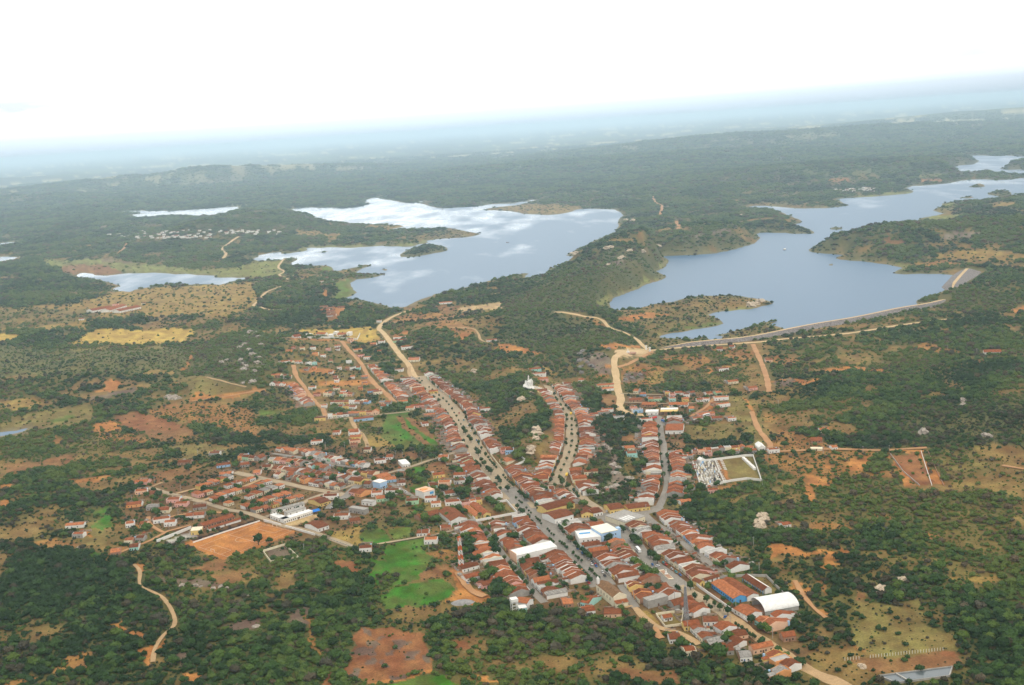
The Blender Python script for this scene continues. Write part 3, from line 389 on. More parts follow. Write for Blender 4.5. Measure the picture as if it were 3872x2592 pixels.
 ('olive','G',[(560,740),(880,720),(900,830),(680,880)]), ('ochre','G',[(300,700),(420,700),(640,900),(820,960),(680,1000),(560,920),(400,800)]), ('dense','G',[(0,810),(200,830),(560,930),(640,1080),(900,1180),(1200,1250),(1500,1330),(1950,1400),(2150,1500),(2150,1750),(0,1750)]), ('brown','G',[(60,1380),(400,1400),(780,1400),(830,1540),(500,1568),(100,1470)]), ('green','G',[(0,1330),(60,1380),(150,1500),(0,1568)]), ('dense','G',[(1800,680),(2250,640),(2328,900),(2200,1000),(2000,900)]), ('dense','E',[(0,800),(600,830),(1000,880),(1250,860),(1700,800),(2000,940),(2335,1000),(2335,1700),(0,1700)]), ('red','E',[(180,1230),(400,1250),(450,1330),(200,1350)]), ('dense','E',[(360,20),(520,60),(560,250),(450,280),(360,250)]), ('dense','E',[(560,480),(820,380),(880,600),(980,840),(700,760),(680,640)]),
 ('olive','C',[(500,890),(640,870),(770,1000),(640,1050),(460,1050)]), ('brown','C',[(400,950),(520,960),(620,1040),(460,1050)]), ('olive','C',[(20,1160),(250,1140),(200,1200),(30,1220)]),
 ('pitch','A',[(860,1390),(1870,1110),(2340,1240),(1900,1430),(1410,1590),(1240,1540),(1060,1450)]), ('court','A',[(660,1370),(1000,1240),(1110,1290),(770,1390)]), ('black','A',[(1010,1340),(1180,1290),(1800,1095),(1860,1105),(1040,1365)]), ('burnt','A',[(1930,1500),(2170,1440),(2250,1540),(1990,1600)]), ('sand','A',[(2170,1110),(2335,1060),(2335,1160),(2250,1150)]), ('sand','B',[(0,1130),(400,1010),(420,1080),(150,1150),(0,1170)]),
 ('grave','D',[(800,370),(1070,340),(1190,630),(900,690)]), ('brown','D',[(1080,330),(1170,325),(1250,600),(1190,625)]), ('olive','D',[(1170,330),(1500,290),(1550,420),(1600,460),(1660,590),(1480,570),(1270,600),(1240,540)]), ('orange','D',[(1190,480),(1240,470),(1280,590),(1250,600)]),
 ('olive','G',[(1630,320),(1830,320),(2020,510),(1900,540),(1850,470)]), ('brown','G',[(1200,470),(1440,610),(1300,600)]),
]
U_, V_ = project(GX, GY, GZ)
pj = np.clip(1.3 - rad / 6000, 0.25, 1.0) * 1150 / np.maximum(rad, 600)      # how many pixels the ragged edge is worth, in metres terms
wob_u = ((fbm(GX / 16, GY / 16, 61, 3) - .5) * 26 + (fbm(GX / 60, GY / 60, 62, 2) - .5) * 30) * 3.9 * pj
wob_v = ((fbm(GX / 16, GY / 16, 64, 3) - .5) * 26 + (fbm(GX / 60, GY / 60, 65, 2) - .5) * 30) * 1.5 * pj
 
SHARP = {'court', 'black', 'grave'}
soil = np.tile(np.array(LT['scrub'][0]), (GX.size, 1)); dens = LT['scrub'][1] + .30 * sstep(rad, 2200, 3200); low = np.zeros(GX.size)
for typ, tile, pts in LC:
    ring = px(tile, pts); k = 0.0 if typ in SHARP else (0.25 if tile in 'ABCDEGHIJ' else 0.6)
    if typ == 'pitch': k = 0.05
    m = inside(U_ + wob_u * k, V_ + wob_v * k, ring)
    soil[m] = LT[typ][0]; dens[m] = LT[typ][1]; low[m] = 1.0 if typ in ('low', 'lowopen') else (.5 if typ in ('open', 'olive', 'orangescrub') else 0)
# patchiness of the scrub itself
n1 = fbm(GX / 45, GY / 45, 71, 4); n2 = fbm(GX / 170, GY / 170, 75, 3); n3 = fbm(GX / 9, GY / 9, 77, 2)
wild = (dens > 0.24)
patch = sstep(n1 * 0.65 + n2 * 0.35, 0.52, 0.68) * wild * np.where(dens > .8, 0.45, 1.0) * (1 - .75 * low)
dens = np.where(wild, np.clip(dens * (0.80 + 0.45 * (1 - n1)), 0, 1) * (1 - 0.8 * patch), dens)
orange_ = np.array([.290, .180, .085])
soil = soil * (1 - 0.6 * patch[:, None]) + orange_ * 0.6 * patch[:, None]
lush = ((dens < .05) & (soil[:, 1] > soil[:, 0] * 1.2))[:, None] * sstep(fbm(GX / 22, GY / 30, 95, 4), .46, .62)[:, None] * .55
soil = soil * (1 - lush) + np.array([.150, .150, .055]) * lush
mot = (dens < .4)[:, None] * (fbm(GX / 13, GY / 17, 97, 4)[:, None] - .5)
soil = soil * (1 + mot * np.array([1.0, 1.1, .9])) + np.clip(mot, 0, 1) * np.array([-.05, .02, 0]) + np.clip(-mot, 0, 1) * np.array([.06, .0, -.01])
lum = soil.mean(1, keepdims=True); soil = lum + (soil - lum) * 1.18; soil = np.clip(soil, .008, 1) * 0.82
soil *= (0.78 + 0.44 * n3)[:, None] * (0.86 + 0.28 * fbm(GX / 25, GY / 25, 79, 3))[:, None]
# undergrowth takes over the soil where the scrub is thick
ug = np.array([.070, .092, .034]); w = np.clip(dens * 1.0 - 0.18, 0, 0.8)[:, None] * np.where(wild, 1, 0)[:, None]
soil = soil * (1 - w) + ug * w
# beyond the reach of single trees the canopy itself becomes the ground colour, with dry clearings
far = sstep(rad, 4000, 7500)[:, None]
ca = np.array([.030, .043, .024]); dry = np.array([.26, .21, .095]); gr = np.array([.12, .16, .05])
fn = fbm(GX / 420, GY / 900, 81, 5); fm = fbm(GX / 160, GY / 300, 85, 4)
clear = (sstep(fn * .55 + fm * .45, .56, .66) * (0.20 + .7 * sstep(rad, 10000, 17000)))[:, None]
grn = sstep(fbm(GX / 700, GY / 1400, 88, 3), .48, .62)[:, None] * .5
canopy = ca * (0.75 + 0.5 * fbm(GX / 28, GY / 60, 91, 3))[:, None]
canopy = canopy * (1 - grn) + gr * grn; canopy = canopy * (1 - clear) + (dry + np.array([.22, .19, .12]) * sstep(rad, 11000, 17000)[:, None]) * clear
isopen = (1 - np.clip(dens / 0.3, 0, 1))[:, None] * np.where((V_ > 660) & (rad < 12000), 1, 0)[:, None]
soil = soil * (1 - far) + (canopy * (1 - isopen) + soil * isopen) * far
# wet rim along the shores
rim = (sstep(-SDn, -16, -1) * (SDn > -30))[:, None] * 0.55
soil = soil * (1 - rim) + np.array([.23, .20, .11]) * rim
dens = np.where(SDn < 3, 0, dens)
dens = np.where(rad > 19500, 0, np.where(rad > 7000, np.clip(.92 - 1.5 * clear[:, 0], 0, 1) * (1 - .6 * sstep(rad, 12000, 19000)), dens) * (SDn > 3))
dens = np.where((rad > 2600) & (rad < 9000), dens * (.35 + .65 * sstep(SDn, 4, 60)), dens)
DG = dens.reshape(len(rr), NAZ); LG = low.reshape(len(rr), NAZ)

def node_mat(name):
    m = bpy.data.materials.new(name); m.use_nodes = True
    nt = m.node_tree; b = nt.nodes['Principled BSDF']
    b.inputs['Specular IOR Level'].default_value = 0.15; b.inputs['Roughness'].default_value = 0.9
    return m, nt, b
def noise(nt, scale, detail=3.0, rough=0.6, vec=None):
    n = nt.nodes.new('ShaderNodeTexNoise'); n.inputs['Scale'].default_value = scale
    n.inputs['Detail'].default_value = detail; n.inputs['Roughness'].default_value = rough
    if vec: nt.links.new(vec, n.inputs['Vector'])
    return n.outputs['Fac']
def math_n(nt, op, a, b=None, c=None):
    n = nt.nodes.new('ShaderNodeMath'); n.operation = op
    for i, v in enumerate((a, b, c)):
        if v is None: continue
        if isinstance(v, (int, float)): n.inputs[i].default_value = v
        else: nt.links.new(v, n.inputs[i])
    return n.outputs[0]
def maprange(nt, v, a, b, c, d):
    n = nt.nodes.new('ShaderNodeMapRange'); nt.links.new(v, n.inputs[0])
    for i, k in enumerate((a, b, c, d)): n.inputs[i + 1].default_value = k
    return n.outputs[0]
def scale_col(nt, col, fac):
    n = nt.nodes.new('ShaderNodeVectorMath'); n.operation = 'SCALE'
    if isinstance(col, tuple): n.inputs[0].default_value = col[:3]
    else: nt.links.new(col, n.inputs[0])
    nt.links.new(fac, n.inputs['Scale']); return n.outputs[0]
def mix_col(nt, fac, a, b):
    n = nt.nodes.new('ShaderNodeMixRGB')
    for i, v in ((0, fac), (1, a), (2, b)):
        if isinstance(v, (int, float)): n.inputs[i].default_value = v
        elif isinstance(v, tuple): n.inputs[i].default_value = (*v[:3], 1)
        else: nt.links.new(v, n.inputs[i])
    return n.outputs[0]
def geo_pos(nt): return nt.nodes.new('ShaderNodeNewGeometry').outputs['Position']

gm, nt, b = node_mat('ground')
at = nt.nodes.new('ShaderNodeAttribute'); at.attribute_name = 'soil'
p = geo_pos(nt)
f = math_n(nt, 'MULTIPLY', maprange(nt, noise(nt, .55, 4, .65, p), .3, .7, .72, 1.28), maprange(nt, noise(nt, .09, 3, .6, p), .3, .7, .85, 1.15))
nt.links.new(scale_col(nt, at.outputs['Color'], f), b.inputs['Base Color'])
bmp = nt.nodes.new('ShaderNodeBump'); bmp.inputs['Strength'].default_value = 0.5; bmp.inputs['Distance'].default_value = 0.8
nt.links.new(noise(nt, .8, 4, .6, p), bmp.inputs['Height']); nt.links.new(bmp.outputs[0], b.inputs['Normal'])
b.inputs['Specular IOR Level'].default_value = 0.05
nr, nc = len(rr), NAZ
I, J = np.meshgrid(np.arange(nr - 1), np.arange(nc - 1), indexing='ij')
q = np.stack([I * nc + J, I * nc + J + 1, (I + 1) * nc + J + 1, (I + 1) * nc + J], -1).reshape(-1, 4)
def grid_mesh(name, V, Q, mat, col=None, smooth=True):
    me = bpy.data.meshes.new(name)
    me.vertices.add(len(V)); me.vertices.foreach_set('co', V.astype(np.float32).ravel())
    me.loops.add(Q.size); me.loops.foreach_set('vertex_index', Q.astype(np.int32).ravel())
    me.polygons.add(len(Q)); me.polygons.foreach_set('loop_start', np.arange(0, Q.size, Q.shape[1], dtype=np.int32))
    me.polygons.foreach_set('use_smooth', np.full(len(Q), smooth))
    me.update(calc_edges=True)
    if col is not None:
        a = me.attributes.new('soil', 'FLOAT_COLOR', 'POINT')
        a.data.foreach_set('color', np.column_stack([col, np.ones(len(col))]).astype(np.float32).ravel())
    me.materials.append(mat)
    o = bpy.data.objects.new(name, me); COL.objects.link(o); return o
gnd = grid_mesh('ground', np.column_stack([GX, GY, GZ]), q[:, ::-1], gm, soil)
tag(gnd, kind='structure')

# ------------------------------------------------------------------ water
wm, nt, b = node_mat('water')
p = geo_pos(nt)
b.inputs['Base Color'].default_value = (.060, .135, .235, 1); b.inputs['IOR'].default_value = 1.33; b.inputs['Specular IOR Level'].default_value = 0.5
mp = nt.nodes.new('ShaderNodeMapping'); nt.links.new(p, mp.inputs['Vector']); mp.inputs['Scale'].default_value = (1 / 160, 1 / 420, 1)
mp.inputs['Rotation'].default_value = (0, 0, .5)
calm = noise(nt, 1.0, 5, .6, mp.outputs[0])
sx = nt.nodes.new('ShaderNodeSeparateXYZ'); nt.links.new(p, sx.inputs[0])
# sheltered water lies smoother in the far western arms than on the open reaches
arm = math_n(nt, 'ADD', maprange(nt, sx.outputs[1], 3600, 5600, -.10, .12), maprange(nt, sx.outputs[0], -900, 500, .12, -.12))
rgh = maprange(nt, math_n(nt, 'ADD', calm, arm), .46, .74, .46, .15)
nt.links.new(rgh, b.inputs['Roughness'])
bmp = nt.nodes.new('ShaderNodeBump'); bmp.inputs['Strength'].default_value = 0.25; bmp.inputs['Distance'].default_value = 1.0
nt.links.new(noise(nt, .12, 4, .65, p), bmp.inputs['Height']); nt.links.new(bmp.outputs[0], b.inputs['Normal'])
taken = set(); CELL = 30.0
for nm, rs in LW.items():
    a = np.concatenate(rs); x0, y0 = a.min(0) - 40; x1, y1 = a.max(0) + 40
    gx, gy = np.meshgrid(np.arange(math.floor(x0 / CELL), math.ceil(x1 / CELL) + 1), np.arange(math.floor(y0 / CELL), math.ceil(y1 / CELL) + 1))
    gx, gy = gx.ravel(), gy.ravel(); wx, wy = (gx + .5) * CELL, (gy + .5) * CELL
    ins = np.zeros(wx.shape, bool)
    for r in rs[:1] + (rs[1:] if nm == 'inlet' else []): ins |= inside(wx, wy, r)
    near = np.abs(shore_dist(wx, wy)) < 34
    da = np.full(wx.shape, 1e9)
    for r in rs:
        for k in range(0, len(r), 1):
            A, B = r[k - 1], r[k]; n = max(1, int(np.hypot(*(B - A)) / 25))
            for t in range(n):
                P = A + (B - A) * t / n; da = np.minimum(da, (wx - P[0]) ** 2 + (wy - P[1]) ** 2)
    keep = ins | (near & (da < 50 ** 2))
    vid, vv, ff = {}, [], []
    for i_, j_ in zip(gx[keep], gy[keep]):
        if (i_, j_) in taken: continue
        taken.add((i_, j_)); f = []
        for c in ((i_, j_), (i_ + 1, j_), (i_ + 1, j_ + 1), (i_, j_ + 1)):
            if c not in vid: vid[c] = len(vv); vv.append((c[0] * CELL, c[1] * CELL, 0))
            f.append(vid[c])
        ff.append(f)
    o = mesh_obj(nm, vv, ff, [wm]); tag(o, kind='structure')
# ------------------------------------------------------------------ what is built over: a 2 m raster that keeps trees off roads and houses
MX0, MY0, MC, MW, MH = -2200.0, 550.0, 2.0, 1950, 2900
MASK = np.zeros((MW, MH), bool)
def stamp(x, y, r):
    i0, i1 = int((x - r - MX0) / MC), int((x + r - MX0) / MC) + 1; j0, j1 = int((y - r - MY0) / MC), int((y + r - MY0) / MC) + 1
    if i1 < 0 or j1 < 0 or i0 >= MW or j0 >= MH: return
    MASK[max(i0, 0):i1, max(j0, 0):j1] = True
def masked(x, y):
    i = ((x - MX0) / MC).astype(int); j = ((y - MY0) / MC).astype(int)
    ok = (i >= 0) & (i < MW) & (j >= 0) & (j < MH)
    r = np.zeros(x.shape, bool); r[ok] = MASK[i[ok], j[ok]]; return r

# ------------------------------------------------------------------ roads and streets
def road_mat(name, c1, c2, sc):
    m, nt, b = node_mat(name); p = geo_pos(nt)
    f = maprange(nt, noise(nt, sc, 4, .65, p), .32, .68, 0, 1)
    c = mix_col(nt, f, c1, c2)
    c = scale_col(nt, c, maprange(nt, noise(nt, .9, 3, .6, p), .3, .7, .82, 1.18))
    nt.links.new(c, b.inputs['Base Color']); return m
M_COB = road_mat('cobbles', (.205, .188, .165), (.290, .262, .225), .035)
M_CBS = road_mat('sandy_cobbles', (.300, .245, .170), (.420, .320, .205), .04)
M_SAND = road_mat('sand_track', (.48, .34, .18), (.60, .43, .24), .05)
M_DIRT = road_mat('orange_dirt', (.38, .20, .092), (.48, .265, .125), .05)
M_TRACK = road_mat('brown_track', (.36, .24, .125), (.48, .32, .17), .06)
def smooth_line(P, step):
    P = np.asarray(P)
    Q = np.vstack([2 * P[0] - P[1], P, 2 * P[-1] - P[-2]]); out = []
    for i in range(1, len(Q) - 2):
        n = max(2, int(np.hypot(*(Q[i + 1] - Q[i])[:2]) / step))
        for k in range(n):
            t = k / n
            out.append(.5 * ((2 * Q[i]) + (Q[i + 1] - Q[i - 1]) * t + (2 * Q[i - 1] - 5 * Q[i] + 4 * Q[i + 1] - Q[i + 2]) * t * t + (-Q[i - 1] + 3 * Q[i] - 3 * Q[i + 1] + Q[i + 2]) * t ** 3))
    out.append(P[-1]); return np.array(out)
NR = [0]
def road(name, width, mat, *parts, step=6.0):
    P = np.concatenate([gp(t, p) for t, p in parts])[:, :2]
    L = smooth_line(P, step)
    T = np.gradient(L, axis=0); T /= np.maximum(np.hypot(T[:, 0], T[:, 1]), 1e-6)[:, None]
    Nn = np.column_stack([-T[:, 1], T[:, 0]])
    wj = width * (0.5 + .10 * (fbm(L[:, 0] / 14, L[:, 1] / 14, 40 + NR[0], 2) - .5) * (0.4 if mat is M_COB else (3.6 if mat in (M_DIRT, M_TRACK) else 2.2)))
    NR[0] += 1; off = 0.30 + 0.018 * NR[0]
    vv, ff = [], []
    for k in range(5):
        s = (k - 2) / 2.0; p = L + Nn * (wj * s)[:, None]
        vv.append(np.column_stack([p, grid_lookup(HG, p[:, 0], p[:, 1]) + off - (0.25 if abs(s) == 1 else 0)]))
    n = len(L); vv = np.concatenate(vv)
    for k in range(4):
        for i in range(n - 1): ff.append((k * n + i, k * n + i + 1, (k + 1) * n + i + 1, (k + 1) * n + i))
    o = mesh_obj(name, vv.tolist(), ff, [mat], smooth=True); tag(o, kind='structure')
    for x, y in smooth_line(L, 2.0): stamp(x, y, width / 2 + (.5 if y < 1700 else 3.5))
    return L
road('main_street', 24, M_CBS, ('I', [(70,150),(250,330),(400,470),(520,600),(620,760),(700,900),(790,1060),(900,1250)]), ('C', [(440,440),(560,600),(700,760),(900,960)]))
MAIN = road('main_street', 23, M_COB, ('C', [(640,690),(900,960),(1100,1150),(1300,1350),(1480,1530)]), ('E', [(1850,250),(2050,440),(2140,560)]))
road('street', 7, M_COB, ('C', [(180,1000),(350,1200),(480,1350)]), ('E', [(900,200),(1100,400),(1250,620),(1400,770)]))
road('street', 16, M_CBS, ('I', [(1710,270),(1830,450),(1920,580),(1990,700),(2010,850),(2000,1000),(1980,1150)]), ('C', [(1390,380),(1330,540),(1270,650)]))
road('street', 9, M_CBS, ('C', [(1330,590),(1450,680),(1560,760),(1700,880),(1850,970),(1960,1080)]))
road('street', 18, M_COB, ('C', [(1900,1010),(2100,1230),(2250,1400)]), ('G', [(350,20),(470,150),(650,280),(800,400),(900,470)]))
road('street', 12, M_CBS, ('G', [(840,420),(950,500),(1200,640),(1400,790)]))
road('dirt_road', 11, M_TRACK, ('G', [(1370,765),(1600,930),(1800,1060),(2000,1190),(2330,1400)]), ('F', [(3186,2592),(3270,2640)]))
road('street', 9, M_COB, ('D', [(180,1020),(330,1150),(560,1270),(800,1480)]), ('G', [(1100,100),(1200,190),(1310,270)]))
road('street', 13, M_COB, ('C', [(1260,1160),(1560,1095),(1880,1045)]), ('D', [(-160,1010),(0,1000),(200,1000),(330,950),(380,930)]))
road('street', 8, M_COB, ('D', [(330,1000),(370,940),(420,830),(470,700),(480,580),(450,450),(440,300),(430,130)]), ('J', [(1080,1430),(1070,1350),(1050,1230)]))
road('street', 14, M_COB, ('J', [(1050,1240),(1060,1170),(960,1110),(850,1095)]))
road('dirt_road', 11, M_SAND, ('J', [(900,1110),(700,1090),(590,1055),(540,1000),(560,900),(520,780),(500,620),(480,500),(480,400),(540,340),(700,315),(860,295),(1000,285),(1300,255),(1700,225),(2335,180)]), ('L3', [(300,300),(820,255),(1300,180),(1700,130)]))
road('roundabout', 26, M_SAND, ('J', [(560,330),(620,315),(700,312),(780,310),(870,300)]))
road('dirt_road', 7, M_SAND, ('J', [(900,280),(850,240),(760,150),(640,80),(420,0)]), ('K3', [(870,1240),(700,1210),(460,1175)]))
road('dirt_road', 6, M_DIRT, ('J', [(520,505),(700,435),(900,330),(960,300)]))
road('dirt_road', 10, M_SAND, ('I', [(70,150)]), ('H', [(1960,680),(1880,530),(1790,430),(1700,310),(1620,200),(1550,120)]), ('K2', [(1130,1270),(1170,1220),(1260,1165),(1400,1110)]))
road('dirt_road', 8, M_TRACK, ('H', [(1900,560),(1900,640),(1935,700)]), ('I', [(60,260)]))
road('dirt_road', 6, M_TRACK, ('K2', [(1210,1225),(1500,1195),(1850,1165),(2150,1135)]))
road('path', 5, M_TRACK, ('K2', [(1760,1260),(1850,1265),(1960,1275),(2010,1320),(2030,1370),(2100,1400)]))
road('path', 5, M_TRACK, ('H', [(1300,530),(1550,505),(1760,470)]))
road('dirt_road', 8, M_DIRT, ('H', [(1040,240),(1120,340),(1220,440),(1300,540),(1370,670),(1470,790),(1600,900),(1720,1030)]))
road('dirt_road', 7, M_DIRT, ('H', [(350,200),(700,210),(1040,240)]))
road('dirt_road', 7, M_DIRT, ('H', [(430,540),(470,680),(560,800),(640,920),(720,1020),(800,1090),(840,1200)]))
road('path', 4, M_DIRT, ('L1', [(2340,525),(2170,555),(2000,590),(1700,630)]))
road('dirt_road', 6, M_TRACK, ('H', [(1150,1200),(1220,1340),(1310,1430),(1370,1560)]), ('B', [(1030,140),(1035,210)]))
road('street', 5, M_CBS, ('H', [(830,1225),(1100,1215),(1500,1170),(1900,1130)]))
road('street', 11, M_CBS, ('A', [(1560,495),(1780,545),(2335,665)]), ('B', [(300,700),(560,745),(800,800)]))
road('street', 8, M_CBS, ('A', [(480,690),(680,750),(1000,830),(1250,900),(1480,970),(1700,1005),(1900,1070),(2160,1170)]), ('B', [(300,1240),(640,1360),(850,1440)]))
road('path', 6, M_TRACK, ('A', [(820,765),(1070,700)])); road('street', 6, M_TRACK, ('A', [(1160,850),(1560,720),(1880,590)]))
road('street', 7, M_CBS, ('A', [(1950,1060),(2335,930)]), ('B', [(340,820),(560,750)]))
road('street', 6, M_CBS, ('B', [(600,740),(760,690),(1000,595),(1300,505),(1600,420),(1800,350),(2130,250)]))
road('street', 7, M_COB, ('A', [(2040,260),(2335,300)]), ('B', [(300,325),(700,410),(960,440)]))
road('street', 7, M_COB, ('A', [(1900,420),(2335,450)]), ('B', [(60,445),(480,490),(900,580)]))
road('street', 6, M_COB, ('B', [(1330,640),(1500,740),(1650,830)])); road('street', 11, M_COB, ('B', [(560,960),(600,900),(760,800),(880,690),(1000,600)]))
road('path', 4, M_DIRT, ('A', [(470,1060),(500,1160),(650,1250),(720,1240),(1000,1165)])); road('path', 4, M_DIRT, ('A', [(90,1520),(280,1440),(470,1370),(700,1250)])); road('path', 4, M_DIRT, ('A', [(750,1060),(900,1030),(1200,1000),(1400,1010)]))
road('street', 6, M_TRACK, ('E', [(2130,590),(2330,830)]), ('G', [(280,660),(400,780),(560,900),(800,970),(950,1040),(1060,1110)])); road('street', 7, M_COB, ('G', [(150,420),(240,560),(320,680)]))
road('path', 5, M_DIRT, ('G', [(550,910),(570,990),(620,1040)])); road('dirt_road', 7, M_DIRT, ('E', [(310,390),(360,480),(430,570),(500,640),(650,700)]))
road('path', 3.6, M_TRACK, ('L2', [(1150,540),(1200,600),(1200,720),(1300,770),(1400,830),(1480,950),(1495,1060),(1400,1150),(1330,1260),(1310,1380)]))
road('path', 6, M_DIRT, ('D', [(1700,30),(1780,150),(1750,220)])); road('path', 7, M_DIRT, ('L3', [(0,930),(60,1080),(150,1200),(160,1265)])); road('dirt_road', 8, M_DIRT, ('L3', [(10,350),(80,500),(130,640),(150,760)]))
road('dirt_road', 6, M_DIRT, ('L3', [(100,1275),(400,1262),(700,1250),(1100,1260),(1500,1238)])); road('path', 4, M_DIRT, ('L4', [(370,680),(440,800),(540,920),(640,1000)])); road('path', 5, M_DIRT, ('L3', [(2150,1390),(2334,1420)]))
road('dirt_road', 11, M_SAND, ('K1', [(2110,600),(2050,640),(1965,710),(2000,750),(1960,810)]), step=15); road('dirt_road', 7, M_SAND, ('K2', [(290,660),(240,730),(290,770),(250,800),(330,840)]), step=10)
road('dirt_road', 7, M_SAND, ('K2', [(270,900),(140,950),(70,1020),(20,1080),(120,1100),(270,1112)]), step=10); road('path', 12, M_DIRT, ('K3', [(1330,140),(1350,200),(1405,230),(1410,260),(1390,320)]), step=20); road('path', 10, M_DIRT, ('K3', [(1540,370),(1560,410),(1540,440)]), step=20)
road('path', 9, M_DIRT, ('K1', [(1120,660),(1100,700),(1040,750)]), step=20); road('path', 3.5, M_TRACK, ('A', [(520,680),(640,630)])); road('path', 4, M_TRACK, ('L1', [(1830,420),(2000,465),(2180,510)]))
road('street', 4, M_CBS, ('B', [(1060,1425),(1400,1370),(1750,1310),(1900,1290),(2200,1210)])); road('street', 4, M_CBS, ('J', [(560,840),(800,850),(1100,855)])); road('street', 4, M_CBS, ('J', [(600,950),(1000,965),(1300,960),(1720,960)])); road('path', 5, M_DIRT, ('J', [(1440,1130),(1560,1060),(1650,1000),(1740,890)]))
for nm, ring in (('cemetery', px('D', [(790,350),(1060,320),(1560,280),(1680,600),(1270,620),(900,700)])),):
    w = ground(ring)
    xs = np.arange(w[:, 0].min(), w[:, 0].max(), 2); ys = np.arange(w[:, 1].min(), w[:, 1].max(), 2)
    gx, gy = np.meshgrid(xs, ys); gx, gy = gx.ravel(), gy.ravel(); m = inside(gx, gy, w[:, :2])
    for x, y in zip(gx[m], gy[m]): stamp(x, y, 1)
# ------------------------------------------------------------------ materials of buildings
def rnd_t(nt):
    a = nt.nodes.new('ShaderNodeObjectInfo').outputs['Random']; g = nt.nodes.new('ShaderNodeNewGeometry').outputs['Random Per Island']
    return math_n(nt, 'FRACT', math_n(nt, 'ADD', a, g))
def roof_mat(name, c1, c2):
    m, nt, b = node_mat(name); p = geo_pos(nt); t = rnd_t(nt)
    b.inputs['Specular IOR Level'].default_value = .04; c = mix_col(nt, t, c1, c2)
    st = maprange(nt, noise(nt, .45, 5, .7, p), .30, .70, .52, 1.38)
    c = scale_col(nt, c, math_n(nt, 'MULTIPLY', st, maprange(nt, noise(nt, 2.2, 2, .6, p), .3, .7, .8, 1.2)))
    nt.links.new(c, b.inputs['Base Color'])
    w = nt.nodes.new('ShaderNodeTexWave'); w.inputs['Scale'].default_value = 1.6; w.inputs['Distortion'].default_value = 1.5; nt.links.new(p, w.inputs['Vector'])
    bp = nt.nodes.new('ShaderNodeBump'); bp.inputs['Strength'].default_value = .4; bp.inputs['Distance'].default_value = .1
    nt.links.new(w.outputs['Fac'], bp.inputs['Height']); nt.links.new(bp.outputs[0], b.inputs['Normal']); return m
ROOF = {'brown': roof_mat('weathered_tiles', (.150, .052, .024), (.250, .088, .040)), 'red': roof_mat('red_tiles', (.235, .074, .032), (.330, .112, .048)),
        'orange': roof_mat('new_tiles', (.340, .118, .050), (.480, .180, .078)), 'grey': roof_mat('cement_sheets', (.240, .225, .205), (.360, .340, .310))}
def wall_mat(name, c, var=.10):
    m, nt, b = node_mat(name); p = geo_pos(nt)
    f = maprange(nt, noise(nt, .35, 4, .65, p), .3, .7, 1 - var * 1.6, 1 + var)
    nt.links.new(scale_col(nt, c, f), b.inputs['Base Color']); return m
ROOF['pale'] = roof_mat('pale_sheets', (.50, .42, .36), (.72, .66, .60))
WALL = {k: wall_mat(k.replace(' ', '_') + '_plaster', c, v) for k, c, v in (('white', (.80,.78,.74), .06), ('cream', (.76,.68,.50), .08), ('grey', (.36,.34,.31), .16), ('yellow', (.76,.55,.20), .08),
        ('pink', (.74,.42,.36), .08), ('teal', (.38,.66,.60), .08), ('blue', (.34,.52,.72), .08), ('brick', (.40,.235,.155), .16), ('green', (.42,.64,.42), .08), ('peach', (.78,.50,.34), .08), ('orange', (.78,.36,.14), .08))}
DARK = wall_mat('dark_opening', (.035, .032, .030)); DOORS = [wall_mat('brown_door', (.15, .08, .045)), wall_mat('blue_door', (.10, .16, .30)), wall_mat('green_door', (.08, .17, .12)), DARK]
YARD = wall_mat('yard_wall_plaster', (.40, .31, .24), .22)
# ------------------------------------------------------------------ shapes
def box(x0, x1, y0, y1, z0, z1):
    return ([(x0,y0,z0),(x1,y0,z0),(x1,y1,z0),(x0,y1,z0),(x0,y0,z1),(x1,y0,z1),(x1,y1,z1),(x0,y1,z1)],
            [(0,3,2,1),(4,5,6,7),(0,1,5,4),(1,2,6,5),(2,3,7,6),(3,0,4,7)])
def join(*gs):
    V, Fc = [], []
    for v, f in gs:
        n = len(V); V += v; Fc += [tuple(i + n for i in q) for q in f]
    return V, Fc
def gable_x(x0, x1, y0, y1, z0, e, r, ym=None):
    """walls under a gabled roof whose ridge runs along x"""
    ym = (y0 + y1) / 2 if ym is None else ym
    return ([(x0,y0,z0),(x1,y0,z0),(x1,y1,z0),(x0,y1,z0),(x0,y0,e),(x1,y0,e),(x1,y1,e),(x0,y1,e),(x0,ym,r),(x1,ym,r)],
            [(0,1,5,4),(2,3,7,6),(1,2,6,9,5),(3,0,4,8,7),(4,5,9,8),(6,7,8,9)])
def slab(p, q, r, s, t=.16):
    """a roof plane with thickness: p-q eave, r-s ridge (same order)"""
    lo = [p, q, r, s]; return ([*lo, *[(a, b, c + t) for a, b, c in lo]], [(0,3,2,1),(4,5,6,7),(0,1,5,4),(1,2,6,5),(2,3,7,6),(3,0,4,7)])
def roof_x(x0, x1, y0, y1, e, r, o=.45, ym=None, t=.16):
    ym = (y0 + y1) / 2 if ym is None else ym; k0 = (r - e) / (ym - y0) * o; k1 = (r - e) / (y1 - ym) * o; d = .04
    return join(slab((x0, y0 - o, e - k0 + d), (x1, y0 - o, e - k0 + d), (x1, ym, r + d), (x0, ym, r + d), t), slab((x1, y1 + o, e - k1 + d), (x0, y1 + o, e - k1 + d), (x0, ym + .004, r + d), (x1, ym + .004, r + d), t))
def swap(g):
    v, f = g; return [(y, x, z) for x, y, z in v], [tuple(reversed(q)) for q in f]
def roof_y(x0, x1, y0, y1, e, r, o=.45, t=.16): return swap(roof_x(y0, y1, x0, x1, e, r, o, None, t))
def gable_y(x0, x1, y0, y1, z0, e, r): return swap(gable_x(y0, y1, x0, x1, z0, e, r))
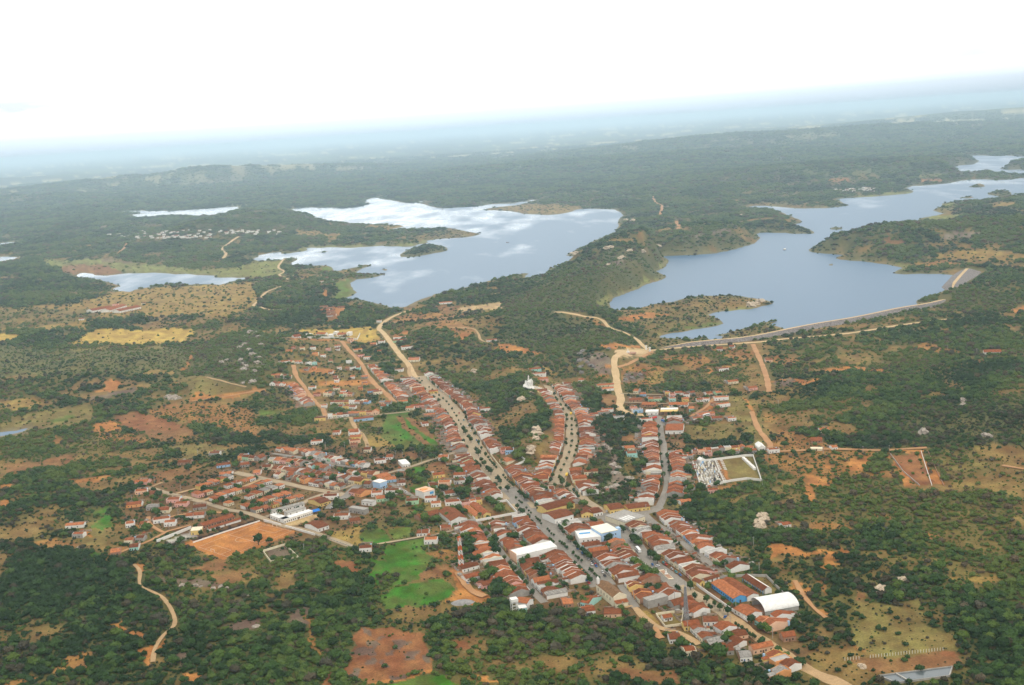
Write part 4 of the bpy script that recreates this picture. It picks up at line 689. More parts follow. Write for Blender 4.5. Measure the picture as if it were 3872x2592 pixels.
def hip(x0, x1, y0, y1, e, r, o=.6):
    x0 -= o; x1 += o; y0 -= o; y1 += o; w, d = x1 - x0, y1 - y0
    if w >= d: a, b = (x0 + d / 2, (y0 + y1) / 2, r), (x1 - d / 2, (y0 + y1) / 2, r); f = [(0,1,5,4),(1,2,5),(2,3,4,5),(3,0,4)]
    else: a, b = ((x0 + x1) / 2, y0 + w / 2, r), ((x0 + x1) / 2, y1 - w / 2, r); f = [(0,1,4),(1,2,5,4),(2,3,5),(3,0,4,5)]
    return [(x0,y0,e),(x1,y0,e),(x1,y1,e),(x0,y1,e),a,b], f + [(3,2,1,0)]
# ------------------------------------------------------------------ houses
GEO = {}
def house_geo(kind, w, d, e, var):
    """parts of one house kind: name -> (geometry list); front on y = 0, depth along +y"""
    key = (kind, w, d, e, var)
    if key in GEO: return GEO[key]
    g, h = {}, w / 2
    if kind == 'row':
        ym = d * (.5 if var % 2 else .42); r = e + .155 * d
        g['wall'] = gable_x(-h + .02, h - .02, .06, d, -2, e, r, ym) if var in (0, 2, 3) else join(gable_x(-h + .02, h - .02, .06, d, -2, e, r, ym), gable_x(-h + .03, -h + .33, .06, d, e - .5, e + .30, r + .34, ym), gable_x(h - .33, h - .03, .06, d, e - .5, e + .30, r + .34, ym))
        g['roof'] = roof_x(-h + .34, h - .34, 0, d, e, r, .35, ym) if var == 1 or var == 4 else roof_x(-h + .02, h - .02, 0, d, e, r, .35, ym)
        top = e + (.9 if var in (1, 4) else -.18)
        g['facade'] = box(-h + .05, h - .05, -.14, .05, -1, top)
        if var in (1, 4): g['roof'] = roof_x(-h + .34, h - .34, .5, d, e + .1, r, .02, ym)
        n = 2 if w > 7 else 1
        g['door'] = [box(-h * .30 - .5, -h * .30 + .5, -.2, -.13, 0, 2.2)]
        g['window'] = [box(x - .55, x + .55, -.2, -.13, .95, 2.15) for x in ((h * .32, -h * .72) if n == 2 else (h * .4,))]
        if var in (0, 2, 4):
            x0, x1 = (-h + .3, h * .15) if var != 2 else (-h * .1, h - .3)
            g['back_wing'] = join(box(x0, x1, d - .01, d + 5, -2, e - .9)); 
            g['back_roof'] = slab((x0 - .2, d + 5.3, e - .95), (x0 - .2, d + .02, e - .15), (x1 + .2, d + .02, e - .15), (x1 + .2, d + 5.3, e - .95), .14)
        yl = d + (9 if var in (0, 3) else 13)
        g['yard_wall'] = join(box(-h + .05, -h + .25, d + .02, yl, -2, 1.9), box(-h + .26, h - .26, yl - .2, yl, -2, 1.9))
        if var in (1, 3): g['yard_shed'] = box(-h + .3, -h + 3.3, yl - 4.2, yl - .25, -1, 2.3); g['shed_roof'] = slab((-h + .1, yl - 4.5, 2.32), (-h + 3.6, yl - 4.5, 2.32), (-h + 3.6, yl - .1, 2.9), (-h + .1, yl - .1, 2.9), .12)
        if var in (2, 4): g['water_tank'] = box(h - 2.0, h - .6, d + .8, d + 2.2, -1, e + .6)
    elif kind in ('gable', 'flat'):
        r = e + .3 * w
        if kind == 'gable': g['wall'] = gable_y(-h + .02, h - .02, .06, d, -2, e, r); g['roof'] = roof_y(-h + .02, h - .02, -.1, d + .2, e, r, .3)
        else: g['wall'] = box(-h + .02, h - .02, .06, d, -2, e + 1); g['parapet'] = join(box(-h + .02, -h + .3, .31, d, e + 1.01, e + 1.7), box(h - .3, h - .02, .31, d, e + 1.01, e + 1.7), box(-h + .02, h - .02, .06, .3, e + 1.01, e + 1.7)); g['terrace'] = box(-h + .31, h - .31, .31, d - .05, e + 1.01, e + 1.1)
        g['facade'] = box(-h + .05, h - .05, -.14, .05, -1, e - .1 if kind == 'gable' else e + 1.6)
        g['door'] = [box(-h * .30 - .5, -h * .30 + .5, -.2, -.143, 0, 2.2)]; g['window'] = [box(h * .4 - .55, h * .4 + .55, -.2, -.143, .95, 2.15)]
        g['yard_wall'] = join(box(-h + .05, -h + .25, d + .25, d + 9, -2, 1.9), box(-h + .26, h - .26, d + 8.8, d + 9, -2, 1.9))
    else:
        r = e + .22 * min(w, d)
        g['wall'] = box(-h, h, .05, d, -2, e); g['roof'] = hip(-h, h, .05, d, e, r)
        g['facade'] = box(-h + .04, h - .04, -.10, .04, -1, e - .25)
        g['door'] = [box(-.5, .5, -.18, -.09, 0, 2.1)]; g['window'] = [box(s * h * .6 - .6, s * h * .6 + .6, -.18, -.09, .9, 2.1) for s in (-1, 1)]
        if var % 2: g['porch'] = join(slab((-h, -2.4, e - .75), (h, -2.4, e - .75), (h, -.11, e - .3), (-h, -.11, e - .3), .12), box(-h + .1, -h + .35, -2.2, -1.95, -1, e - .72), box(h - .35, h - .1, -2.2, -1.95, -1, e - .72))
    GEO[key] = g; return g
MESH = {}
def part_mesh(key, geo):
    if key not in MESH:
        me = bpy.data.meshes.new(key[-1].split('|')[0]); me.from_pydata(geo[0], [], geo[1]); me.materials.append(None); me.update(); MESH[key] = me
    return MESH[key]
def add_part(name, key, geo, mat, parent):
    o = bpy.data.objects.new(name, part_mesh(key, geo)); COL.objects.link(o); o.parent = parent
    o.material_slots[0].link = 'OBJECT'; o.material_slots[0].material = mat; return o
def empty(name, loc, rz=0.0):
    o = bpy.data.objects.new(name, None); COL.objects.link(o); o.location = loc; o.rotation_euler = (0, 0, rz); o.empty_display_size = 1; return o
ORD = ['', 'first', 'second', 'third', 'fourth', 'fifth', 'sixth', 'seventh', 'eighth', 'ninth', 'tenth', 'eleventh', 'twelfth', 'thirteenth', 'fourteenth', 'fifteenth', 'sixteenth', 'seventeenth', 'eighteenth', 'nineteenth', 'twentieth']
ORD += [t + '-' + u for t in ('twenty', 'thirty', 'forty', 'fifty', 'sixty', 'seventy') for u in ORD[1:10] + ['tenth']]
HOUSES, BOXES = [], []
def corners(c, ux, uy, x0, x1, y0, y1):
    return [(c[0] + ux[0] * a + uy[0] * b, c[1] + ux[1] * a + uy[1] * b) for a, b in ((x0, y0), (x1, y0), (x1, y1), (x0, y1))]
def hits(q):
    cx, cy = sum(p[0] for p in q) / 4, sum(p[1] for p in q) / 4
    for (bx, by, s, rad_) in BOXES:
        if (bx - cx) ** 2 + (by - cy) ** 2 > (rad_ + 30) ** 2: continue
        sep_ = False
        for P in (q, s):
            for i in range(4):
                ex, ey = P[(i + 1) % 4][0] - P[i][0], P[(i + 1) % 4][1] - P[i][1]; n = (-ey, ex); l = math.hypot(ex, ey)
                a = [(p[0] * n[0] + p[1] * n[1]) / l for p in q]; b = [(p[0] * n[0] + p[1] * n[1]) / l for p in s]
                if max(a) < min(b) + .3 or max(b) < min(a) + .3: sep_ = True; break
            if sep_: break
        if not sep_: return True
    return False
def claim(q):
    cx, cy = sum(p[0] for p in q) / 4, sum(p[1] for p in q) / 4
    BOXES.append((cx, cy, q, max(math.hypot(p[0] - cx, p[1] - cy) for p in q)))
    n = 8
    for i in range(n + 1):
        for j in range(n + 1):
            a, b = i / n, j / n
            rs_ = 1.6 if cy < 3000 else 9
            x = (q[0][0] * (1 - a) + q[1][0] * a) * (1 - b) + (q[3][0] * (1 - a) + q[2][0] * a) * b
            y = (q[0][1] * (1 - a) + q[1][1] * a) * (1 - b) + (q[3][1] * (1 - a) + q[2][1] * a) * b
            stamp(x, y, rs_)
HR = random.Random(21)
def pick(w):
    t = HR.random() * sum(x for _, x in w)
    for k, x in w:
        t -= x
        if t <= 0: return k
    return w[-1][0]
FRONTS = [('white', 40), ('cream', 13), ('grey', 10), ('yellow', 7), ('pink', 6), ('teal', 5), ('blue', 4), ('brick', 8), ('green', 3), ('peach', 7), ('orange', 3)]
SIDES = [('white', 56), ('grey', 30), ('brick', 18), ('cream', 10)]
OLD = [('brown', 66), ('red', 25), ('orange', 5), ('grey', 4)]; MID = [('brown', 34), ('red', 44), ('orange', 18), ('grey', 4)]; NEW = [('brown', 6), ('red', 34), ('orange', 56), ('grey', 4)]
def put_house(x, y, ang, kind, w, d, e, var, front, side, roof, row=None, force=False):
    """front edge centred on (x, y); ang = direction of the local x axis (along the front), depth to its left"""
    ux = (math.cos(ang), math.sin(ang)); uy = (-ux[1], ux[0])
    q = corners((x, y), ux, uy, -w / 2 + .2, w / 2 - .2, 0, d)
    if not force and hits(q): return None
    claim(q)
    h = dict(x=x, y=y, ang=ang, kind=kind, w=w, d=d, e=e, var=var, front=front, side=side, roof=roof, row=row); HOUSES.append(h); return h
def row(name, end, side, d, parts, ws=(6.5, 7.5, 8.5, 10.0), roofs=OLD, gap=.03, kind='row', e0=3.4, space=0.0, fronts=FRONTS, group=None):
    P = np.concatenate([gp(t, p) for t, p in parts])[:, :2]
    seg = np.hypot(*(P[1:] - P[:-1]).T); cum = np.concatenate([[0], np.cumsum(seg)]); pos = 0.0; out = []
    lvl = HR.random() * .8
    while True:
        w = HR.choice(ws)
        if pos + w > cum[-1] + w * .35: break
        def at_(s):
            i = min(max(int(np.searchsorted(cum, s)) - 1, 0), len(seg) - 1); t = (s - cum[i]) / max(seg[i], 1e-6); return P[i] + (P[i + 1] - P[i]) * t
        a, b = at_(pos), at_(pos + w); mid = (a + b) / 2; dr = b - a
        if side == 'R': dr = -dr
        ang = math.atan2(dr[1], dr[0]); pos += w + space * (.6 + .8 * HR.random())
        if HR.random() < gap: pos += w * .8; continue
        if HR.random() < .55: lvl = HR.random() * 1.3
        kk = kind if kind != 'row' or HR.random() < .78 else HR.choice(('gable', 'gable', 'flat')); dd = max(8, d + HR.choice((-4, -2, 0, 0, 2, 4))); f = pick(fronts); s = f if HR.random() < .35 else pick(SIDES)
        jit = HR.uniform(-.25, .35)
        mx, my = mid[0] + math.cos(ang + PI2) * jit, mid[1] + math.sin(ang + PI2) * jit
        h = put_house(mx, my, ang, kk, w - .02, dd, round(e0 + lvl, 1), HR.randrange(5), f, s, pick(roofs), row=name)
        if h: out.append(h)
    if end == 'near': out.sort(key=lambda h: math.hypot(h['x'], h['y']))
    else: out.sort(key=lambda h: math.atan2(h['x'], h['y']))
    for i, h in enumerate(out): h['label'] = '%s from the %s end of %s' % (ORD[i + 1], end, name); h['group'] = 'houses in ' + name
PI2 = math.pi / 2
def singles(name, tile, pts, d=9, ws=(7.5, 9, 11), roofs=MID, ang=None, kind='row', fronts=FRONTS):
    """free-standing houses, fronts facing the viewer unless ang is given"""
    out = []
    for p in pts:
        w = p[2] if len(p) > 2 else HR.choice(ws); q = gp(tile, [p[:2]])[0]
        a = HR.uniform(-.2, .2) + .07 if ang is None else ang + HR.uniform(-.08, .08); f = pick(fronts)
        h = put_house(q[0], q[1], a, kind, w, d, round(3.0 + HR.random() * .8, 1), HR.randrange(5), f, f if HR.random() < .5 else pick(SIDES), pick(roofs), row=name)
        if h: out.append(h)
    out.sort(key=lambda h: math.atan2(h['x'], h['y']))
    for i, h in enumerate(out): h['label'] = '%s from the left among %s' % (ORD[i + 1], name); h['group'] = name
# ------------------------------------------------------------------ buildings one can single out
def obj(name, geo, mat, parent=None, smooth=False): return mesh_obj(name, geo[0], geo[1], [mat], parent, smooth=smooth)
def thing(name, loc, rz, label, cat, group=None):
    o = empty(name, loc, rz); return tag(o, label, cat, group)
def site3(tile, fl, fr, bl, pad=1.0):
    """front-left, front-right and back-left foot of a building in the photograph -> origin, turn, width, depth"""
    a, b, c = gp(tile, [fl, fr, bl]); v = b[:2] - a[:2]; w = float(np.hypot(*v)); ang = math.atan2(v[1], v[0]); n = np.array([-v[1], v[0]]) / w
    d = abs(float((c[:2] - a[:2]) @ n)); q = corners(a[:2], v / w, n, -pad, w + pad, -pad, d + pad); claim(q)
    return (float(a[0]), float(a[1]), float(min(a[2], b[2]))), ang, w, d
def boxes_on(parent, name, mat, lst):
    for b_ in lst: obj(name, box(*b_), mat, parent)
def simple(name, cat, label, s, e, r, ridge, wall, roof, win=0, winside='front', group=None, over=.5, door=True):
    """a plain long building: walls, a gabled roof (ridge 'x' along the front or 'y' into depth), rows of windows, a door"""
    loc, ang, w, d = s; t = thing(name, loc, ang, label, cat, group)
    if loc[1] > 1500: d = min(d, 26 if cat == 'barn' else 12)
    if ridge == 'x': obj('wall', gable_x(0, w, 0, d, -2, e, r), wall, t); obj('roof', roof_x(-.3, w + .3, 0, d, e, r, over), roof, t)
    elif ridge == 'y': obj('wall', gable_y(0, w, 0, d, -2, e, r), wall, t); obj('roof', roof_y(0, w, -.3, d + .3, e, r, over), roof, t)
    else: obj('wall', box(0, w, 0, d, -2, e), wall, t); obj('roof', box(-.2, w + .2, -.2, d + .2, e + .004, e + r), roof, t)
    if win:
        for i in range(win):
            if winside == 'front': c = w * (i + .5) / win; obj('window', box(c - .6, c + .6, -.07, -.003, 1.0, 2.4), DARK, t)
            else: c = d * (i + .5) / win; obj('window', box(-.07, -.003, c - .6, c + .6, 1.2, 2.6), DARK, t)
    if door: obj('door', box(w * .5 - .7, w * .5 + .7, -.09, -.004, -.2, 2.3), DOORS[0], t)
    return t
def wall_line(name, cat, label, tile, pts, h, th, mat, cap=None, close=False):
    """a free-standing wall: one panel part per straight run"""
    P = gp(tile, pts)
    if close: P = np.vstack([P, P[:1]])
    t = thing(name, (float(P[0, 0]), float(P[0, 1]), float(P[0, 2])), 0, label, cat); o = P[0]
    for a, b in zip(P[:-1], P[1:]):
        v = b[:2] - a[:2]; l = float(np.hypot(*v)); n = np.array([-v[1], v[0]]) / l * th / 2; u = v / l * (th / 2 - .01)
        q = [a[:2] - o[:2] - n - u, b[:2] - o[:2] - n + u, b[:2] - o[:2] + n + u, a[:2] - o[:2] + n - u]; z0, z1 = a[2] - o[2], b[2] - o[2]
        vv = [(float(p[0]), float(p[1]), z - 1.5) for p, z in zip(q, (z0, z1, z1, z0))] + [(float(p[0]), float(p[1]), z + h) for p, z in zip(q, (z0, z1, z1, z0))]
        mesh_obj('wall_panel', vv, [(0,3,2,1),(4,5,6,7),(0,1,5,4),(1,2,6,5),(2,3,7,6),(3,0,4,7)], [mat], t)
        for k in range(int(l / 2) + 1): p = a[:2] + v * min(1, k * 2 / l); stamp(p[0], p[1], .8)
    return t
W, Y_, CR, GR = WALL['white'], WALL['yellow'], WALL['cream'], WALL['grey']
METAL_W = wall_mat('white_sheet_metal', (.78, .775, .75), .10); METAL_G = wall_mat('grey_steel', (.30, .30, .31), .1); ORANGE_P = wall_mat('signal_orange_paint', (.72, .16, .05), .06)
BLUE_P = wall_mat('bright_blue_paint', (.10, .36, .68), .06); LBLUE = wall_mat('pale_blue_paint', (.42, .60, .82), .06); CONC = wall_mat('concrete', (.42, .40, .37), .14); TARP = wall_mat('blue_tarpaulin', (.03, .20, .62), .08)
# church
loc, ang, w, d = site3('F', (2331,2306), (2378,2296), (2288,2238)); t = thing('church', loc, ang, 'cream church with long brown roofed nave at the foot of the main street', 'church')
obj('nave_wall', gable_y(0, w, 4.5, d, -2, 8.2, 10.6), CR, t); obj('nave_roof', roof_y(0, w, 5.2, d + .3, 8.2, 10.6, .3), roof_mat('old_tan_tiles', (.20, .115, .06), (.26, .15, .08)), t)
obj('gable_front', swap(([(4.2,-.2,-1),(4.9,-.2,-1),(4.9,w+.2,-1),(4.2,w+.2,-1),(4.2,-.2,9.0),(4.9,-.2,9.0),(4.9,w+.2,9.0),(4.2,w+.2,9.0),(4.2,w/2,12.2),(4.9,w/2,12.2)], [(0,1,5,4),(2,3,7,6),(1,2,6,9,5),(3,0,4,8,7),(4,5,9,8),(6,7,8,9)])), CR, t)
obj('porch_wall', box(.3, w - .3, -.0, 4.19, -2, 4.6), CR, t); obj('porch_roof', slab((.0, -.5, 4.65), (w, -.5, 4.65), (w, 4.18, 5.9), (.0, 4.18, 5.9)), ROOF['red'], t)
obj('bell_turret', join(box(.3, 2.3, d - 2.6, d - .6, 8, 13.2), ([(.1,d-2.8,13.2),(2.5,d-2.8,13.2),(2.5,d-.4,13.2),(.1,d-.4,13.2),(1.3,d-1.6,16)], [(0,1,4),(1,2,4),(2,3,4),(3,0,4),(3,2,1,0)])), W, t)
boxes_on(t, 'window', DARK, [(-.08, -.003, d * k - .5, d * k + .5, 3.6, 6.0) for k in (.3, .45, .6, .75, .9)]); boxes_on(t, 'door', DOORS[0], [(w/2 - 1, w/2 + 1, -.1, -.003, -.5, 3)])
# blue school, its neighbours and the vaulted hall
t = simple('school', 'school', 'long bright blue school block with orange tile roof beside the street wall', site3('G', (1455,628), (1605,598), (1208,440)), 4.6, 6.6, 'y', BLUE_P, ROOF['orange'], 10, 'side', over=.8)
t = simple('school', 'school', 'school block with brown roof and white gable between blue blocks', site3('G', (1612,602), (1745,572), (1350,398), pad=.1), 4.2, 6.0, 'y', W, ROOF['brown'], 6, 'side', over=1.0)
loc, ang, w, d = site3('G', (1790,522), (1895,500), (1548,366)); t = thing('school', loc, ang, 'school block with dark red roof and a veranda of blue posts', 'school')
obj('wall', gable_y(2.2, w, 0, d, -2, 3.9, 5.8), W, t); obj('roof', roof_y(0, w, -.3, d + .3, 3.7, 5.9, .4), ROOF['brown'], t)
for k in range(9): obj('post', box(.1, .4, d * k / 8.2, d * k / 8.2 + .3, -1, 3.6), BLUE_P, t)
loc, ang, w, d = site3('G', (1818,768), (2203,700), (1690,640)); t = thing('sports_hall', loc, ang, 'big white barrel vaulted sports hall at the edge of the scrub', 'sports hall')
N_ = 16; d = max(d, 17.0); vv = []; 
for k in range(N_ + 1):
    a = math.pi * k / N_; y_ = d / 2 - math.cos(a) * (d / 2 + .5); z_ = 3.6 + math.sin(a) * 5.6
    for x_ in (-.6, w + .6): vv += [(x_, y_, z_), (x_, y_, z_ + .2)]
ff = []
for k in range(N_):
    b0 = k * 4; ff += [(b0 + 1, b0 + 3, b0 + 7, b0 + 5), (b0, b0 + 4, b0 + 6, b0 + 2), (b0, b0 + 1, b0 + 5, b0 + 4), (b0 + 2, b0 + 6, b0 + 7, b0 + 3)]
mesh_obj('vault_roof', vv, ff + [(0,2,3,1)], [METAL_W], t, smooth=False)
obj('side_wall', box(0, w, .1, .4, -2, 3.55), CONC, t); obj('side_wall', box(0, w, d - .4, d - .1, -2, 3.55), CONC, t)
for k in range(6): obj('column', box(w * k / 5 - .25 + (.3 if k == 0 else 0), w * k / 5 + .25, -.25, .08, -2, 3.7), CONC, t)
obj('court_floor', box(.5, w - .5, .5, d - .5, -1, .06), WALL['brick'], t)
t = simple('school', 'school', 'white gabled annex with orange roof in front of the vaulted hall', site3('G', (1617,828), (1785,780), (1515,722)), 4.2, 6.4, 'y', W, ROOF['orange'], 4, 'side', over=.4)
t = simple('gatehouse', 'gatehouse', 'small yellow gatehouse with dark roof behind the long white wall', site3('G', (1060,432), (1120,412), (1035,375)), 3.4, 5.0, 'y', Y_, ROOF['brown'], 0)
t = simple('shed', 'shed', 'low long brown tiled shed between the gatehouse and the blue school', site3('G', (1120,395), (1290,345), (1105,372)), 2.8, 4.2, 'x', W, ROOF['brown'], 3)
wall_line('boundary_wall', 'wall', 'long white wall along the street in front of the blue school', 'G', [(992,385),(1060,450),(1400,690),(1612,838)], 2.6, .4, W)
wall_line('boundary_wall', 'wall', 'pale wall round the grass yard behind the blue school', 'G', [(1290,335),(1450,322),(1630,312),(1830,318),(2030,520)], 2.4, .4, CONC)
# white hall, town hall
loc, ang, w, d = site3('E', (1045,262), (1560,140), (1020,170)); t = thing('warehouse', loc, ang, 'large plain white hall with tall parapet across the block by the main street', 'hall')
d = 13.0; obj('wall', box(0, w, 0, d, -2, 6.2), W, t); obj('roof', slab((-.1, -.15, 6.25), (w + .1, -.15, 6.25), (w + .1, d, 8.0), (-.1, d, 8.0), .25), METAL_W, t)
boxes_on(t, 'door', DARK, [(w * .96, w * .99, -.08, -.004, -.5, 3)]); obj('parapet', box(-.3, .25, -.3, d + .2, -1, 8.6), WALL['peach'], t)
loc, ang, w, d = site3('C', (1572,1420), (1850,1392), (1490,1318)); t = thing('town_hall', loc, ang, 'white two storey hall with blue stripe on its roof joined to a pale blue block', 'public building')
obj('wall', box(0, w, 0, d, -2, 6.4), W, t); obj('parapet', join(box(-.1, w + .1, -.12, .2, 6.41, 7.4), box(-.1, .22, .21, d, 6.41, 7.4)), W, t); obj('roof', box(.3, w - .1, .3, d - .1, 6.41, 6.7), METAL_W, t)
obj('roof_stripe', box(w * .12, w * .62, d * .55, d * .66, 6.72, 7.2), BLUE_P, t); boxes_on(t, 'window', DARK, [(w * k - .6, w * k + .6, -.16, -.125, 3.6, 5) for k in (.2, .4, .6, .8)]); boxes_on(t, 'door', DOORS[1], [(w * .5 - .8, w * .5 + .8, -.1, -.004, -.5, 2.6)])
loc, ang, w, d = site3('C', (1856,1382), (2062,1338), (1760,1290), pad=.2); t = thing('town_hall', loc, ang, 'pale blue two storey block with cream roof edge beside the white hall', 'public building')
obj('wall', box(0, w, 0, d, -2, 9.2), LBLUE, t); obj('roof', box(-.3, w + .3, -.3, d + .3, 9.21, 9.9), wall_mat('ivory_roof', (.80, .77, .66), .06), t); obj('stair_tower', box(w + .01, w + 3.4, .6, 5.2, -2, 11), LBLUE, t)
boxes_on(t, 'window', DARK, [(w * k - .55, w * k + .55, -.07, -.004, z, z + 1.4) for k in (.15, .38, .62, .85) for z in (1.3, 5.2)])
t = simple('market_hall', 'market', 'flat grey roofed cream hall standing alone at the street crossing', site3('F', (2366,1998), (2440,1974), (2328,1960)), 5.4, .5, 'flat', CR, WALL['grey'], 5)
w = t.children[0].dimensions.x
for k in range(4): obj('skylight', box(3 + k * 3.6, 5.2 + k * 3.6, 3, 14, 5.92, 6.25), METAL_W, t)
t = simple('school', 'school', 'long yellow hall with brown roof by the main street', site3('C', (1165,1040), (1515,945), (1110,965)), 6.0, 8.2, 'x', Y_, ROOF['brown'], 7)
t = simple('shop', 'shop', 'white corner building with brown tiled roof opposite the street crossing', site3('C', (1262,1150), (1500,1088), (1190,1055)), 5.6, 7.8, 'x', W, ROOF['brown'], 4)
t = simple('house', 'house', 'white house with a yellow gabled porch near the street crossing', site3('C', (1600,1072), (1745,1062), (1600,1000)), 4.2, 6.4, 'y', Y_, ROOF['brown'], 2)
t = simple('house', 'house', 'low white house with dark roof right of the yellow gable', site3('C', (1752,1060), (1868,1036), (1740,985)), 4.2, 6.2, 'x', W, ROOF['brown'], 3)
t = simple('house', 'house', 'long yellow house on the far side of the street crossing', site3('C', (1962,1022), (2135,995), (1905,950)), 4.6, 7.0, 'x', Y_, ROOF['brown'], 4)
t = simple('house', 'house', 'deep yellow cottage with a bush at its front by the crossing', site3('C', (2195,1005), (2300,980), (2170,945)), 4.2, 6.0, 'x', Y_, ROOF['red'], 2)
t = simple('house', 'house', 'yellow and white house at the foot of the right hand street', site3('D', (0,1005), (262,972), (0,940)), 4.4, 6.4, 'x', Y_, ROOF['brown'], 5)
# yellow school with orange roofs inside a white wall
t = simple('school', 'school', 'yellow school wing with bright orange roof inside the white walled yard', site3('C', (262,1092), (345,1076), (160,962)), 3.6, 5.6, 'y', Y_, ROOF['orange'], 5, 'side')
t = simple('school', 'school', 'yellow school wing with rust red roof and veranda in the white walled yard', site3('C', (358,1074), (456,1056), (238,928), pad=.2), 3.8, 6.0, 'y', Y_, ROOF['red'], 4, 'side')
wall_line('boundary_wall', 'wall', 'white wall round the yellow school yard', 'C', [(130,925),(265,1118),(790,1018),(650,862),(540,880)], 2.6, .45, W)
loc, ang, w, d = site3('I', (1095,1230), (1190,1275), (1075,1160)); t = thing('house', loc, ang, 'cream villa with orange roof behind a long low wall on the main street', 'house')
obj('wall', box(0, w, 0, 12, -2, 4.2), CR, t); obj('roof', hip(0, w, 0, 12, 4.2, 6.4, .5), ROOF['orange'], t); boxes_on(t, 'window', DARK, [(w * k - .6, w * k + .6, -.08, -.004, 1, 2.4) for k in (.25, .75)])
wall_line('boundary_wall', 'wall', 'cream wall along the main street in front of the villa', 'I', [(985,1140),(1060,1240),(1150,1350)], 2.2, .4, CR)
wall_line('boundary_wall', 'wall', 'white wall round the grass lot under the wooded ridge', 'I', [(1290,1285),(1428,1222),(1340,1148)], 2.2, .4, W)
# white school round a court, blue tarpaulin, left part of town
t = simple('school', 'school', 'white school wing with a row of dark windows facing the sandy yard', site3('F', (1075,1982), (1184,1948), (1066,1974)), 4.2, .4, 'flat', W, METAL_W, 14)
t = simple('school', 'school', 'white front wing at the left corner of the white school', site3('F', (1022,1963), (1073,1981), (1034,1952), pad=.2), 4.2, .4, 'flat', W, METAL_W, 5)
t = simple('school', 'school', 'grey roofed rear wing of the white school along the street', site3('F', (1030,1948), (1152,1916), (1026,1943), pad=.2), 3.6, 5.2, 'x', W, ROOF['grey'], 8)
t = simple('school', 'school', 'flat roofed block inside the court of the white school', site3('F', (1088,1955), (1158,1934), (1082,1948), pad=.2), 3.8, .4, 'flat', W, WALL['grey'], 3)
loc, ang, w, d = site3('B', (345,1030), (442,1005), (345,985), pad=.3); t = thing('canopy', loc, ang, 'bright blue tarpaulin canopy at the end of the white school', 'canopy')
obj('tarpaulin', join(slab((0,-.2,2.8),(w,-.2,2.8),(w,4,4.3),(0,4,4.3)), slab((w,8,2.8),(0,8,2.8),(0,4.004,4.3),(w,4.004,4.3))), TARP, t)
for a_ in (.2, w - .4):
    for b_ in (.1, 7.6): obj('post', box(a_, a_ + .15, b_, b_ + .15, -.5, 2.9), METAL_G, t)
t = simple('house', 'house', 'white walled compound house with brown roof at the corner of the football pitch', site3('B', (410,1250), (550,1205), (270,1180)), 4.0, 6.0, 'x', W, ROOF['brown'], 3)
t = simple('house', 'house', 'yellow pair of hipped houses facing the big round tree', site3('B', (440,930), (570,890), (290,880)), 3.8, 5.8, 'x', Y_, ROOF['brown'], 4)
t = simple('house', 'house', 'unfinished grey concrete house of two storeys beside the green gardens', site3('B', (800,1000), (1000,1030), (750,960)), 5.5, .3, 'flat', GR, GR, 4)
t = simple('house', 'house', 'flat roofed white house behind the unfinished concrete one', site3('B', (960,905), (1100,920), (900,870)), 4.5, .5, 'flat', W, CONC, 3)
t = simple('shop', 'shop', 'white two storey shop with painted blue sign and orange roof top', site3('B', (1750,830), (1885,790), (1650,790)), 7.6, .5, 'flat', W, WALL['peach'], 2)
obj('painted_sign', box(8, 13, -.12, -.08, 3.5, 6.2), BLUE_P, t); obj('roof_terrace', box(2, 9, 5, 11, 8.11, 9.0), WALL['orange'], t)
t = simple('shop', 'shop', 'white and blue two storey shop at the street corner in the left quarter', site3('B', (1195,710), (1285,680), (1185,660)), 7.5, .6, 'flat', LBLUE, W, 4)
t = simple('house', 'house', 'orange fronted house with orange roof opposite the corner shop', site3('B', (1190,610), (1330,570), (1170,560)), 4.2, 6.0, 'x', WALL['orange'], ROOF['orange'], 3)
t = simple('house', 'house', 'flat white house with pale terrace beside the straight street to the main road', site3('B', (1480,440), (1575,425), (1380,390)), 4.2, .4, 'flat', W, METAL_W, 3)
t = simple('shed', 'shed', 'long dark tiled market shed half hidden by garden trees', site3('B', (1700,1110), (1960,1040), (1680,1060)), 3.6, 5.6, 'x', WALL['brick'], ROOF['brown'], 0)
t = simple('shed', 'shed', 'big barn with rust brown roof and white gable end left of the yellow school', site3('B', (2090,1165), (2295,1125), (2075,1010)), 5.0, 8.0, 'y', W, ROOF['brown'], 0)
# pitch side: yellow hall, sheds, walls
loc, ang, w, d = site3('A', (1010,1285), (1140,1275), (1005,1215)); t = thing('changing_rooms', loc, ang, 'yellow changing room building at the corner of the football pitch', 'building')
obj('wall', box(0, w, 0, 9, -2, 4.6), Y_, t); obj('roof', slab((-.3,-.3,4.65),(w+.3,-.3,4.65),(w+.3,9.3,5.6),(-.3,9.3,5.6)), WALL['cream'], t); boxes_on(t, 'door', DARK, [(w * k - .5, w * k + .5, -.08, -.004, -.5, 2.2) for k in (.2, .8)])
t = simple('shed', 'shed', 'long red roofed grandstand shed with open front beside the football pitch', site3('A', (1165,1210), (1560,1085), (1120,1180)), 3.6, 5.6, 'x', WALL['brick'], ROOF['red'], 12)
t = simple('shed', 'shed', 'lower red tiled shed nearest the black strip by the football pitch', site3('A', (1235,1235), (1640,1110), (1225,1222)), 2.6, 3.8, 'x', W, ROOF['red'], 0)
wall_line('boundary_wall', 'wall', 'tall white wall behind the paved court left of the pitch', 'A', [(580,1378),(800,1290),(1010,1205)], 3.2, .5, W)
wall_line('boundary_wall', 'wall', 'low white wall along the far touchline of the football pitch', 'A', [(1035,1385),(1450,1245),(1875,1112)], 1.4, .4, W)
wall_line('boundary_wall', 'wall', 'white wall panels behind the far goal beside the street', 'A', [(1930,1112),(2145,1172)], 2.6, .5, W)
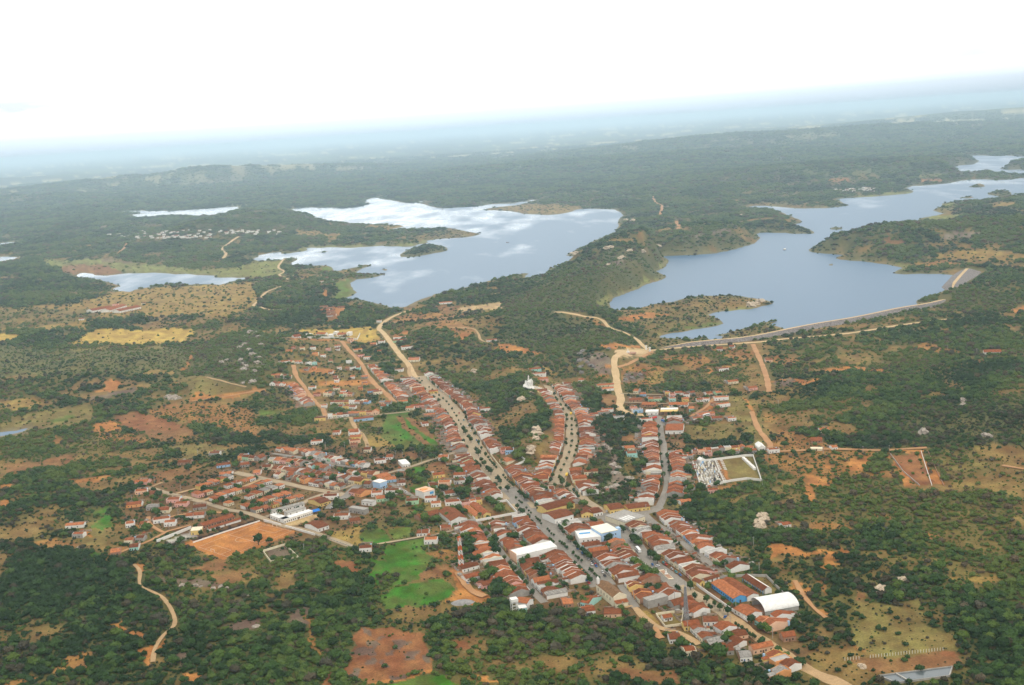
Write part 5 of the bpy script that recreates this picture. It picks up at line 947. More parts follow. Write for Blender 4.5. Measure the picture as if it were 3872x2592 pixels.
wall_line('boundary_wall', 'wall', 'white wall between street and pitch nearest its right corner', 'A', [(2200,1185),(2340,1225),(2480,1262),(2570,1290)], 2.4, .5, W)
wall_line('boundary_wall', 'wall', 'cream wall round the small concrete yard in front of the pitch', 'L5', [(80,92),(150,185),(395,148),(275,34)], 2.2, .5, CR, close=True)
wall_line('boundary_wall', 'wall', 'pale low wall from the pitch down to the gardens', 'B', [(300,1255),(640,1372),(850,1448)], 1.4, .4, CONC)
# football pitch: white lines and goals
pc = gp('F', [(738,2072), (978,1977), (1116,2008), (856,2112)])[:, :2]
LINE = wall_mat('lime_line', (.62, .50, .38), .1)
def on_pitch(a, b): p = (pc[0] * (1 - a) + pc[1] * a) * (1 - b) + (pc[3] * (1 - a) + pc[2] * a) * b; return p
pl = thing('pitch_markings', (*map(float, pc[0]), hz_at(*pc[0]) + .25), 0, 'pale boundary and halfway lines of the orange dirt football pitch', 'pitch lines')
def stripe(a, b, wd=.35):
    a, b = np.array(a), np.array(b); v = b - a; l = np.hypot(*v); n = np.array([-v[1], v[0]]) / l * wd / 2; k = max(2, int(l / 6)); vv, ff = [], []
    for i in range(k + 1):
        p = a + v * i / k
        for s in (-1, 1): q = p + n * s; vv.append((q[0] - pc[0][0], q[1] - pc[0][1], hz_at(*q) - hz_at(*pc[0])))
        if i: ff.append((2 * i - 2, 2 * i, 2 * i + 1, 2 * i - 1))
    mesh_obj('line', [tuple(map(float, v_)) for v_ in vv], ff, [LINE], pl)
for A, B in (((.03,.04),(.97,.04)), ((.97,.05),(.97,.95)), ((.97,.96),(.03,.96)), ((.03,.95),(.03,.05)), ((.5,.05),(.5,.95)), ((.034,.25),(.18,.25)), ((.18,.255),(.18,.745)), ((.18,.75),(.034,.75)), ((.966,.25),(.82,.25)), ((.82,.255),(.82,.745)), ((.82,.75),(.966,.75))): stripe(on_pitch(*A), on_pitch(*B))
cc = on_pitch(.5, .5); ring_ = [cc + 9 * np.array([math.cos(a), math.sin(a)]) for a in np.linspace(0, 6.283, 25)]
vv, ff = [], []
for i, p in enumerate(ring_):
    for s in (1, 1.04): q = cc + (p - cc) * s; vv.append((float(q[0] - pc[0][0]), float(q[1] - pc[0][1]), hz_at(*q) - hz_at(*pc[0]) + .03))
    if i: ff.append((2 * i - 2, 2 * i - 1, 2 * i + 1, 2 * i))
mesh_obj('centre_circle', vv, ff, [LINE], pl)
for k, e_ in enumerate((.03, .97)):
    p = on_pitch(e_, .44); q = on_pitch(e_, .56); v = q - p; l = float(np.hypot(*v))
    t = thing('goal', (float(p[0]), float(p[1]), hz_at(*p) + .2), math.atan2(v[1], v[0]), ('white goal frame at the near end of the dirt pitch', 'white goal frame at the far end of the dirt pitch')[k], 'goal')
    obj('post', box(0, .18, 0, .18, 0, 2.4), METAL_W, t); obj('post', box(l - .18, l, 0, .18, 0, 2.4), METAL_W, t); obj('crossbar', box(0, l, .01, .17, 2.41, 2.58), METAL_W, t)
# cemetery
wall_line('cemetery_wall', 'wall', 'white wall enclosing the cemetery of crowded tombs', 'D', [(800,375),(905,700),(1190,632),(1275,612),(1480,585),(1665,605),(1560,292),(1470,292),(1240,320),(1075,340)], 2.6, .5, W, close=True)
wall_line('cemetery_wall', 'wall', 'white inner wall between crowded tombs and the open grass half', 'D', [(1078,350),(1190,626)], 2.0, .4, W)
loc, ang, w, d = site3('D', (895,385), (962,372), (890,350)); t = thing('chapel', loc, ang, 'small white chapel with blue door at the back of the cemetery', 'chapel'); w = max(w, 6); d = 7
obj('wall', gable_y(0, w, 0, d, -1, 4, 6.2), W, t); obj('roof', roof_y(0, w, .3, d, 4, 6.2, .2), METAL_W, t); obj('door', box(w/2 - .8, w/2 + .8, -.1, -.004, -.3, 2.8), BLUE_P, t); obj('cross', join(box(w/2-.1, w/2+.1, .1, .3, 6.2, 8), box(w/2-.6, w/2-.11, .1, .3, 7.1, 7.4), box(w/2+.11, w/2+.6, .1, .3, 7.1, 7.4)), W, t)
TR = random.Random(4); ring = gp('D', [(815,385),(1065,352),(1180,612),(910,680)])[:, :2]; cg = gp('D', [(1000,420), (940,420)]); ta = math.atan2(*(cg[0] - cg[1])[1::-1])
TOMBM = [W, CONC, WALL['cream'], GR, LBLUE, wall_mat('black_marble', (.05,.05,.055), .1)]
x0, y0 = ring.min(0); x1, y1 = ring.max(0); n_t = 0; tomb_pts = []
nx_, ny_ = int((x1 - x0) / 3.0), int((y1 - y0) / 4.6)
for i in range(nx_ + 1):
    for j in range(ny_ + 1):
        p = np.array([x0 + i * 3.0 + TR.uniform(-.75, .75), y0 + j * 4.6 + TR.uniform(-1.0, 1.0)])
        if inside(p[:1], p[1:], ring)[0] and TR.random() < .95 and np.hypot(p[0] - loc[0] - 3, p[1] - loc[1] - 4) > 6.5: tomb_pts.append((p, j, p[0]))
tomb_pts.sort(key=lambda p: p[1]); tomb_pts = tomb_pts[:295]
rowc = {}; tomb_pts.sort(key=lambda p: (p[1], p[2])); jmin = tomb_pts[0][1]
KINDS = {'slab': '%s slab tomb, %s from the left in the %s row from the front', 'house': '%s gabled vault, %s from the left in the %s tomb row from the front', 'stele': '%s headstone tomb, %s from the left in the %s row from the front'}
COLN = ['white', 'grey', 'cream', 'dark grey', 'pale blue', 'black']
for p, j_, _x in tomb_pts:
    rowc[j_] = rowc.get(j_, 0) + 1
    k = TR.choice(('slab', 'slab', 'stele', 'stele', 'house')); ci_ = TR.choices(range(6), (56, 14, 8, 12, 4, 6))[0]; l = TR.choice((2.2, 2.6)); t = thing('tomb', (float(p[0]), float(p[1]), hz_at(*p)), .12 + TR.uniform(-.2, .2), KINDS[k] % (COLN[ci_], ORD[rowc[j_]], ORD[j_ - jmin + 1]), 'tomb', 'tombs in the walled cemetery'); m = TOMBM[ci_]
    add_part('slab', ('tomb', l, 'slab'), box(-.7, .7, -l / 2, l / 2, -.3, .75), m, t)
    if k == 'stele': add_part('headstone', ('tomb', l, 'headstone'), join(box(-.55, .55, l/2 - .3, l/2 - .02, .76, 2.2), box(-.12, .12, l/2 - .28, l/2 - .05, 2.21, 2.9)), m, t)
    if k == 'house': add_part('vault', ('tomb', l, 'vault'), gable_y(-.65, .65, -l/2 + .05, l/2 - .05, .76, 2.3, 2.9), m, t)
loc, ang, w, d = site3('D', (1590,460), (1612,458), (1530,312), pad=.1); t = thing('niche_wall', loc, ang, 'stepped row of white burial niches along the right cemetery wall', 'niches')
for k in range(7): obj('niche_block', box(-2.2, .8, d * k / 7 + .1, d * (k + 1) / 7 - .5, -1, 2.6 + .3 * (k % 2)), W, t)
for i, (p, q) in enumerate((((1090,345),(1150,455)), ((1130,470),(1210,600)), ((1165,345),(1215,460)))):
    for k in range(6):
        a = gp('D', [(p[0] + (q[0] - p[0]) * k / 5, p[1] + (q[1] - p[1]) * k / 5)])[0]
        t = thing('grave_plot', tuple(map(float, a)), .1, '%s grave plot with white rim from the far wall, %s' % (ORD[k + 1], ('beside the inner wall', 'nearest the gate side', 'along the grass edge')[i]), 'grave', 'rimmed grave plots in the cemetery')
        add_part('rim', ('plot', 'rim'), join(box(-1.4,1.4,-.2,0,-.3,.45), box(-1.4,1.4,3,3.2,-.3,.45), box(-1.4,-1.2,.01,2.99,-.3,.45), box(1.2,1.4,.01,2.99,-.3,.45)), W, t)
        add_part('grave_bed', ('plot', 'grave_bed'), box(-1.19,1.19,.01,2.99,-.3,.2), GR, t)
# fuel station and the long sheds on the right
loc, ang, w, d = site3('J', (1060,1105), (1278,1100), (1055,1060)); t = thing('fuel_station', loc, ang, 'fuel station with wide yellow and white canopy beside the open square', 'fuel station')
obj('canopy', box(-.3, w + .3, 0, 16, 4.6, 5.4), Y_, t); obj('canopy_top', box(.0, w, 7, 15.8, 5.41, 6.4), METAL_W, t); obj('sign', box(w * .35, w * .5, 16.1, 16.5, 5.5, 8), WALL['yellow'], t)
for k in range(5): obj('column', box(w * k / 4 - .2 + (.3 if k == 0 else 0), w * k / 4 + .2, .4, .8, -1, 4.6), WALL['orange'], t)
obj('kiosk', box(w * .2, w * .8, 8, 14, -1, 4.5), WALL['orange'], t)
t = simple('shop', 'shop', 'low white shop with flat front left of the fuel station', site3('J', (870,1105), (1030,1102), (868,1062)), 4.6, .4, 'flat', W, W, 3)
t = simple('shed', 'shed', 'long orange roofed shed behind the fuel station, the left of two', site3('J', (822,1000), (995,1000), (822,952)), 3.2, 5.2, 'x', WALL['brick'], ROOF['orange'], 4)
t = simple('shed', 'shed', 'long orange roofed white shed behind the fuel station, the right of two', site3('J', (1165,1002), (1402,998), (1168,948)), 3.2, 5.2, 'x', W, ROOF['orange'], 6)
t = simple('house', 'house', 'small teal house with orange roof right of the fuel station', site3('J', (1420,1062), (1485,1060), (1420,1015)), 4.4, 6, 'x', WALL['teal'], ROOF['orange'], 2)
t = simple('house', 'house', 'big white house with red roof above the right hand street', site3('J', (1122,1345), (1342,1342), (1130,1262)), 5.2, 7.6, 'x', W, ROOF['red'], 3)
t = simple('house', 'house', 'small white pavilion with arched roof beside the path end', site3('L3', (60,1262), (118,1258), (58,1225)), 4.2, 6.6, 'y', W, METAL_W, 2)
t = simple('house', 'house', 'lone farmhouse with broad red roof in the far right scrub', site3('L3', (1990,432), (2140,430), (2020,400)), 3.4, 6.2, 'x', W, ROOF['red'], 3)
t = simple('house', 'house', 'brick house with red roof in the orange clearing on the right', site3('L3', (508,1195), (604,1192), (510,1165)), 3.2, 5.4, 'x', WALL['brick'], ROOF['red'], 2)
t = simple('shed', 'shed', 'long pale wall shed beside the orange track on the right', site3('L3', (505,1262), (606,1260), (505,1248)), 2.6, .3, 'flat', CR, CR, 0)
# station at the reservoir road, entrance, monument
t = simple('pump_house', 'house', 'white building with red and white roof below the dam road', site3('J', (1770,300), (1842,298), (1750,240)), 4, 7, 'x', W, ROOF['red'], 2)
t = simple('pump_house', 'house', 'smaller white hut with red trim right of the pump house', site3('J', (1925,262), (1988,262), (1925,240)), 3, 4.6, 'x', W, ROOF['red'], 2)
for k, p in enumerate(((880,278), (925,300))):
    q = gp('J', [p])[0]; t = thing('gate_pillar', tuple(map(float, q)), 0, ('white gate pillar on the far side of the dam road', 'white gate pillar on the near side of the dam road')[k], 'pillar')
    obj('shaft', box(-1.4, 1.4, -1, 1, -1, 6), W, t); obj('cap', box(-2, 2, -1.4, 1.4, 6.01, 7), W, t)
q = gp('J', [(650,325)])[0]; t = thing('roundabout_monument', tuple(map(float, q)), 0, 'white monument on a round brick bed where the roads meet', 'monument')
obj('bed', ([(14 * math.cos(a), 9 * math.sin(a), z) for z in (-.5, 1.0) for a in np.linspace(0, 6.283, 24, endpoint=False)], [tuple(range(47, 23, -1))[::-1]] + [(i, (i + 1) % 24, 24 + (i + 1) % 24, 24 + i) for i in range(24)]), WALL['brick'], t); obj('pedestal', box(-2.5, 2.5, -2, 2, 1.01, 3.5), W, t); obj('obelisk', ([(-1,-1,3.51),(1,-1,3.51),(1,1,3.51),(-1,1,3.51),(0,0,9)], [(0,1,4),(1,2,4),(2,3,4),(3,0,4),(3,2,1,0)]), W, t)
# plaza bed with a small white statue in the second street
pb = gp('G', [(585,245),(700,350),(760,345),(640,238)]); c = pb.mean(0); t = thing('plaza_bed', tuple(map(float, c)), 0, 'brown flower bed with pale kerb in the middle of the second street', 'flower bed')
P4 = [(float(p[0] - c[0]), float(p[1] - c[1])) for p in pb]; o4 = lambda s, z: [(x * s, y * s, z) for x, y in P4]
mesh_obj('kerb', o4(1, -.5) + o4(1, .75), [(0,1,5,4),(1,2,6,5),(2,3,7,6),(3,0,4,7),(7,6,5,4)], [WALL['cream']], t); mesh_obj('soil_bed', o4(.84, .5) + o4(.84, .85), [(0,1,5,4),(1,2,6,5),(2,3,7,6),(3,0,4,7),(7,6,5,4)], [WALL['brick']], t)
t = thing('statue', (float(c[0]), float(c[1]), float(c[2]) + .85), 0, 'small white statue on a stepped pedestal in the plaza bed', 'statue')
obj('pedestal', join(box(-1.3,1.3,-1.3,1.3,0,.7), box(-.7,.7,-.7,.7,.71,2.4)), W, t); obj('figure', ([(r * math.cos(a), r * math.sin(a), z) for r, z in ((.45,2.41),(.38,3.3),(.5,3.9),(.18,4.2),(.22,4.5),(.05,4.75)) for a in np.linspace(0,6.283,8,endpoint=False)], [(k*8+i, k*8+(i+1)%8, k*8+8+(i+1)%8, k*8+8+i) for k in range(5) for i in range(8)]), W, t)
# towers
def lattice(name, label, tile, foot, h, b0, b1, cols, n):
    q = gp(tile, [foot])[0]; t = thing(name, tuple(map(float, q)), .3, label, 'tower'); bw = .22
    def bar(p, r, wd):
        p, r = Vector(p), Vector(r); d_ = (r - p).normalized(); a = d_.orthogonal().normalized() * wd; c_ = d_.cross(a.normalized()) * wd
        return [tuple(e + a * s1 + c_ * s2) for e in (p, r) for s1, s2 in ((-1,-1),(1,-1),(1,1),(-1,1))], [(0,1,5,4),(1,2,6,5),(2,3,7,6),(3,0,4,7),(3,2,1,0),(4,5,6,7)]
    for k in range(n):
        z0, z1 = h * k / n, h * (k + 1) / n; r0, r1 = b0 + (b1 - b0) * k / n, b0 + (b1 - b0) * (k + 1) / n; g = []
        cn = ((-1,-1),(1,-1),(1,1),(-1,1))
        for i in range(4):
            a, b = cn[i], cn[(i + 1) % 4]
            g.append(bar((a[0]*r0, a[1]*r0, z0), (a[0]*r1, a[1]*r1, z1 - .01), bw)); g.append(bar((a[0]*r0, a[1]*r0, z0), (b[0]*r1, b[1]*r1, z1 - .01), bw * .6)); g.append(bar((b[0]*r0, b[1]*r0, z0), (a[0]*r1, a[1]*r1, z1 - .01), bw * .6)); g.append(bar((a[0]*r1, a[1]*r1, z1 - .1), (b[0]*r1, b[1]*r1, z1 - .1), bw * .6))
        obj('tower_section', join(*g), cols[k % len(cols)], t)
    stamp(q[0], q[1], 3); return t
t = lattice('telecom_tower', 'orange and white banded telecom tower at the left edge of the lower town', 'E', (350,340), 31, 2.0, .9, [ORANGE_P, METAL_W], 7)
for k in range(3): obj('antenna', box(1.0 - k * .9, 1.4 - k * .9, -1.6, -1.2, 27, 30), METAL_W, t)
wall_line('boundary_wall', 'wall', 'low grey wall round the foot of the banded tower', 'E', [(265,345),(300,372),(400,365),(385,325)], 1.6, .3, CONC)
t = lattice('lattice_tower', 'thin grey lattice tower above the lower right houses', 'G', (906,828), 29, 1.6, .5, [METAL_G], 7)
obj('mast', box(-.15, .15, -.15, .15, 29.01, 34), METAL_G, t)
q = gp('E', [(1020,880)])[0]; t = thing('water_tower', tuple(map(float, q)), .3, 'white water tower on tall legs at the near edge of the lower town', 'water tower')
for a_, b_ in ((-2.6,-2.6),(2.2,-2.6),(2.2,2.2),(-2.6,2.2)): obj('leg', box(a_, a_ + .5, b_, b_ + .5, -1, 9), W, t)
obj('tank', box(-2.9, 3.0, -2.9, 3.0, 9.01, 11.6), W, t); obj('brace', join(box(-2.09, 2.19, -2.5, -2.3, 3, 3.4), box(-2.09, 2.19, 2.3, 2.5, 3, 3.4), box(-2.09, 2.19, -2.5, -2.3, 6, 6.4), box(-2.09, 2.19, 2.3, 2.5, 6, 6.4)), W, t); claim(corners(q[:2], (1,0), (0,1), -3, 3, -3, 3))
t = simple('house', 'house', 'teal hut with hollow flat roof below the white water tower', site3('E', (1085,905), (1180,890), (1080,865)), 4.0, .5, 'flat', WALL['teal'], W, 1)
t = simple('house', 'house', 'white two storey house with orange roof next to the water tower', site3('E', (1180,860), (1260,800), (1100,790)), 5.6, 7.6, 'y', W, ROOF['orange'], 2, 'side')
# walled plot beside the grey tower
wall_line('boundary_wall', 'wall', 'cream wall round the grassy plot by the grey tower', 'G', [(555,762),(660,905),(845,880),(870,730),(720,735)], 2.0, .4, CR, close=True)
t = simple('shed', 'shed', 'small white hut with red roof in the walled grassy plot', site3('G', (645,838), (745,820), (630,800)), 3.2, 4.8, 'x', W, ROOF['red'], 2)
t = simple('house', 'house', 'grey concrete two storey shell beside the scrap heap', site3('G', (470,685), (698,625), (430,640)), 6.5, .3, 'flat', GR, GR, 1)
t = simple('house', 'house', 'yellow and salmon house below the grey lattice tower', site3('G', (885,945), (1065,925), (845,890)), 4.2, 6.4, 'x', Y_, ROOF['red'], 4)
t = simple('house', 'house', 'peach house with broad orange roof and three windows near the dirt road', site3('G', (1680,1222), (1915,1170), (1625,1180)), 4.4, 6.6, 'x', WALL['peach'], ROOF['orange'], 4)
t = simple('house', 'house', 'brick house with arched red roof alone below the sports hall', site3('G', (2030,1075), (2175,1055), (1990,1020)), 4.2, 6.4, 'x', WALL['brick'], ROOF['red'], 2)
# farm, estate, dam
for k, (a, b, c, lab) in enumerate((((820,1272),(995,1240),(850,1245),'left barn'), ((975,1268),(1125,1222),(1000,1235),'middle barn'), ((1060,1275),(1250,1235),(1100,1240),'right barn'))): simple('barn', 'barn', '%s of three long white farm barns with red roofs in the dry meadow' % lab, site3('K1', a, b, c, pad=.1), 5, 9, 'x', W, ROOF['red'], 6)
t = simple('house', 'house', 'small white red roofed house left of the long white estate wall', site3('H', (445,202), (530,198), (450,160)), 4, 7.5, 'x', W, ROOF['red'], 2)
wall_line('estate_wall', 'wall', 'long white estate wall facing the orange track', 'H', [(605,200),(900,200),(1070,214),(1240,220),(1272,150)], 3.4, .6, W)
for a, b, lab in (((720,172),(830,172),'orange roofed house behind the left part of the white estate wall'), ((985,178),(1090,178),'orange roofed house behind the right part of the white estate wall')): simple('house', 'house', lab, site3('H', a, b, (a[0], a[1] - 32)), 4, 7, 'x', W, ROOF['orange'], 3)
for a, b, lab in (((610,190),(680,188),'white gate block at the left end of the estate wall'), ((875,198),(925,198),'white gabled gate block in the middle of the estate wall'), ((935,165),(975,165),'white flat block behind the estate gate'), ((1100,172),(1145,172),'white flat block at the right of the estate')): simple('outbuilding', 'building', lab, site3('H', a, b, (a[0], a[1] - 22), pad=.1), 6.5, .5, 'flat', W, W, 2)
RIP = wall_mat('riprap_stone', (.225, .20, .19), .4)
def dam(label, crest, h, run):
    P = smooth_line(np.concatenate([gp(tl, p) for tl, p in crest])[:, :2], 12); T = np.gradient(P, axis=0); T /= np.hypot(T[:, 0], T[:, 1])[:, None]; Nn = np.column_stack([T[:, 1], -T[:, 0]]); o0 = P[0]; t = thing('dam', (float(o0[0]), float(o0[1]), 0), 0, label, 'dam'); prof = [(-run * .75, -3), (-3.5, h), (3.5, h), (run, -1.5)]; DR = random.Random(9)
    def strip(name, k0, k1, mat, nsub):
        vv, ff = [], []
        for i in range(len(P)):
            en = min(1, .25 + min(i, len(P) - 1 - i) / 5)
            for s in range(nsub + 1):
                f_ = s / nsub; x_ = prof[k0][0] + (prof[k1][0] - prof[k0][0]) * f_; z_ = prof[k0][1] + (prof[k1][1] - prof[k0][1]) * f_; jt = (DR.random() - .5) * (1.0 if nsub > 1 and 0 < s < nsub else 0)
                q = P[i] + Nn[i] * (x_ * en); vv.append((float(q[0] - o0[0]), float(q[1] - o0[1]), z_ * en + jt + .8))
        for i in range(len(P) - 1):
            for s in range(nsub): b0 = i * (nsub + 1) + s; ff.append((b0, b0 + nsub + 1, b0 + nsub + 2, b0 + 1))
        mesh_obj(name, vv, ff, [mat], t)
    strip('water_face', 0, 1, RIP, 3); strip('crest_road', 1, 2, M_SAND, 1); strip('stone_face', 2, 3, RIP, 6)
    for p in P[::1]: stamp(p[0], p[1], run * .7)
dam('long stone faced dam with a pale road along its crest', [('F', [(2500,1316),(2700,1298),(2842,1283)]), ('L3', [(500,212),(900,144),(1250,70),(1470,34)]), ('K4', [(1580,1420),(1640,1385),(1640,1355)])], 7, 17)
dam('short steep stone dam at the far right end of the reservoir', [('K4', [(1700,1300),(1780,1210),(1862,1120)])], 10, 42)
# long basin of grey water at the lower right, posts of the wire fence
bz = gp('L4', [(1080,1500),(1235,1562),(1700,1500),(1725,1420)]); c = bz[0]; t = thing('water_tank', tuple(map(float, c)), 0, 'long grey concrete water basin at the lower right edge', 'water basin')
B4 = [(float(p[0] - c[0]), float(p[1] - c[1])) for p in bz]; cx_, cy_ = sum(p[0] for p in B4) / 4, sum(p[1] for p in B4) / 4; sh = lambda s, z: [(cx_ + (x - cx_) * s, cy_ + (y - cy_) * s, z) for x, y in B4]
rimv = sh(1, -2) + sh(1, 1.6) + sh(.965, 1.6) + sh(.965, .3); mesh_obj('basin_rim', rimv, [(i + a * 4, (i + 1) % 4 + a * 4, (i + 1) % 4 + a * 4 + 4, i + a * 4 + 4) for a in range(3) for i in range(4)], [CONC], t)
M_TANK, nt, b = node_mat('tank_water'); b.inputs['Base Color'].default_value = (.10, .12, .13, 1); b.inputs['Roughness'].default_value = .15; b.inputs['Specular IOR Level'].default_value = .5
mesh_obj('water', sh(.964, .8), [(0,1,2,3)], [M_TANK], t); pa, pb_ = (np.array(B4[0]) * .76 + np.array(B4[3]) * .24), (np.array(B4[1]) * .76 + np.array(B4[2]) * .24); nv = np.array([.5, .2])
mesh_obj('cross_wall', [(*map(float, pa - nv), -1), (*map(float, pb_ - nv), -1), (*map(float, pb_ + nv), -1), (*map(float, pa + nv), -1), (*map(float, pa - nv), 1.62), (*map(float, pb_ - nv), 1.62), (*map(float, pb_ + nv), 1.62), (*map(float, pa + nv), 1.62)], [(4,5,6,7),(0,1,5,4),(1,2,6,5),(2,3,7,6),(3,0,4,7)], [CONC], t); claim([tuple(map(float, p[:2])) for p in bz])
fp = gp('L4', [(800,1360), (1640,1272)]); t = thing('fence', tuple(map(float, fp[0])), 0, 'row of white concrete fence posts across the dry clearing', 'fence')
for k in range(36):
    if 5 < k < 9: continue
    p = fp[0] + (fp[1] - fp[0]) * k / 35; x_, y_ = float(p[0] - fp[0][0]), float(p[1] - fp[0][1]); o = add_part('post', ('fence', 'post'), box(-.14, .14, -.14, .14, -.5, 2.4), W, t); o.location = (x_, y_, hz_at(p[0], p[1]) - float(fp[0][2])); stamp(p[0], p[1], 1)
# bare sports field on the right: low walls
wall_line('boundary_wall', 'wall', 'low white wall on the right side of the bare brown field', 'L3', [(1452,1265),(1500,1420),(1545,1560)], 1.3, .4, W)
wall_line('boundary_wall', 'wall', 'low grey wall on the slanting left side of the bare brown field', 'L3', [(1190,1290),(1300,1440),(1440,1560)], 1.2, .4, CONC)
wall_line('boundary_wall', 'wall', 'orange earth fence right of the bare brown field', 'L3', [(1510,1260),(1580,1420),(1650,1568)], 1.2, .4, WALL['brick'])
# ------------------------------------------------------------------ rows of houses
TANKM = [WALL['grey'], LBLUE, W]
row("the main street's left row", 'near', 'R', 16, [('I', [(25,205),(190,380),(330,520),(450,650),(560,800),(610,960),(695,1095)])], roofs=MID)
row("the town centre's left frontage", 'near', 'R', 16, [('C', [(220,335),(330,500),(440,622),(605,810)])], roofs=OLD, ws=(8.5, 10, 12))
row("the lower main street's left row", 'near', 'R', 18, [('C', [(890,1075),(1000,1190),(1130,1330),(1290,1455)]), ('E', [(1560,95),(1760,300),(1900,430),(2060,590)])], roofs=OLD)
row("the main street's right row", 'near', 'L', 16, [('I', [(145,135),(280,270),(400,370),(480,430),(560,490),(680,615),(700,745),(760,785),(850,925),(920,1025),(985,1130)])], roofs=OLD)
row("the centre's right frontage", 'near', 'L', 18, [('C', [(620,470),(720,580),(800,672),(990,872),(1080,962),(1190,1062)])], roofs=OLD)
row("the lower main street's right row", 'near', 'L', 20, [('C', [(1300,1180),(1400,1260),(1480,1320)]), ('E', [(1850,82),(2000,232),(2180,392),(2330,522)])], roofs=OLD)
row("the curved street's left row", 'near', 'R', 16, [('I', [(1690,340),(1800,470),(1890,600),(1922,720),(1917,880),(1907,1000),(1848,1170),(1785,1300),(1715,1480)])], roofs=MID, gap=.01)
row("the curved street's right row", 'near', 'L', 16, [('I', [(1755,290),(1855,410),(1955,540),(2055,650),(2088,750),(2112,900),(2112,1000),(2088,1150),(2015,1300)])], roofs=MID, gap=.01)
row("the slanting street's right row", 'near', 'L', 16, [('C', [(1440,500),(1480,620),(1560,740),(1620,800)])], roofs=OLD)
row("the slanting street's left row", 'near', 'R', 13, [('C', [(1060,720),(1310,698),(1480,806),(1580,886)])], roofs=OLD)
row("the right street's left row", 'near', 'R', 16, [('J', [(1012,1232),(1022,1320),(1034,1500)]), ('D', [(374,232),(392,420),(412,560),(382,680),(332,820),(282,960)])], roofs=MID, gap=.02)
row("the right street's right row", 'near', 'L', 16, [('D', [(494,290),(516,420),(526,590),(504,640),(472,820)])], roofs=MID, gap=.02)
row("the square's right row", 'near', 'L', 20, [('J', [(1142,1160),(1132,1250)])], roofs=MID)
row("the outer street's right row", 'near', 'L', 17, [('D', [(282,990),(432,1150),(592,1280),(742,1390),(900,1530)]), ('G', [(1152,90),(1302,200),(1442,288)])], roofs=OLD, gap=.06)
row("the second street's right row", 'near', 'L', 18, [('C', [(2150,1200),(2335,1345)]), ('D', [(122,1302),(302,1482)]), ('G', [(562,52),(732,182),(872,272),(962,362)])], roofs=OLD)
row("the outer street's left row", 'near', 'R', 14, [('D', [(195,1085),(440,1305),(610,1430)]), ('G', [(955,60),(1180,235)])], roofs=MID)
row("the second street's left row", 'near', 'R', 18, [('C', [(2070,1330),(2200,1462)]), ('G', [(300,62),(390,172),(500,292),(622,382)])], roofs=OLD)
row("the school wall's opposite row", 'near', 'R', 16, [('G', [(640,442),(860,552),(1120,702),(1232,765)])], roofs=OLD)
row("the dirt road's left row", 'near', 'R', 14, [('G', [(1395,890),(1600,1012),(1760,1075),(1920,1175),(2090,1305),(2300,1420)])], roofs=OLD, gap=.15, ws=(8.5, 10, 12))
row("the dirt road's right row", 'near', 'L', 14, [('G', [(1622,832),(1742,892),(1882,985)])], roofs=MID)
row("the row beside the church", 'near', 'L', 15, [('G', [(192,432),(292,562),(420,684)])], roofs=OLD)
row("the side lane's right row", 'near', 'L', 15, [('C', [(430,1180),(542,1372),(640,1482)]), ('E', [(922,122),(1052,292),(1202,502),(1422,725)])], roofs=OLD)
row("the side lane's left row", 'near', 'R', 18, [('C', [(215,1080),(300,1202),(420,1402)]), ('E', [(702,62),(900,302),(1002,432),(1152,592),(1242,702)])], roofs=MID)
row("the lower village lane's row", 'near', 'L', 13, [('G', [(950,950),(1090,1090)])], roofs=OLD)
singles('the lowest village houses', 'G', [(780,1090,9),(900,1120,8),(960,1230,9),(1130,1120,9),(1220,1100,8),(1390,1225,9),(1500,1190,10),(1420,1300,11),(1600,1300,9),(1260,960,12),(1540,1040,12),(1660,1070,10),(1200,1130,9),(1100,1000,12),(1250,1010,9),(1340,1060,9),(2020,1340,9),(2130,1400,9),(2230,1490,9),(1190,880,12),(1330,900,11),(1080,830,9),(1150,800,9)], d=11, roofs=OLD)
singles('the houses below the church', 'E', [(1960,930,11),(2260,960,14),(1700,830,9),(2080,880,12),(1480,780,15),(1790,820,9)], d=11, roofs=MID)
singles("the banded tower's houses", 'E', [(470,365,18),(640,265,13),(510,490,16),(760,470,12),(700,590,12)], d=10, roofs=MID, ang=.5)
row("the upper left terrace", 'left', 'L', 12, [('A', [(2080,225),(2335,275)]), ('B', [(150,245),(270,303),(600,375),(720,405),(980,450)])], roofs=NEW, gap=.02)
row("the pale terrace at far left", 'left', 'L', 10, [('A', [(1600,335),(1890,355)])], roofs=OLD)
row("the second left terrace", 'left', 'L', 13, [('A', [(1980,370),(2335,405)]), ('B', [(200,428),(480,488),(660,505)])], roofs=OLD, gap=.02)
row("the tree shaded terrace", 'left', 'L', 12, [('B', [(660,500),(850,540),(1100,565)])], roofs=OLD)
row("the long red roofed terrace", 'left', 'L', 14, [('A', [(2030,480),(2335,525)]), ('B', [(30,530),(480,580),(950,660)])], roofs=OLD, gap=.01)
row("the left avenue's far row", 'left', 'L', 12, [('A', [(2050,565),(2335,605)]), ('B', [(260,655),(700,725)])], roofs=OLD, gap=.04)
row("the corner block by the tarpaulins", 'left', 'L', 15, [('B', [(800,775),(1000,820)])], roofs=OLD, ws=(10, 12)); row("the rear of the corner block", 'left', 'L', 12, [('B', [(880,690),(1180,690)])], roofs=OLD)
ca_ = math.atan2(*(gp('A', [(1560,560)])[0] - gp('A', [(1110,710)])[0])[1::-1])
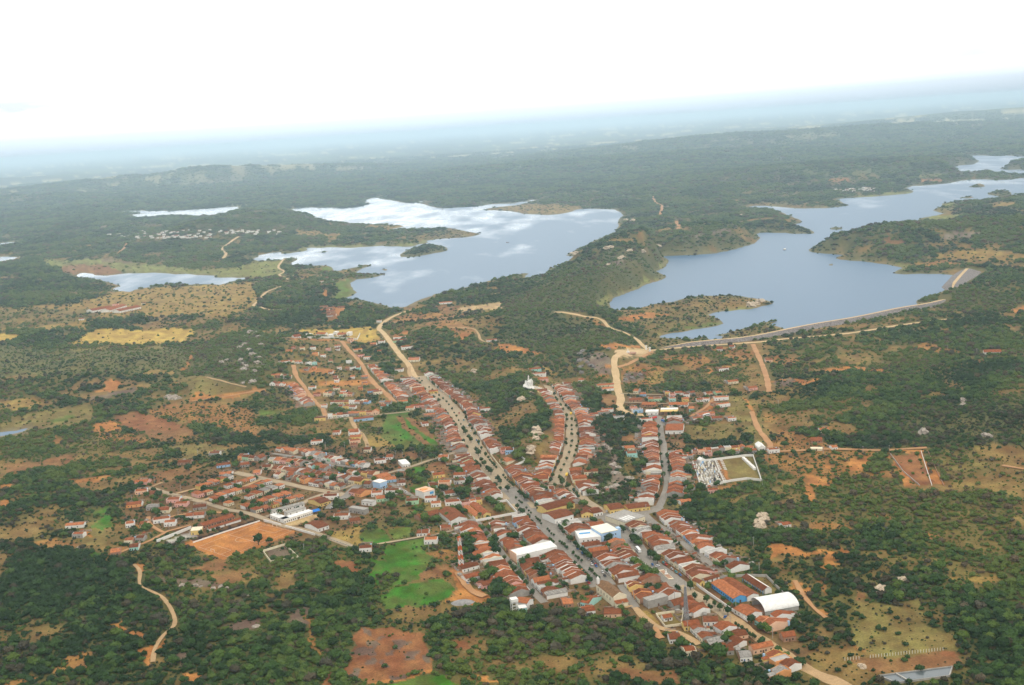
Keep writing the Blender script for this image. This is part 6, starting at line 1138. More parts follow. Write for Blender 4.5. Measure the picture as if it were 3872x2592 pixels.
for nm, a, b in (("the first cottage file", (1120,715), (1580,560)), ("the second cottage file", (1100,818), (1830,590)), ("the third cottage file", (1290,865), (2010,640)), ("the fourth cottage file", (1480,925), (2180,690)), ("the fifth cottage file", (1690,965), (2335,770)), ("the sixth cottage file", (1830,1012), (2500,800))):
    row(nm, 'left', 'L', 9, [('A', [a, b])], ws=(8.0, 8.6), roofs=NEW, kind='cottage', space=2.4, gap=.03, fronts=[('white', 40), ('cream', 25), ('yellow', 10), ('pink', 8), ('blue', 6)])
row("the seventh cottage file", 'left', 'L', 9, [('B', [(0,905),(290,800)])], ws=(8.0, 8.6), roofs=NEW, kind='cottage', space=2.2)
singles('the outer left houses', 'A', [(290,935,17),(380,770,14),(520,800,13),(520,970,13),(660,1010,13),(780,880,15),(880,930,14),(960,900,12),(1120,965,15),(640,1130,18),(1060,1075,20),(240,1190,9),(400,1185,8),(220,1400,9),(360,1370,9),(380,650,16),(920,400,17),(1300,290,14),(1440,545,15),(1420,430,17),(1690,425,11),(1960,460,11),(1840,525,9),(1360,1130,13),(740,1175,12),(290,1480,9),(60,1545,10)], d=11, roofs=MID)
singles('the houses round the green gardens', 'B', [(700,1090,16),(880,1140,11),(1150,800,12),(1230,860,14),(1340,770,16),(1600,900,14),(1700,900,10),(1830,870,13),(1900,930,11),(1790,980,14),(2000,660,14),(2130,640,18),(2090,790,13),(2110,910,16),(1870,690,9),(1730,1300,12),(1880,1270,12),(2030,1240,11),(1830,1400,13),(1010,1500,12),(1160,1490,14),(1450,470,9),(1460,660,10),(560,840,16),(1310,330,9),(1200,380,14),(1300,390,12),(1460,520,10),(1330,620,13),(860,180,9),(390,140,15),(880,130,14),(880,80,15),(860,30,14),(640,20,10),(1030,240,9),(1990,340,12),(2240,520,22),(2200,450,16),(2250,330,18),(1940,560,14)], d=11, roofs=MID)
row("the rainbow terrace by the yellow school", 'left', 'L', 9, [('C', [(88,935),(385,888)])], roofs=MID, gap=0, fronts=[('white', 4), ('pink', 3), ('yellow', 3), ('green', 2)])
singles('the back houses of the town centre', 'C', [(60,560,14),(180,560,14),(60,640,13),(210,620,13),(390,740,12),(470,700,12),(650,240,12),(560,280,12),(690,260,10),(750,600,11),(830,640,12),(1000,560,12),(1080,420,9),(1230,620,10),(1300,800,12),(1120,820,14),(1350,860,12),(1600,520,12),(1720,520,16),(1850,480,13),(1690,600,14),(1700,680,12),(2210,220,13),(2240,300,12),(540,1330,16),(690,1200,15),(1490,1210,17),(1480,1300,15),(1800,1200,15),(1900,1200,14),(1760,1450,14),(1830,1500,14),(2100,1440,14),(2200,1540,14)], d=11, roofs=OLD)
row("the terrace above the cemetery", 'left', 'L', 9, [('D', [(492,288),(705,285)])], roofs=NEW, gap=0); row("the long terrace behind the cemetery", 'left', 'L', 9, [('D', [(800,278),(1080,250),(1450,222),(1580,218)])], roofs=MID, gap=.06)
singles('the houses near the cemetery', 'D', [(1830,250,13),(1060,760,11),(780,720,9),(720,900,12),(770,330,7),(940,280,9),(1000,290,9),(1170,260,10),(1340,265,11),(1440,255,10),(1560,255,9),(1990,1190,9)], d=8, roofs=NEW)
row("the lowest northern terrace", 'left', 'L', 11, [('H', [(868,1215),(1130,1190),(1300,1172),(1550,1158)])], roofs=NEW, gap=.05); row("the next northern terrace", 'left', 'L', 9, [('H', [(900,1040),(1250,1030),(1640,1045)])], roofs=MID, gap=.1); row("the northern terrace behind the trees", 'left', 'L', 9, [('H', [(1000,1100),(1600,1090)])], roofs=MID, gap=.3)
for a, b in (((810,935),(912,935)), ((1010,935),(1170,935)), ((280,528),(375,526)), ((410,522),(565,518)), ((610,540),(735,540)), ((880,512),(1032,508)), ((1100,530),(1212,525)), ((1088,606),(1284,602)), ((150,690),(262,700)), ((300,712),(440,718)), ((130,800),(315,810)), ((500,990),(610,960))): row("the scattered northern rows", 'left', 'L', 10, [('H', [a, b])], roofs=NEW, gap=.1)
row("the orange lane's right row", 'near', 'L', 12, [('H', [(1365,570),(1440,655),(1540,770)])], roofs=NEW); row("the sandy lane's right row", 'near', 'L', 16, [('H', [(1570,795),(1660,900),(1755,995)])], roofs=NEW); row("the far lane's left row", 'near', 'R', 14, [('H', [(470,790),(560,880),(625,960),(705,1055)])], roofs=NEW)
singles('the scattered northern houses', 'H', [(430,340),(550,350),(680,345),(990,360),(990,320),(705,420),(590,612),(690,600),(745,595),(1018,600),(900,650),(1180,715),(1335,710),(960,720),(975,760),(665,850),(980,860),(1280,860),(730,935),(1060,900),(1190,270),(1250,370,16),(1290,440,13),(1365,470,14),(1530,385,12),(1770,215,24),(1850,330,16),(1440,295,12),(1540,268,12),(1950,500,20),(1765,625,14),(770,1245,16),(1320,1245,28),(1190,1400,14),(1170,1440,20),(720,1525,16),(960,1430,12),(820,1085,9),(1340,800,9),(1440,890,18),(1500,910,14),(1850,740,18),(1930,760,16),(1780,880,12),(2000,1080,20),(1900,1110,12),(1820,1030,14),(2100,1310,9),(2160,1200,16),(2180,1130,18),(2230,1060,18),(1150,240,12),(430,870,14),(370,380,10),(870,360,9),(810,440,10),(2200,900,14)], d=10, roofs=NEW)
row("the station quarter's far row", 'left', 'L', 9, [('J', [(590,832),(815,835)])], roofs=NEW)
singles('the houses round the fuel station', 'J', [(1150,850),(1215,875),(1290,850),(1370,852),(1390,880),(1470,850),(1680,860),(1660,880),(1800,848),(840,870),(745,940,18),(940,930),(1030,930),(1215,935),(1300,930),(1380,935),(1480,925,20),(1560,935),(1640,938),(1680,942),(1480,990),(1830,920,20),(1855,1005,20),(1000,1060,16),(1390,1190,16),(1540,1180,14),(1650,1120,22),(1775,1175,14),(1895,1180,11),(1965,1180,11),(540,1170,14),(690,1160,20),(890,1190,15),(730,1050),(780,1080,14),(395,1070,16),(340,1100,16),(225,1130,12),(400,800,18),(370,750,26),(1980,710,16),(1860,550,16),(950,1300,20),(930,1420,22),(950,1500,14),(870,1510,22),(670,1550,20),(910,1260,18),(60,690,9),(2230,790,14)], d=10, roofs=NEW)
singles("the curved street's end houses", 'I', [(1550,80,20),(1600,150,20),(1650,210,16),(2080,230,18),(2140,225,14),(1960,270,12),(2030,265,12),(2290,660,16),(2250,850,14),(2280,790,14),(2020,410,16),(530,330,14),(600,400,16),(640,470,18),(790,530,10),(920,590,14),(830,710,20),(1040,880,16),(1000,910,12),(1030,1000,16),(1230,1120,18),(70,540,18),(130,420,16),(250,670,16),(160,790,9),(300,760,14),(1720,680,18),(1740,920,14),(1600,1400,18),(1640,1280,10),(1590,1440,9)], d=10, roofs=MID)
singles('the lower left scrub houses', 'L2', [(640,225,20),(665,310,12),(1080,350,9),(1190,340,10),(980,465,10)], d=9, roofs=MID)
singles('the houses of the far shore hamlet', 'K2', [(425,1360),(860,1400,16),(1315,1390,26),(1440,1555,20),(2130,1390,20),(1380,1455,20),(625,865,12),(670,830,9),(710,850,9),(1720,1055,30),(1130,1220,10),(1080,1420,12),(1150,1400,12)], d=9, roofs=MID)
row("the end of the main street's left row", 'near', 'R', 18, [('E', [(2075,610),(2180,740),(2310,870)])], roofs=OLD, gap=0)
row("the row along the wood's edge", 'left', 'L', 14, [('E', [(1430,800),(1700,870),(1960,930),(2330,990)])], roofs=MID, gap=.05, ws=(8.5, 10, 12))
row("the row inside the wood's edge", 'left', 'L', 12, [('E', [(1440,735),(1700,790),(2000,850)])], roofs=OLD, gap=.05, ws=(8.5, 10, 12))
row("the dirt road's second left row", 'near', 'R', 12, [('G', [(1180,830),(1300,930),(1480,1050),(1660,1140),(1830,1270),(1990,1370),(2150,1490)])], roofs=OLD, gap=.05, ws=(8.5, 10, 12))
row("the dirt road's third left row", 'near', 'R', 11, [('G', [(1060,900),(1180,1010),(1380,1130),(1560,1230),(1700,1330)])], roofs=MID, gap=.1, ws=(8.5, 10, 12))
row("the back row beside the church lane", 'near', 'L', 13, [('G', [(330,500),(560,640)])], roofs=OLD)
row("the dirt road's outer right row", 'near', 'L', 12, [('G', [(1880,800),(1990,880),(2100,950)])], roofs=MID, gap=.1)
# brickyard sheds, far villages
FR = random.Random(5)
far_pts = []
for (u0, u1, v0, v1, n) in ((410,490,886,900,12), (515,800,872,905,62), (560,770,890,905,24), (830,1060,874,890,34), (3160,3310,712,727,42)):
    for k in range(n): far_pts.append((FR.uniform(u0, u1), FR.uniform(v0, v1)))
for p in far_pts:
    q = ground([p])[0]
    if grid_lookup(SD.reshape(len(rr), NAZ), q[:1], q[1:2])[0] < 15: continue
    put_house(q[0], q[1], FR.uniform(-.3, .3), 'row', FR.choice((10, 12, 16)), FR.choice((10, 12)), 4.2, FR.randrange(5), 'white', 'white', FR.choice(('pale', 'pale', 'grey', 'red')), row='far')
singles('the brickyard sheds', 'K2', [(640,1090,18),(690,1100,22),(650,1120,22),(700,1130,20),(660,1150,20),(710,1160,20),(680,1180,24),(800,1090,20)], d=8, roofs=OLD, fronts=[('brick', 1)])
singles('the farm houses', 'K1', [(1020,1210,16),(720,1340,12),(1270,1200,10),(1500,420,12),(1230,480,14)], d=9, roofs=MID)
singles('the houses of the right woods', 'L3', [(625,1100,12),(715,1255,7),(230,1272,14),(150,500,12)], d=9, roofs=NEW)
# ---- build: the 290 houses that show largest as objects with parts, the rest as one mass
for h in HOUSES: h['dist'] = math.hypot(h['x'], h['y'])
HOUSES.sort(key=lambda h: h['dist'] / math.sqrt(h['w'] * (h['d'] + 4)))
individual, rest = [h for h in HOUSES if h.get('label')][:285], []
ids = set(map(id, individual)); rest = [h for h in HOUSES if id(h) not in ids]
print('houses', len(HOUSES), 'individual', len(individual), 'rest', len(rest))
ROOFW = {'brown': 'brown roof', 'red': 'red roof', 'orange': 'orange roof', 'grey': 'grey roof'}
seen_lab = {}
for h in individual:
    g = house_geo(h['kind'], h['w'], h['d'], h['e'], h['var']); z = min(hz_at(h['x'], h['y']), 60)
    lab = '%s %s, %s, %s' % (h['front'], 'cottage' if h['kind'] == 'cottage' else 'house', 'flat roof' if h['kind'] == 'flat' else ROOFW[h['roof']], h['label'])
    t = thing('house', (h['x'], h['y'], z), h['ang'], lab, 'house', h['group']); key = (h['kind'], h['w'], h['d'], h['e'], h['var'])
    front = add_part('facade', key + ('facade',), g['facade'], WALL[h['front']], t)
    for nm, geo in g.items():
        if nm == 'facade': continue
        if nm in ('door', 'window'):
            for i, q in enumerate(geo): add_part(nm, key + (nm + '|%d' % i,), q, DOORS[int(h['x'] * 7) % 4] if nm == 'door' else DARK, front)
        else: add_part(nm, key + (nm,), geo, {'wall': WALL[h['side']], 'back_wing': WALL[h['side']], 'facade': WALL[h['front']], 'yard_wall': YARD, 'porch': ROOF[h['roof']], 'yard_shed': YARD, 'water_tank': TANKM[h['var'] // 2 - 1], 'parapet': WALL[h['side']], 'terrace': CONC, 'shed_roof': ROOF['grey' if h['var'] == 3 else 'red']}.get(nm, ROOF[h['roof']]), t)
mats, V, Fs, MI = {}, [], [], []
for h in rest:
    g = house_geo(h['kind'], h['w'], h['d'], h['e'], h['var']); z = hz_at(h['x'], h['y']); c, s = math.cos(h['ang']), math.sin(h['ang'])
    for nm, geo in g.items():
        if nm == 'yard_wall' and (h['dist'] > 2300): continue
        for q in (geo if nm in ('door', 'window') else [geo]):
            m = DARK if nm in ('door', 'window') else {'wall': WALL[h['side']], 'back_wing': WALL[h['side']], 'facade': WALL[h['front']], 'yard_wall': YARD, 'yard_shed': YARD, 'water_tank': TANKM[h['var'] // 2 - 1], 'parapet': WALL[h['side']], 'terrace': CONC, 'shed_roof': ROOF['grey' if h['var'] == 3 else 'red']}.get(nm, ROOF[h['roof']])
            k = mats.setdefault(m.name, (len(mats), m))[0]; n = len(V)
            V += [(h['x'] + c * a - s * b_, h['y'] + s * a + c * b_, z + e_) for a, b_, e_ in q[0]]; Fs += [tuple(i + n for i in f_) for f_ in q[1]]; MI += [k] * len(q[1])
o = mesh_obj('distant_houses', V, Fs, [m for _, m in mats.values()], None, MI); tag(o, kind='stuff')
# ------------------------------------------------------------------ trees
def leaf_mat(name, dark, light, source):
    m, nt, b = node_mat(name)
    if source == 'instance':
        a = nt.nodes.new('ShaderNodeAttribute'); a.attribute_type = 'INSTANCER'; a.attribute_name = 'tint'; t = a.outputs['Fac']
    else:
        t = nt.nodes.new('ShaderNodeObjectInfo').outputs['Random']
    n = noise(nt, 1.1, 2, .6, geo_pos(nt))
    rp = nt.nodes.new('ShaderNodeValToRGB'); e_ = rp.color_ramp.elements
    mid = tuple((a_ * .55 + b_ * .45) * k_ for a_, b_, k_ in zip(dark, light, (.86, 1.0, 1.1))); warm = (light[0] * 1.12, light[1] * .98, light[2] * .95)
    e_[0].color = (*dark, 1); e_[1].color = (*warm, 1); m1 = e_.new(.42); m1.color = (*mid, 1); m2 = e_.new(.8); m2.color = (*light, 1); nt.links.new(t, rp.inputs[0]); c = rp.outputs[0]
    c = scale_col(nt, c, maprange(nt, n, .3, .7, .7, 1.35))
    nt.links.new(c, b.inputs['Base Color']); b.inputs['Roughness'].default_value = .8
    b.inputs['Specular IOR Level'].default_value = 0.1
    return m
bark, nt, b = node_mat('bark'); b.inputs['Base Color'].default_value = (.13, .10, .075, 1)
G1, G2 = (.019, .043, .014), (.082, .130, .028)
LEAF_I = leaf_mat('scrub_leaves', G1, G2, 'instance'); LEAF_O = leaf_mat('tree_leaves', G1, (.070, .122, .024), 'object')
DRY_I = leaf_mat('bare_twigs', (.055, .047, .029), (.098, .080, .048), 'instance'); FICUS = leaf_mat('ficus_leaves', (.016, .042, .013), (.040, .078, .020), 'object')
DRY_O = leaf_mat('bare_twigs_single', (.062, .052, .033), (.100, .082, .052), 'object'); PALM_M = leaf_mat('palm_leaves', (.02, .05, .014), (.05, .085, .02), 'object')
def crown_mesh(name, rng, lobes, leaves, mat, h=.62, leaf=.12, core=True, flat_=.8, spread=.3):
    """a crown one unit across: lumpy lobes of leaf-sized faces round a rough core, base at z = 0"""
    vv, ff = [], []
    L = [(0, 0, h * .62, .34)]
    for k in range(lobes):
        a = rng.random() * 6.283; d = spread * (0.5 + rng.random() * .6)
        L.append((math.cos(a) * d, math.sin(a) * d, h * (.42 + .30 * rng.random()), .17 + .10 * rng.random()))
    if core:
        for (x, y, z, r) in L:
            bm_v = [(0, 0, 1), (.9, 0, .3), (.28, .86, .3), (-.73, .53, .3), (-.73, -.53, .3), (.28, -.86, .3), (.6, .44, -.6), (-.23, .7, -.6), (-.75, 0, -.6), (-.23, -.7, -.6), (.6, -.44, -.6)]
            base = len(vv)
            for v in bm_v:
                q = .86 + .2 * rng.random(); vv.append((x + v[0] * r * q, y + v[1] * r * q, z + v[2] * r * flat_ * q))
            for f in ((0,1,2),(0,2,3),(0,3,4),(0,4,5),(0,5,1),(1,6,2),(2,7,3),(3,8,4),(4,9,5),(5,10,1),(2,6,7),(3,7,8),(4,8,9),(5,9,10),(1,10,6)):
                ff.append(tuple(base + i for i in f))
    for k in range(leaves):
        x, y, z, r = L[int(rng.random() * len(L))]
        u = rng.random() * 2 - .75; u = min(u, 1); a = rng.random() * 6.283; s = math.sqrt(max(0, 1 - u * u))
        d = Vector((s * math.cos(a), s * math.sin(a), u)); q = r * (.92 + .28 * rng.random())
        c = Vector((x, y, z)) + Vector((d.x * q, d.y * q, d.z * q * flat_))
        n = (d + Vector((rng.random() - .5, rng.random() - .5, rng.random() - .2)) * 1.3).normalized()
        t = n.orthogonal().normalized(); t.rotate(Matrix.Rotation(rng.random() * 6.28, 3, n)); w = n.cross(t)
        l = leaf * (.6 + .8 * rng.random()); base = len(vv)
        for e, g in ((-.5, -.35), (.5, -.4), (.45, .4), (-.4, .38)): vv.append(tuple(c + t * e * l + w * g * l))
        ff.append((base, base + 1, base + 2, base + 3))
    me = bpy.data.meshes.new(name); me.from_pydata(vv, [], ff); me.materials.append(mat); me.update(); return me
def trunk_mesh(name, rng, h=.5, r=.035, limbs=3):
    vv, ff = [], []
    def tube(p, q, r0, r1, n=5):
        p, q = Vector(p), Vector(q); d = (q - p).normalized(); t = d.orthogonal().normalized(); w = d.cross(t); b0 = len(vv)
        for c, r_ in ((p, r0), (q, r1)):
            for k in range(n):
                a = 6.283 * k / n; vv.append(tuple(c + (t * math.cos(a) + w * math.sin(a)) * r_))
        for k in range(n): ff.append((b0 + k, b0 + (k + 1) % n, b0 + n + (k + 1) % n, b0 + n + k))
    tube((0, 0, -.06), (.01, 0, h * .5), r, r * .75)
    for k in range(limbs):
        a = 6.283 * k / limbs + rng.random(); tube((.01, 0, h * .45), (math.cos(a) * .2, math.sin(a) * .2, h * .95), r * .6, r * .3, 4)
    me = bpy.data.meshes.new(name); me.from_pydata(vv, [], ff); me.materials.append(bark); me.update(); return me
# ------------------------------------------------------------------ boulders, cliffs, the painted rock with its statue, the gravel heap
ROCK = wall_mat('granite', (.37, .32, .27), .30); ROCK_D = wall_mat('dark_granite', (.22, .20, .185), .3); PALE_ROCK = wall_mat('pale_rock', (.52, .42, .31), .28)
def rock_geo(seed, rough=.28):
    r = random.Random(seed); V, Fc = [], []; n, m = 9, 5
    V.append((0, 0, 1))
    for j in range(1, m):
        for i in range(n):
            a = 6.283 * (i + .5 * (j % 2)) / n; e = math.pi * j / m * .62; q = 1 + (r.random() - .5) * rough * 2; V.append((math.sin(e) * math.cos(a) * q * 1.05, math.sin(e) * math.sin(a) * q * 1.05, math.cos(e) * q - .0))
    for i in range(n): Fc.append((0, 1 + i, 1 + (i + 1) % n))
    for j in range(m - 2):
        for i in range(n):
            a, b = 1 + j * n + i, 1 + j * n + (i + 1) % n; Fc.append((a, a + n, b + n, b))
    z0 = min(v[2] for v in V); return [(x, y, z - z0 * .4 - .15) for x, y, z in V], Fc
ROCKG = [rock_geo(s) for s in range(6)]
def boulders(label, tile, pts, mat, group, sz=(3, 6)):
    out = []
    for p in pts:
        q = gp(tile, [p[:2]])[0]; s = p[2] if len(p) > 2 else HR.uniform(*sz); out.append((q, s))
    out.sort(key=lambda t_: math.atan2(t_[0][0], t_[0][1]))
    for i, (q, s) in enumerate(out):
        k = HR.randrange(6); o = bpy.data.objects.new('boulder', part_mesh(('rock', k, 'boulder'), ROCKG[k])); COL.objects.link(o); o.material_slots[0].link = 'OBJECT'; o.material_slots[0].material = mat
        o.location = tuple(map(float, q)); o.scale = (s, s * HR.uniform(.7, 1.1), s * HR.uniform(.5, .9)); o.rotation_euler = (0, 0, HR.random() * 6)
        tag(o, label % ORD[i + 1], 'boulder', group); stamp(q[0], q[1], s * .8)
boulders('grey granite boulder on the rocky hill, %s from the left', 'L1', [(2050,150),(2120,150),(2170,135),(2200,185),(2310,130),(2340,150),(2010,265),(1960,290),(2130,265),(2230,220),(2290,245),(2150,300),(2180,320),(2160,345),(2280,290),(2330,295),(2250,360),(2290,340),(1860,255),(2240,460),(2150,470),(2040,205),(2260,25),(2210,20),(2290,60),(2170,60),(1490,590,7),(1530,600,9),(1570,605,7)], ROCK, 'boulders on the rocky hill at left', (4, 9))
boulders('pale boulder among bushes on the rocky knoll, %s from the left', 'C', [(1890,160),(1930,180),(2000,395),(2050,430),(2010,500),(2170,560),(2140,620),(1980,680),(1920,700),(2030,670),(2210,570),(1960,200),(1880,760),(2060,500)], ROCK, 'boulders on the knoll between the streets', (2.5, 5))
boulders('pale cliff slab on the wooded ridge, %s from the left', 'I', [(1560,830,7),(1560,880,9),(1545,930,6),(1490,1080,8),(1500,1050,6),(1475,1120,5),(1370,450,7),(1400,440,6),(1470,420,5),(1480,370,5),(780,80,6),(800,95,5)], PALE_ROCK, 'cliff slabs on the wooded ridge')
boulders('pale rock of the quarry face in the right wood, %s from the left', 'D', [(1610,1200,5),(1630,1130,6),(1640,1060,6),(1680,1040,6),(1690,1110,6),(1670,1180,5),(1720,1090,5),(1650,1150,5)], PALE_ROCK, 'rocks of the pale quarry face')
boulders('pale rock in the lower right scrub, %s from the left', 'L4', [(1085,750,4),(1110,740,5),(1130,770,4),(1100,790,4),(1280,665,4),(1300,660,3),(930,1405,3),(960,1420,3)], PALE_ROCK, 'rocks in the lower right scrub', (2, 4))
boulders('weathered rock in the far right woods, %s from the left', 'L3', [(1800,830,6),(1810,870,5),(2010,1130,7),(2040,1140,6),(1470,1105,8),(780,680,4)], ROCK, 'rocks in the right woods')
boulders('dark rock on the bare slope by the sandy road, %s from the left', 'J', [(50,420,7),(60,500,6),(45,340,5),(90,300,6),(180,480,5),(130,440,4),(220,500,4),(60,570,6),(400,280,5),(410,270,4),(640,600,4),(700,640,5),(800,600,4),(620,660,4)], ROCK_D, 'rocks on the slope by the sandy road')
boulders('rock on the lakeside hill, %s from the left', 'K3', [(1060,690,11),(1040,700,9),(1130,635,9),(940,760,9),(1240,640,9),(2240,1105,10),(2200,1120,12),(2280,1080,12),(650,660,10),(620,655,9),(960,610,10),(920,630,9),(1380,600,12),(1150,375,14),(1090,365,12),(2110,325,16)], PALE_ROCK, 'rocks on the lakeside hills')
boulders('grey stone beside the dry stream bed, %s from the left', 'L2', [(1560,715),(1680,715),(1720,725),(1830,740),(1900,735),(2130,800),(1950,740),(680,395,4),(2190,1070)], ROCK, 'stones by the dry stream bed', (2, 4))
q = gp('I', [(1478,285)])[0]; t = thing('monument', tuple(map(float, q)), 0, 'white painted rock with a statue on the tip of the wooded ridge', 'monument')
r_ = rock_geo(77, .34); obj('painted_rock', ([(x * 7, y * 6, z * 13) for x, y, z in r_[0]], r_[1]), W, t); r2 = rock_geo(78, .3); obj('painted_rock', ([(x * 5 - 5, y * 5, z * 7) for x, y, z in r2[0]], r2[1]), W, t)
obj('figure', ([(r * math.cos(a) - 1, r * math.sin(a), z) for r, z in ((1.1, 11.5), (.9, 14), (1.2, 16), (.4, 16.8), (.55, 17.6), (.1, 18.3)) for a in np.linspace(0, 6.283, 8, endpoint=False)], [(k*8+i, k*8+(i+1)%8, k*8+8+(i+1)%8, k*8+8+i) for k in range(5) for i in range(8)]), W, t)
for k in range(9): obj('stair_flight', box(6 + k * 3, 8.6 + k * 3, -4 - k * 1.2, -1.5 - k * 1.2, -2 - k * .9, 1.6 - k * .9), W, t)
stamp(q[0], q[1], 9)
q = gp('L5', [(1850,545)])[0]; t = tag(obj('gravel_heap', ([(math.cos(a) * r * (1 + .12 * math.sin(3 * a)), math.sin(a) * r * .62 * (1 + .1 * math.cos(2 * a)), z) for r, z in ((10.5, -.3), (8, 1.2), (5, 2.4), (1.5, 3.2)) for a in np.linspace(0, 6.283, 20, endpoint=False)], [(k*20+i, k*20+(i+1)%20, k*20+20+(i+1)%20, k*20+20+i) for k in range(3) for i in range(20)] + [tuple(range(60, 80))]), wall_mat('grey_gravel', (.30, .29, .285), .2)), 'heap of grey gravel on orange earth below the banded tower', 'gravel heap')
t.location = tuple(map(float, q)); stamp(q[0], q[1], 10)
q = flat(px('K4', [(222, 950)]))[0]; t = thing('floating_hut', (float(q[0]), float(q[1]), 0), .2, 'small white hut floating on the middle of the right reservoir', 'raft')
obj('raft', box(-5, 5, -3, 3, -.4, .5), DOORS[0], t); obj('hut', box(-3, 3, -2, 2, .51, 3.2), W, t); obj('roof', roof_x(-3.2, 3.2, -2, 2, 3.2, 4.4, .3), METAL_W, t)
for i_, (u_, tile_) in enumerate((((45, 558), 'K3'), ((2265, 512), 'K2'))):
    if i_: continue
    q = flat(px(tile_, [u_]))[0]; t = thing('boat', (float(q[0]), float(q[1]), 0), .1, 'small dark boat out on the left lake', 'boat')
    obj('hull', ([(-6,-1.5,.9),(4,-1.5,.9),(7,0,1.3),(4,1.5,.9),(-6,1.5,.9),(-5,-1,-.4),(4,-.9,-.4),(4,.9,-.4),(-5,1,-.4)], [(0,1,6,5),(1,2,6),(2,3,7),(2,7,6),(3,4,8,7),(4,0,5,8),(5,6,7,8),(0,4,3,2,1)]), DOORS[0], t); obj('cabin', box(-4, -1, -1, 1, .95, 2.6), WALL['brick'], t)
# ------------------------------------------------------------------ vehicles
GLASS = wall_mat('dark_glass', (.03, .035, .04)); TYRE = wall_mat('tyre_rubber', (.025, .025, .025))
def wheel_geo(x, y, r=.34, w=.22): return [(x + r * math.cos(a), y + s * w / 2, r + r * math.sin(a)) for s in (-1, 1) for a in np.linspace(0, 6.283, 10, endpoint=False)], [tuple(range(10)), tuple(range(19, 9, -1))] + [(i, 10 + i, 10 + (i + 1) % 10, (i + 1) % 10) for i in range(10)]
PAINT = {k: wall_mat(k.replace(' ', '_') + '_vehicle_paint', c, .03) for k, c in (('white', (.8,.8,.8)), ('red', (.6,.05,.04)), ('blue', (.05,.16,.42)), ('silver', (.5,.5,.52)), ('black', (.04,.04,.045)), ('yellow', (.75,.5,.06)), ('teal', (.08,.35,.4)))}
def vehicle(kind, tile, p, p2, col, label):
    a, b = gp(tile, [p, p2]); ang = math.atan2(*(b - a)[1::-1]); t = thing(kind, (float(a[0]), float(a[1]), float(a[2]) + 1.15), ang, label, kind); m = PAINT[col]
    if kind == 'car':
        obj('body', ([(-2.1,-.85,.3),(2.1,-.85,.3),(2.1,.85,.3),(-2.1,.85,.3),(-2.1,-.85,.85),(2.1,-.85,.75),(2.1,.85,.75),(-2.1,.85,.85)], box(0,1,0,1,0,1)[1]), m, t); obj('cabin', ([(-1.7,-.78,.86),(1.0,-.78,.82),(1.0,.78,.82),(-1.7,.78,.86),(-1.2,-.65,1.45),(.35,-.65,1.45),(.35,.65,1.45),(-1.2,.65,1.45)], box(0,1,0,1,0,1)[1]), GLASS, t); obj('roof', box(-1.15,.3,-.64,.64,1.455,1.5), m, t); ws = (-1.3, 1.3); wy = .8; wr = .34
    elif kind == 'bus':
        obj('body', box(-5.5,5.5,-1.25,1.25,.45,3.1), m, t); obj('windows', box(-5.2,5.52,-1.27,1.27,1.6,2.5), GLASS, t); obj('roof_box', box(-3,2,-1,1,3.11,3.35), m, t); ws = (-3.4, 3.6); wy = 1.1; wr = .5
    else:
        obj('cab', box(2.2,4.0,-1.1,1.1,.6,2.5), m, t); obj('windscreen', box(3.4,4.04,-1.0,1.0,1.6,2.3), GLASS, t); obj('cargo_box', box(-4,2.1,-1.2,1.2,.9,2.7), m, t); ws = (-2.6, 3.0); wy = 1.0; wr = .45
    for x_ in ws:
        for s in (-1, 1): obj('wheel', wheel_geo(x_, s * wy, wr), TYRE, t)
for v in (('bus','G',(350,30),(330,5),'white','white bus parked beside the big ficus trees of the second street'), ('car','G',(512,190),(490,160),'blue','blue car parked below the ficus trees in the second street'), ('car','G',(572,208),(600,200),'white','white car parked across the street from the blue one'), ('truck','J',(985,1158),(1010,1150),'red','red truck standing on the open square by the fuel station'), ('truck','J',(1095,1200),(1120,1210),'blue','blue truck at the top of the right hand street'), ('car','J',(1085,1160),(1100,1150),'red','red car behind the blue truck on the square'), ('bus','J',(1640,1125),(1700,1110),'white','long white bus among the houses right of the square'), ('car','J',(1390,1115),(1430,1110),'teal','teal car right of the fuel station'), ('truck','C',(1412,545),(1420,520),'yellow','yellow truck at the mouth of the curved street'), ('truck','I',(2000,640),(2010,620),'yellow','yellow truck between houses up the curved street'), ('car','E',(1995,305),(2010,320),'white','white car parked by the right row of the lower main street'), ('car','E',(2045,310),(2060,325),'red','red car parked next to the white one on the main street'), ('car','E',(2160,450),(2180,465),'black','black car at the lower end of the main street'), ('car','C',(1030,1235),(1045,1255),'white','white van-like car on the left kerb of the main street'), ('car','C',(1105,1310),(1120,1330),'teal','teal car on the left kerb of the main street'), ('car','C',(1170,1370),(1185,1385),'silver','silver car above the big white hall on the main street'), ('car','B',(1520,755),(1550,775),'white','white car on the lane above the green gardens'), ('car','B',(580,960),(600,950),'white','white car under the big round tree in the left quarter'), ('car','C',(1918,1000),(1925,985),'white','white car at the street crossing by the yellow house'), ('car','E',(430,540),(450,560),'silver','silver car on the earth yard under the banded tower'), ('car','E',(590,595),(610,585),'white','white car beside the orange earth track by the tower'), ('car','J',(530,1015),(532,1000),'silver','silver car on the sandy road above the square'), ('car','G',(1355,800),(1370,785),'blue','blue car under the round tree by the dirt road'), ('car','E',(1650,165),(1670,150),'white','white car among stalls on the lower main street')): vehicle(*v)
CI = ['white', 'silver', 'red', 'black', 'blue', 'white', 'teal', 'silver']
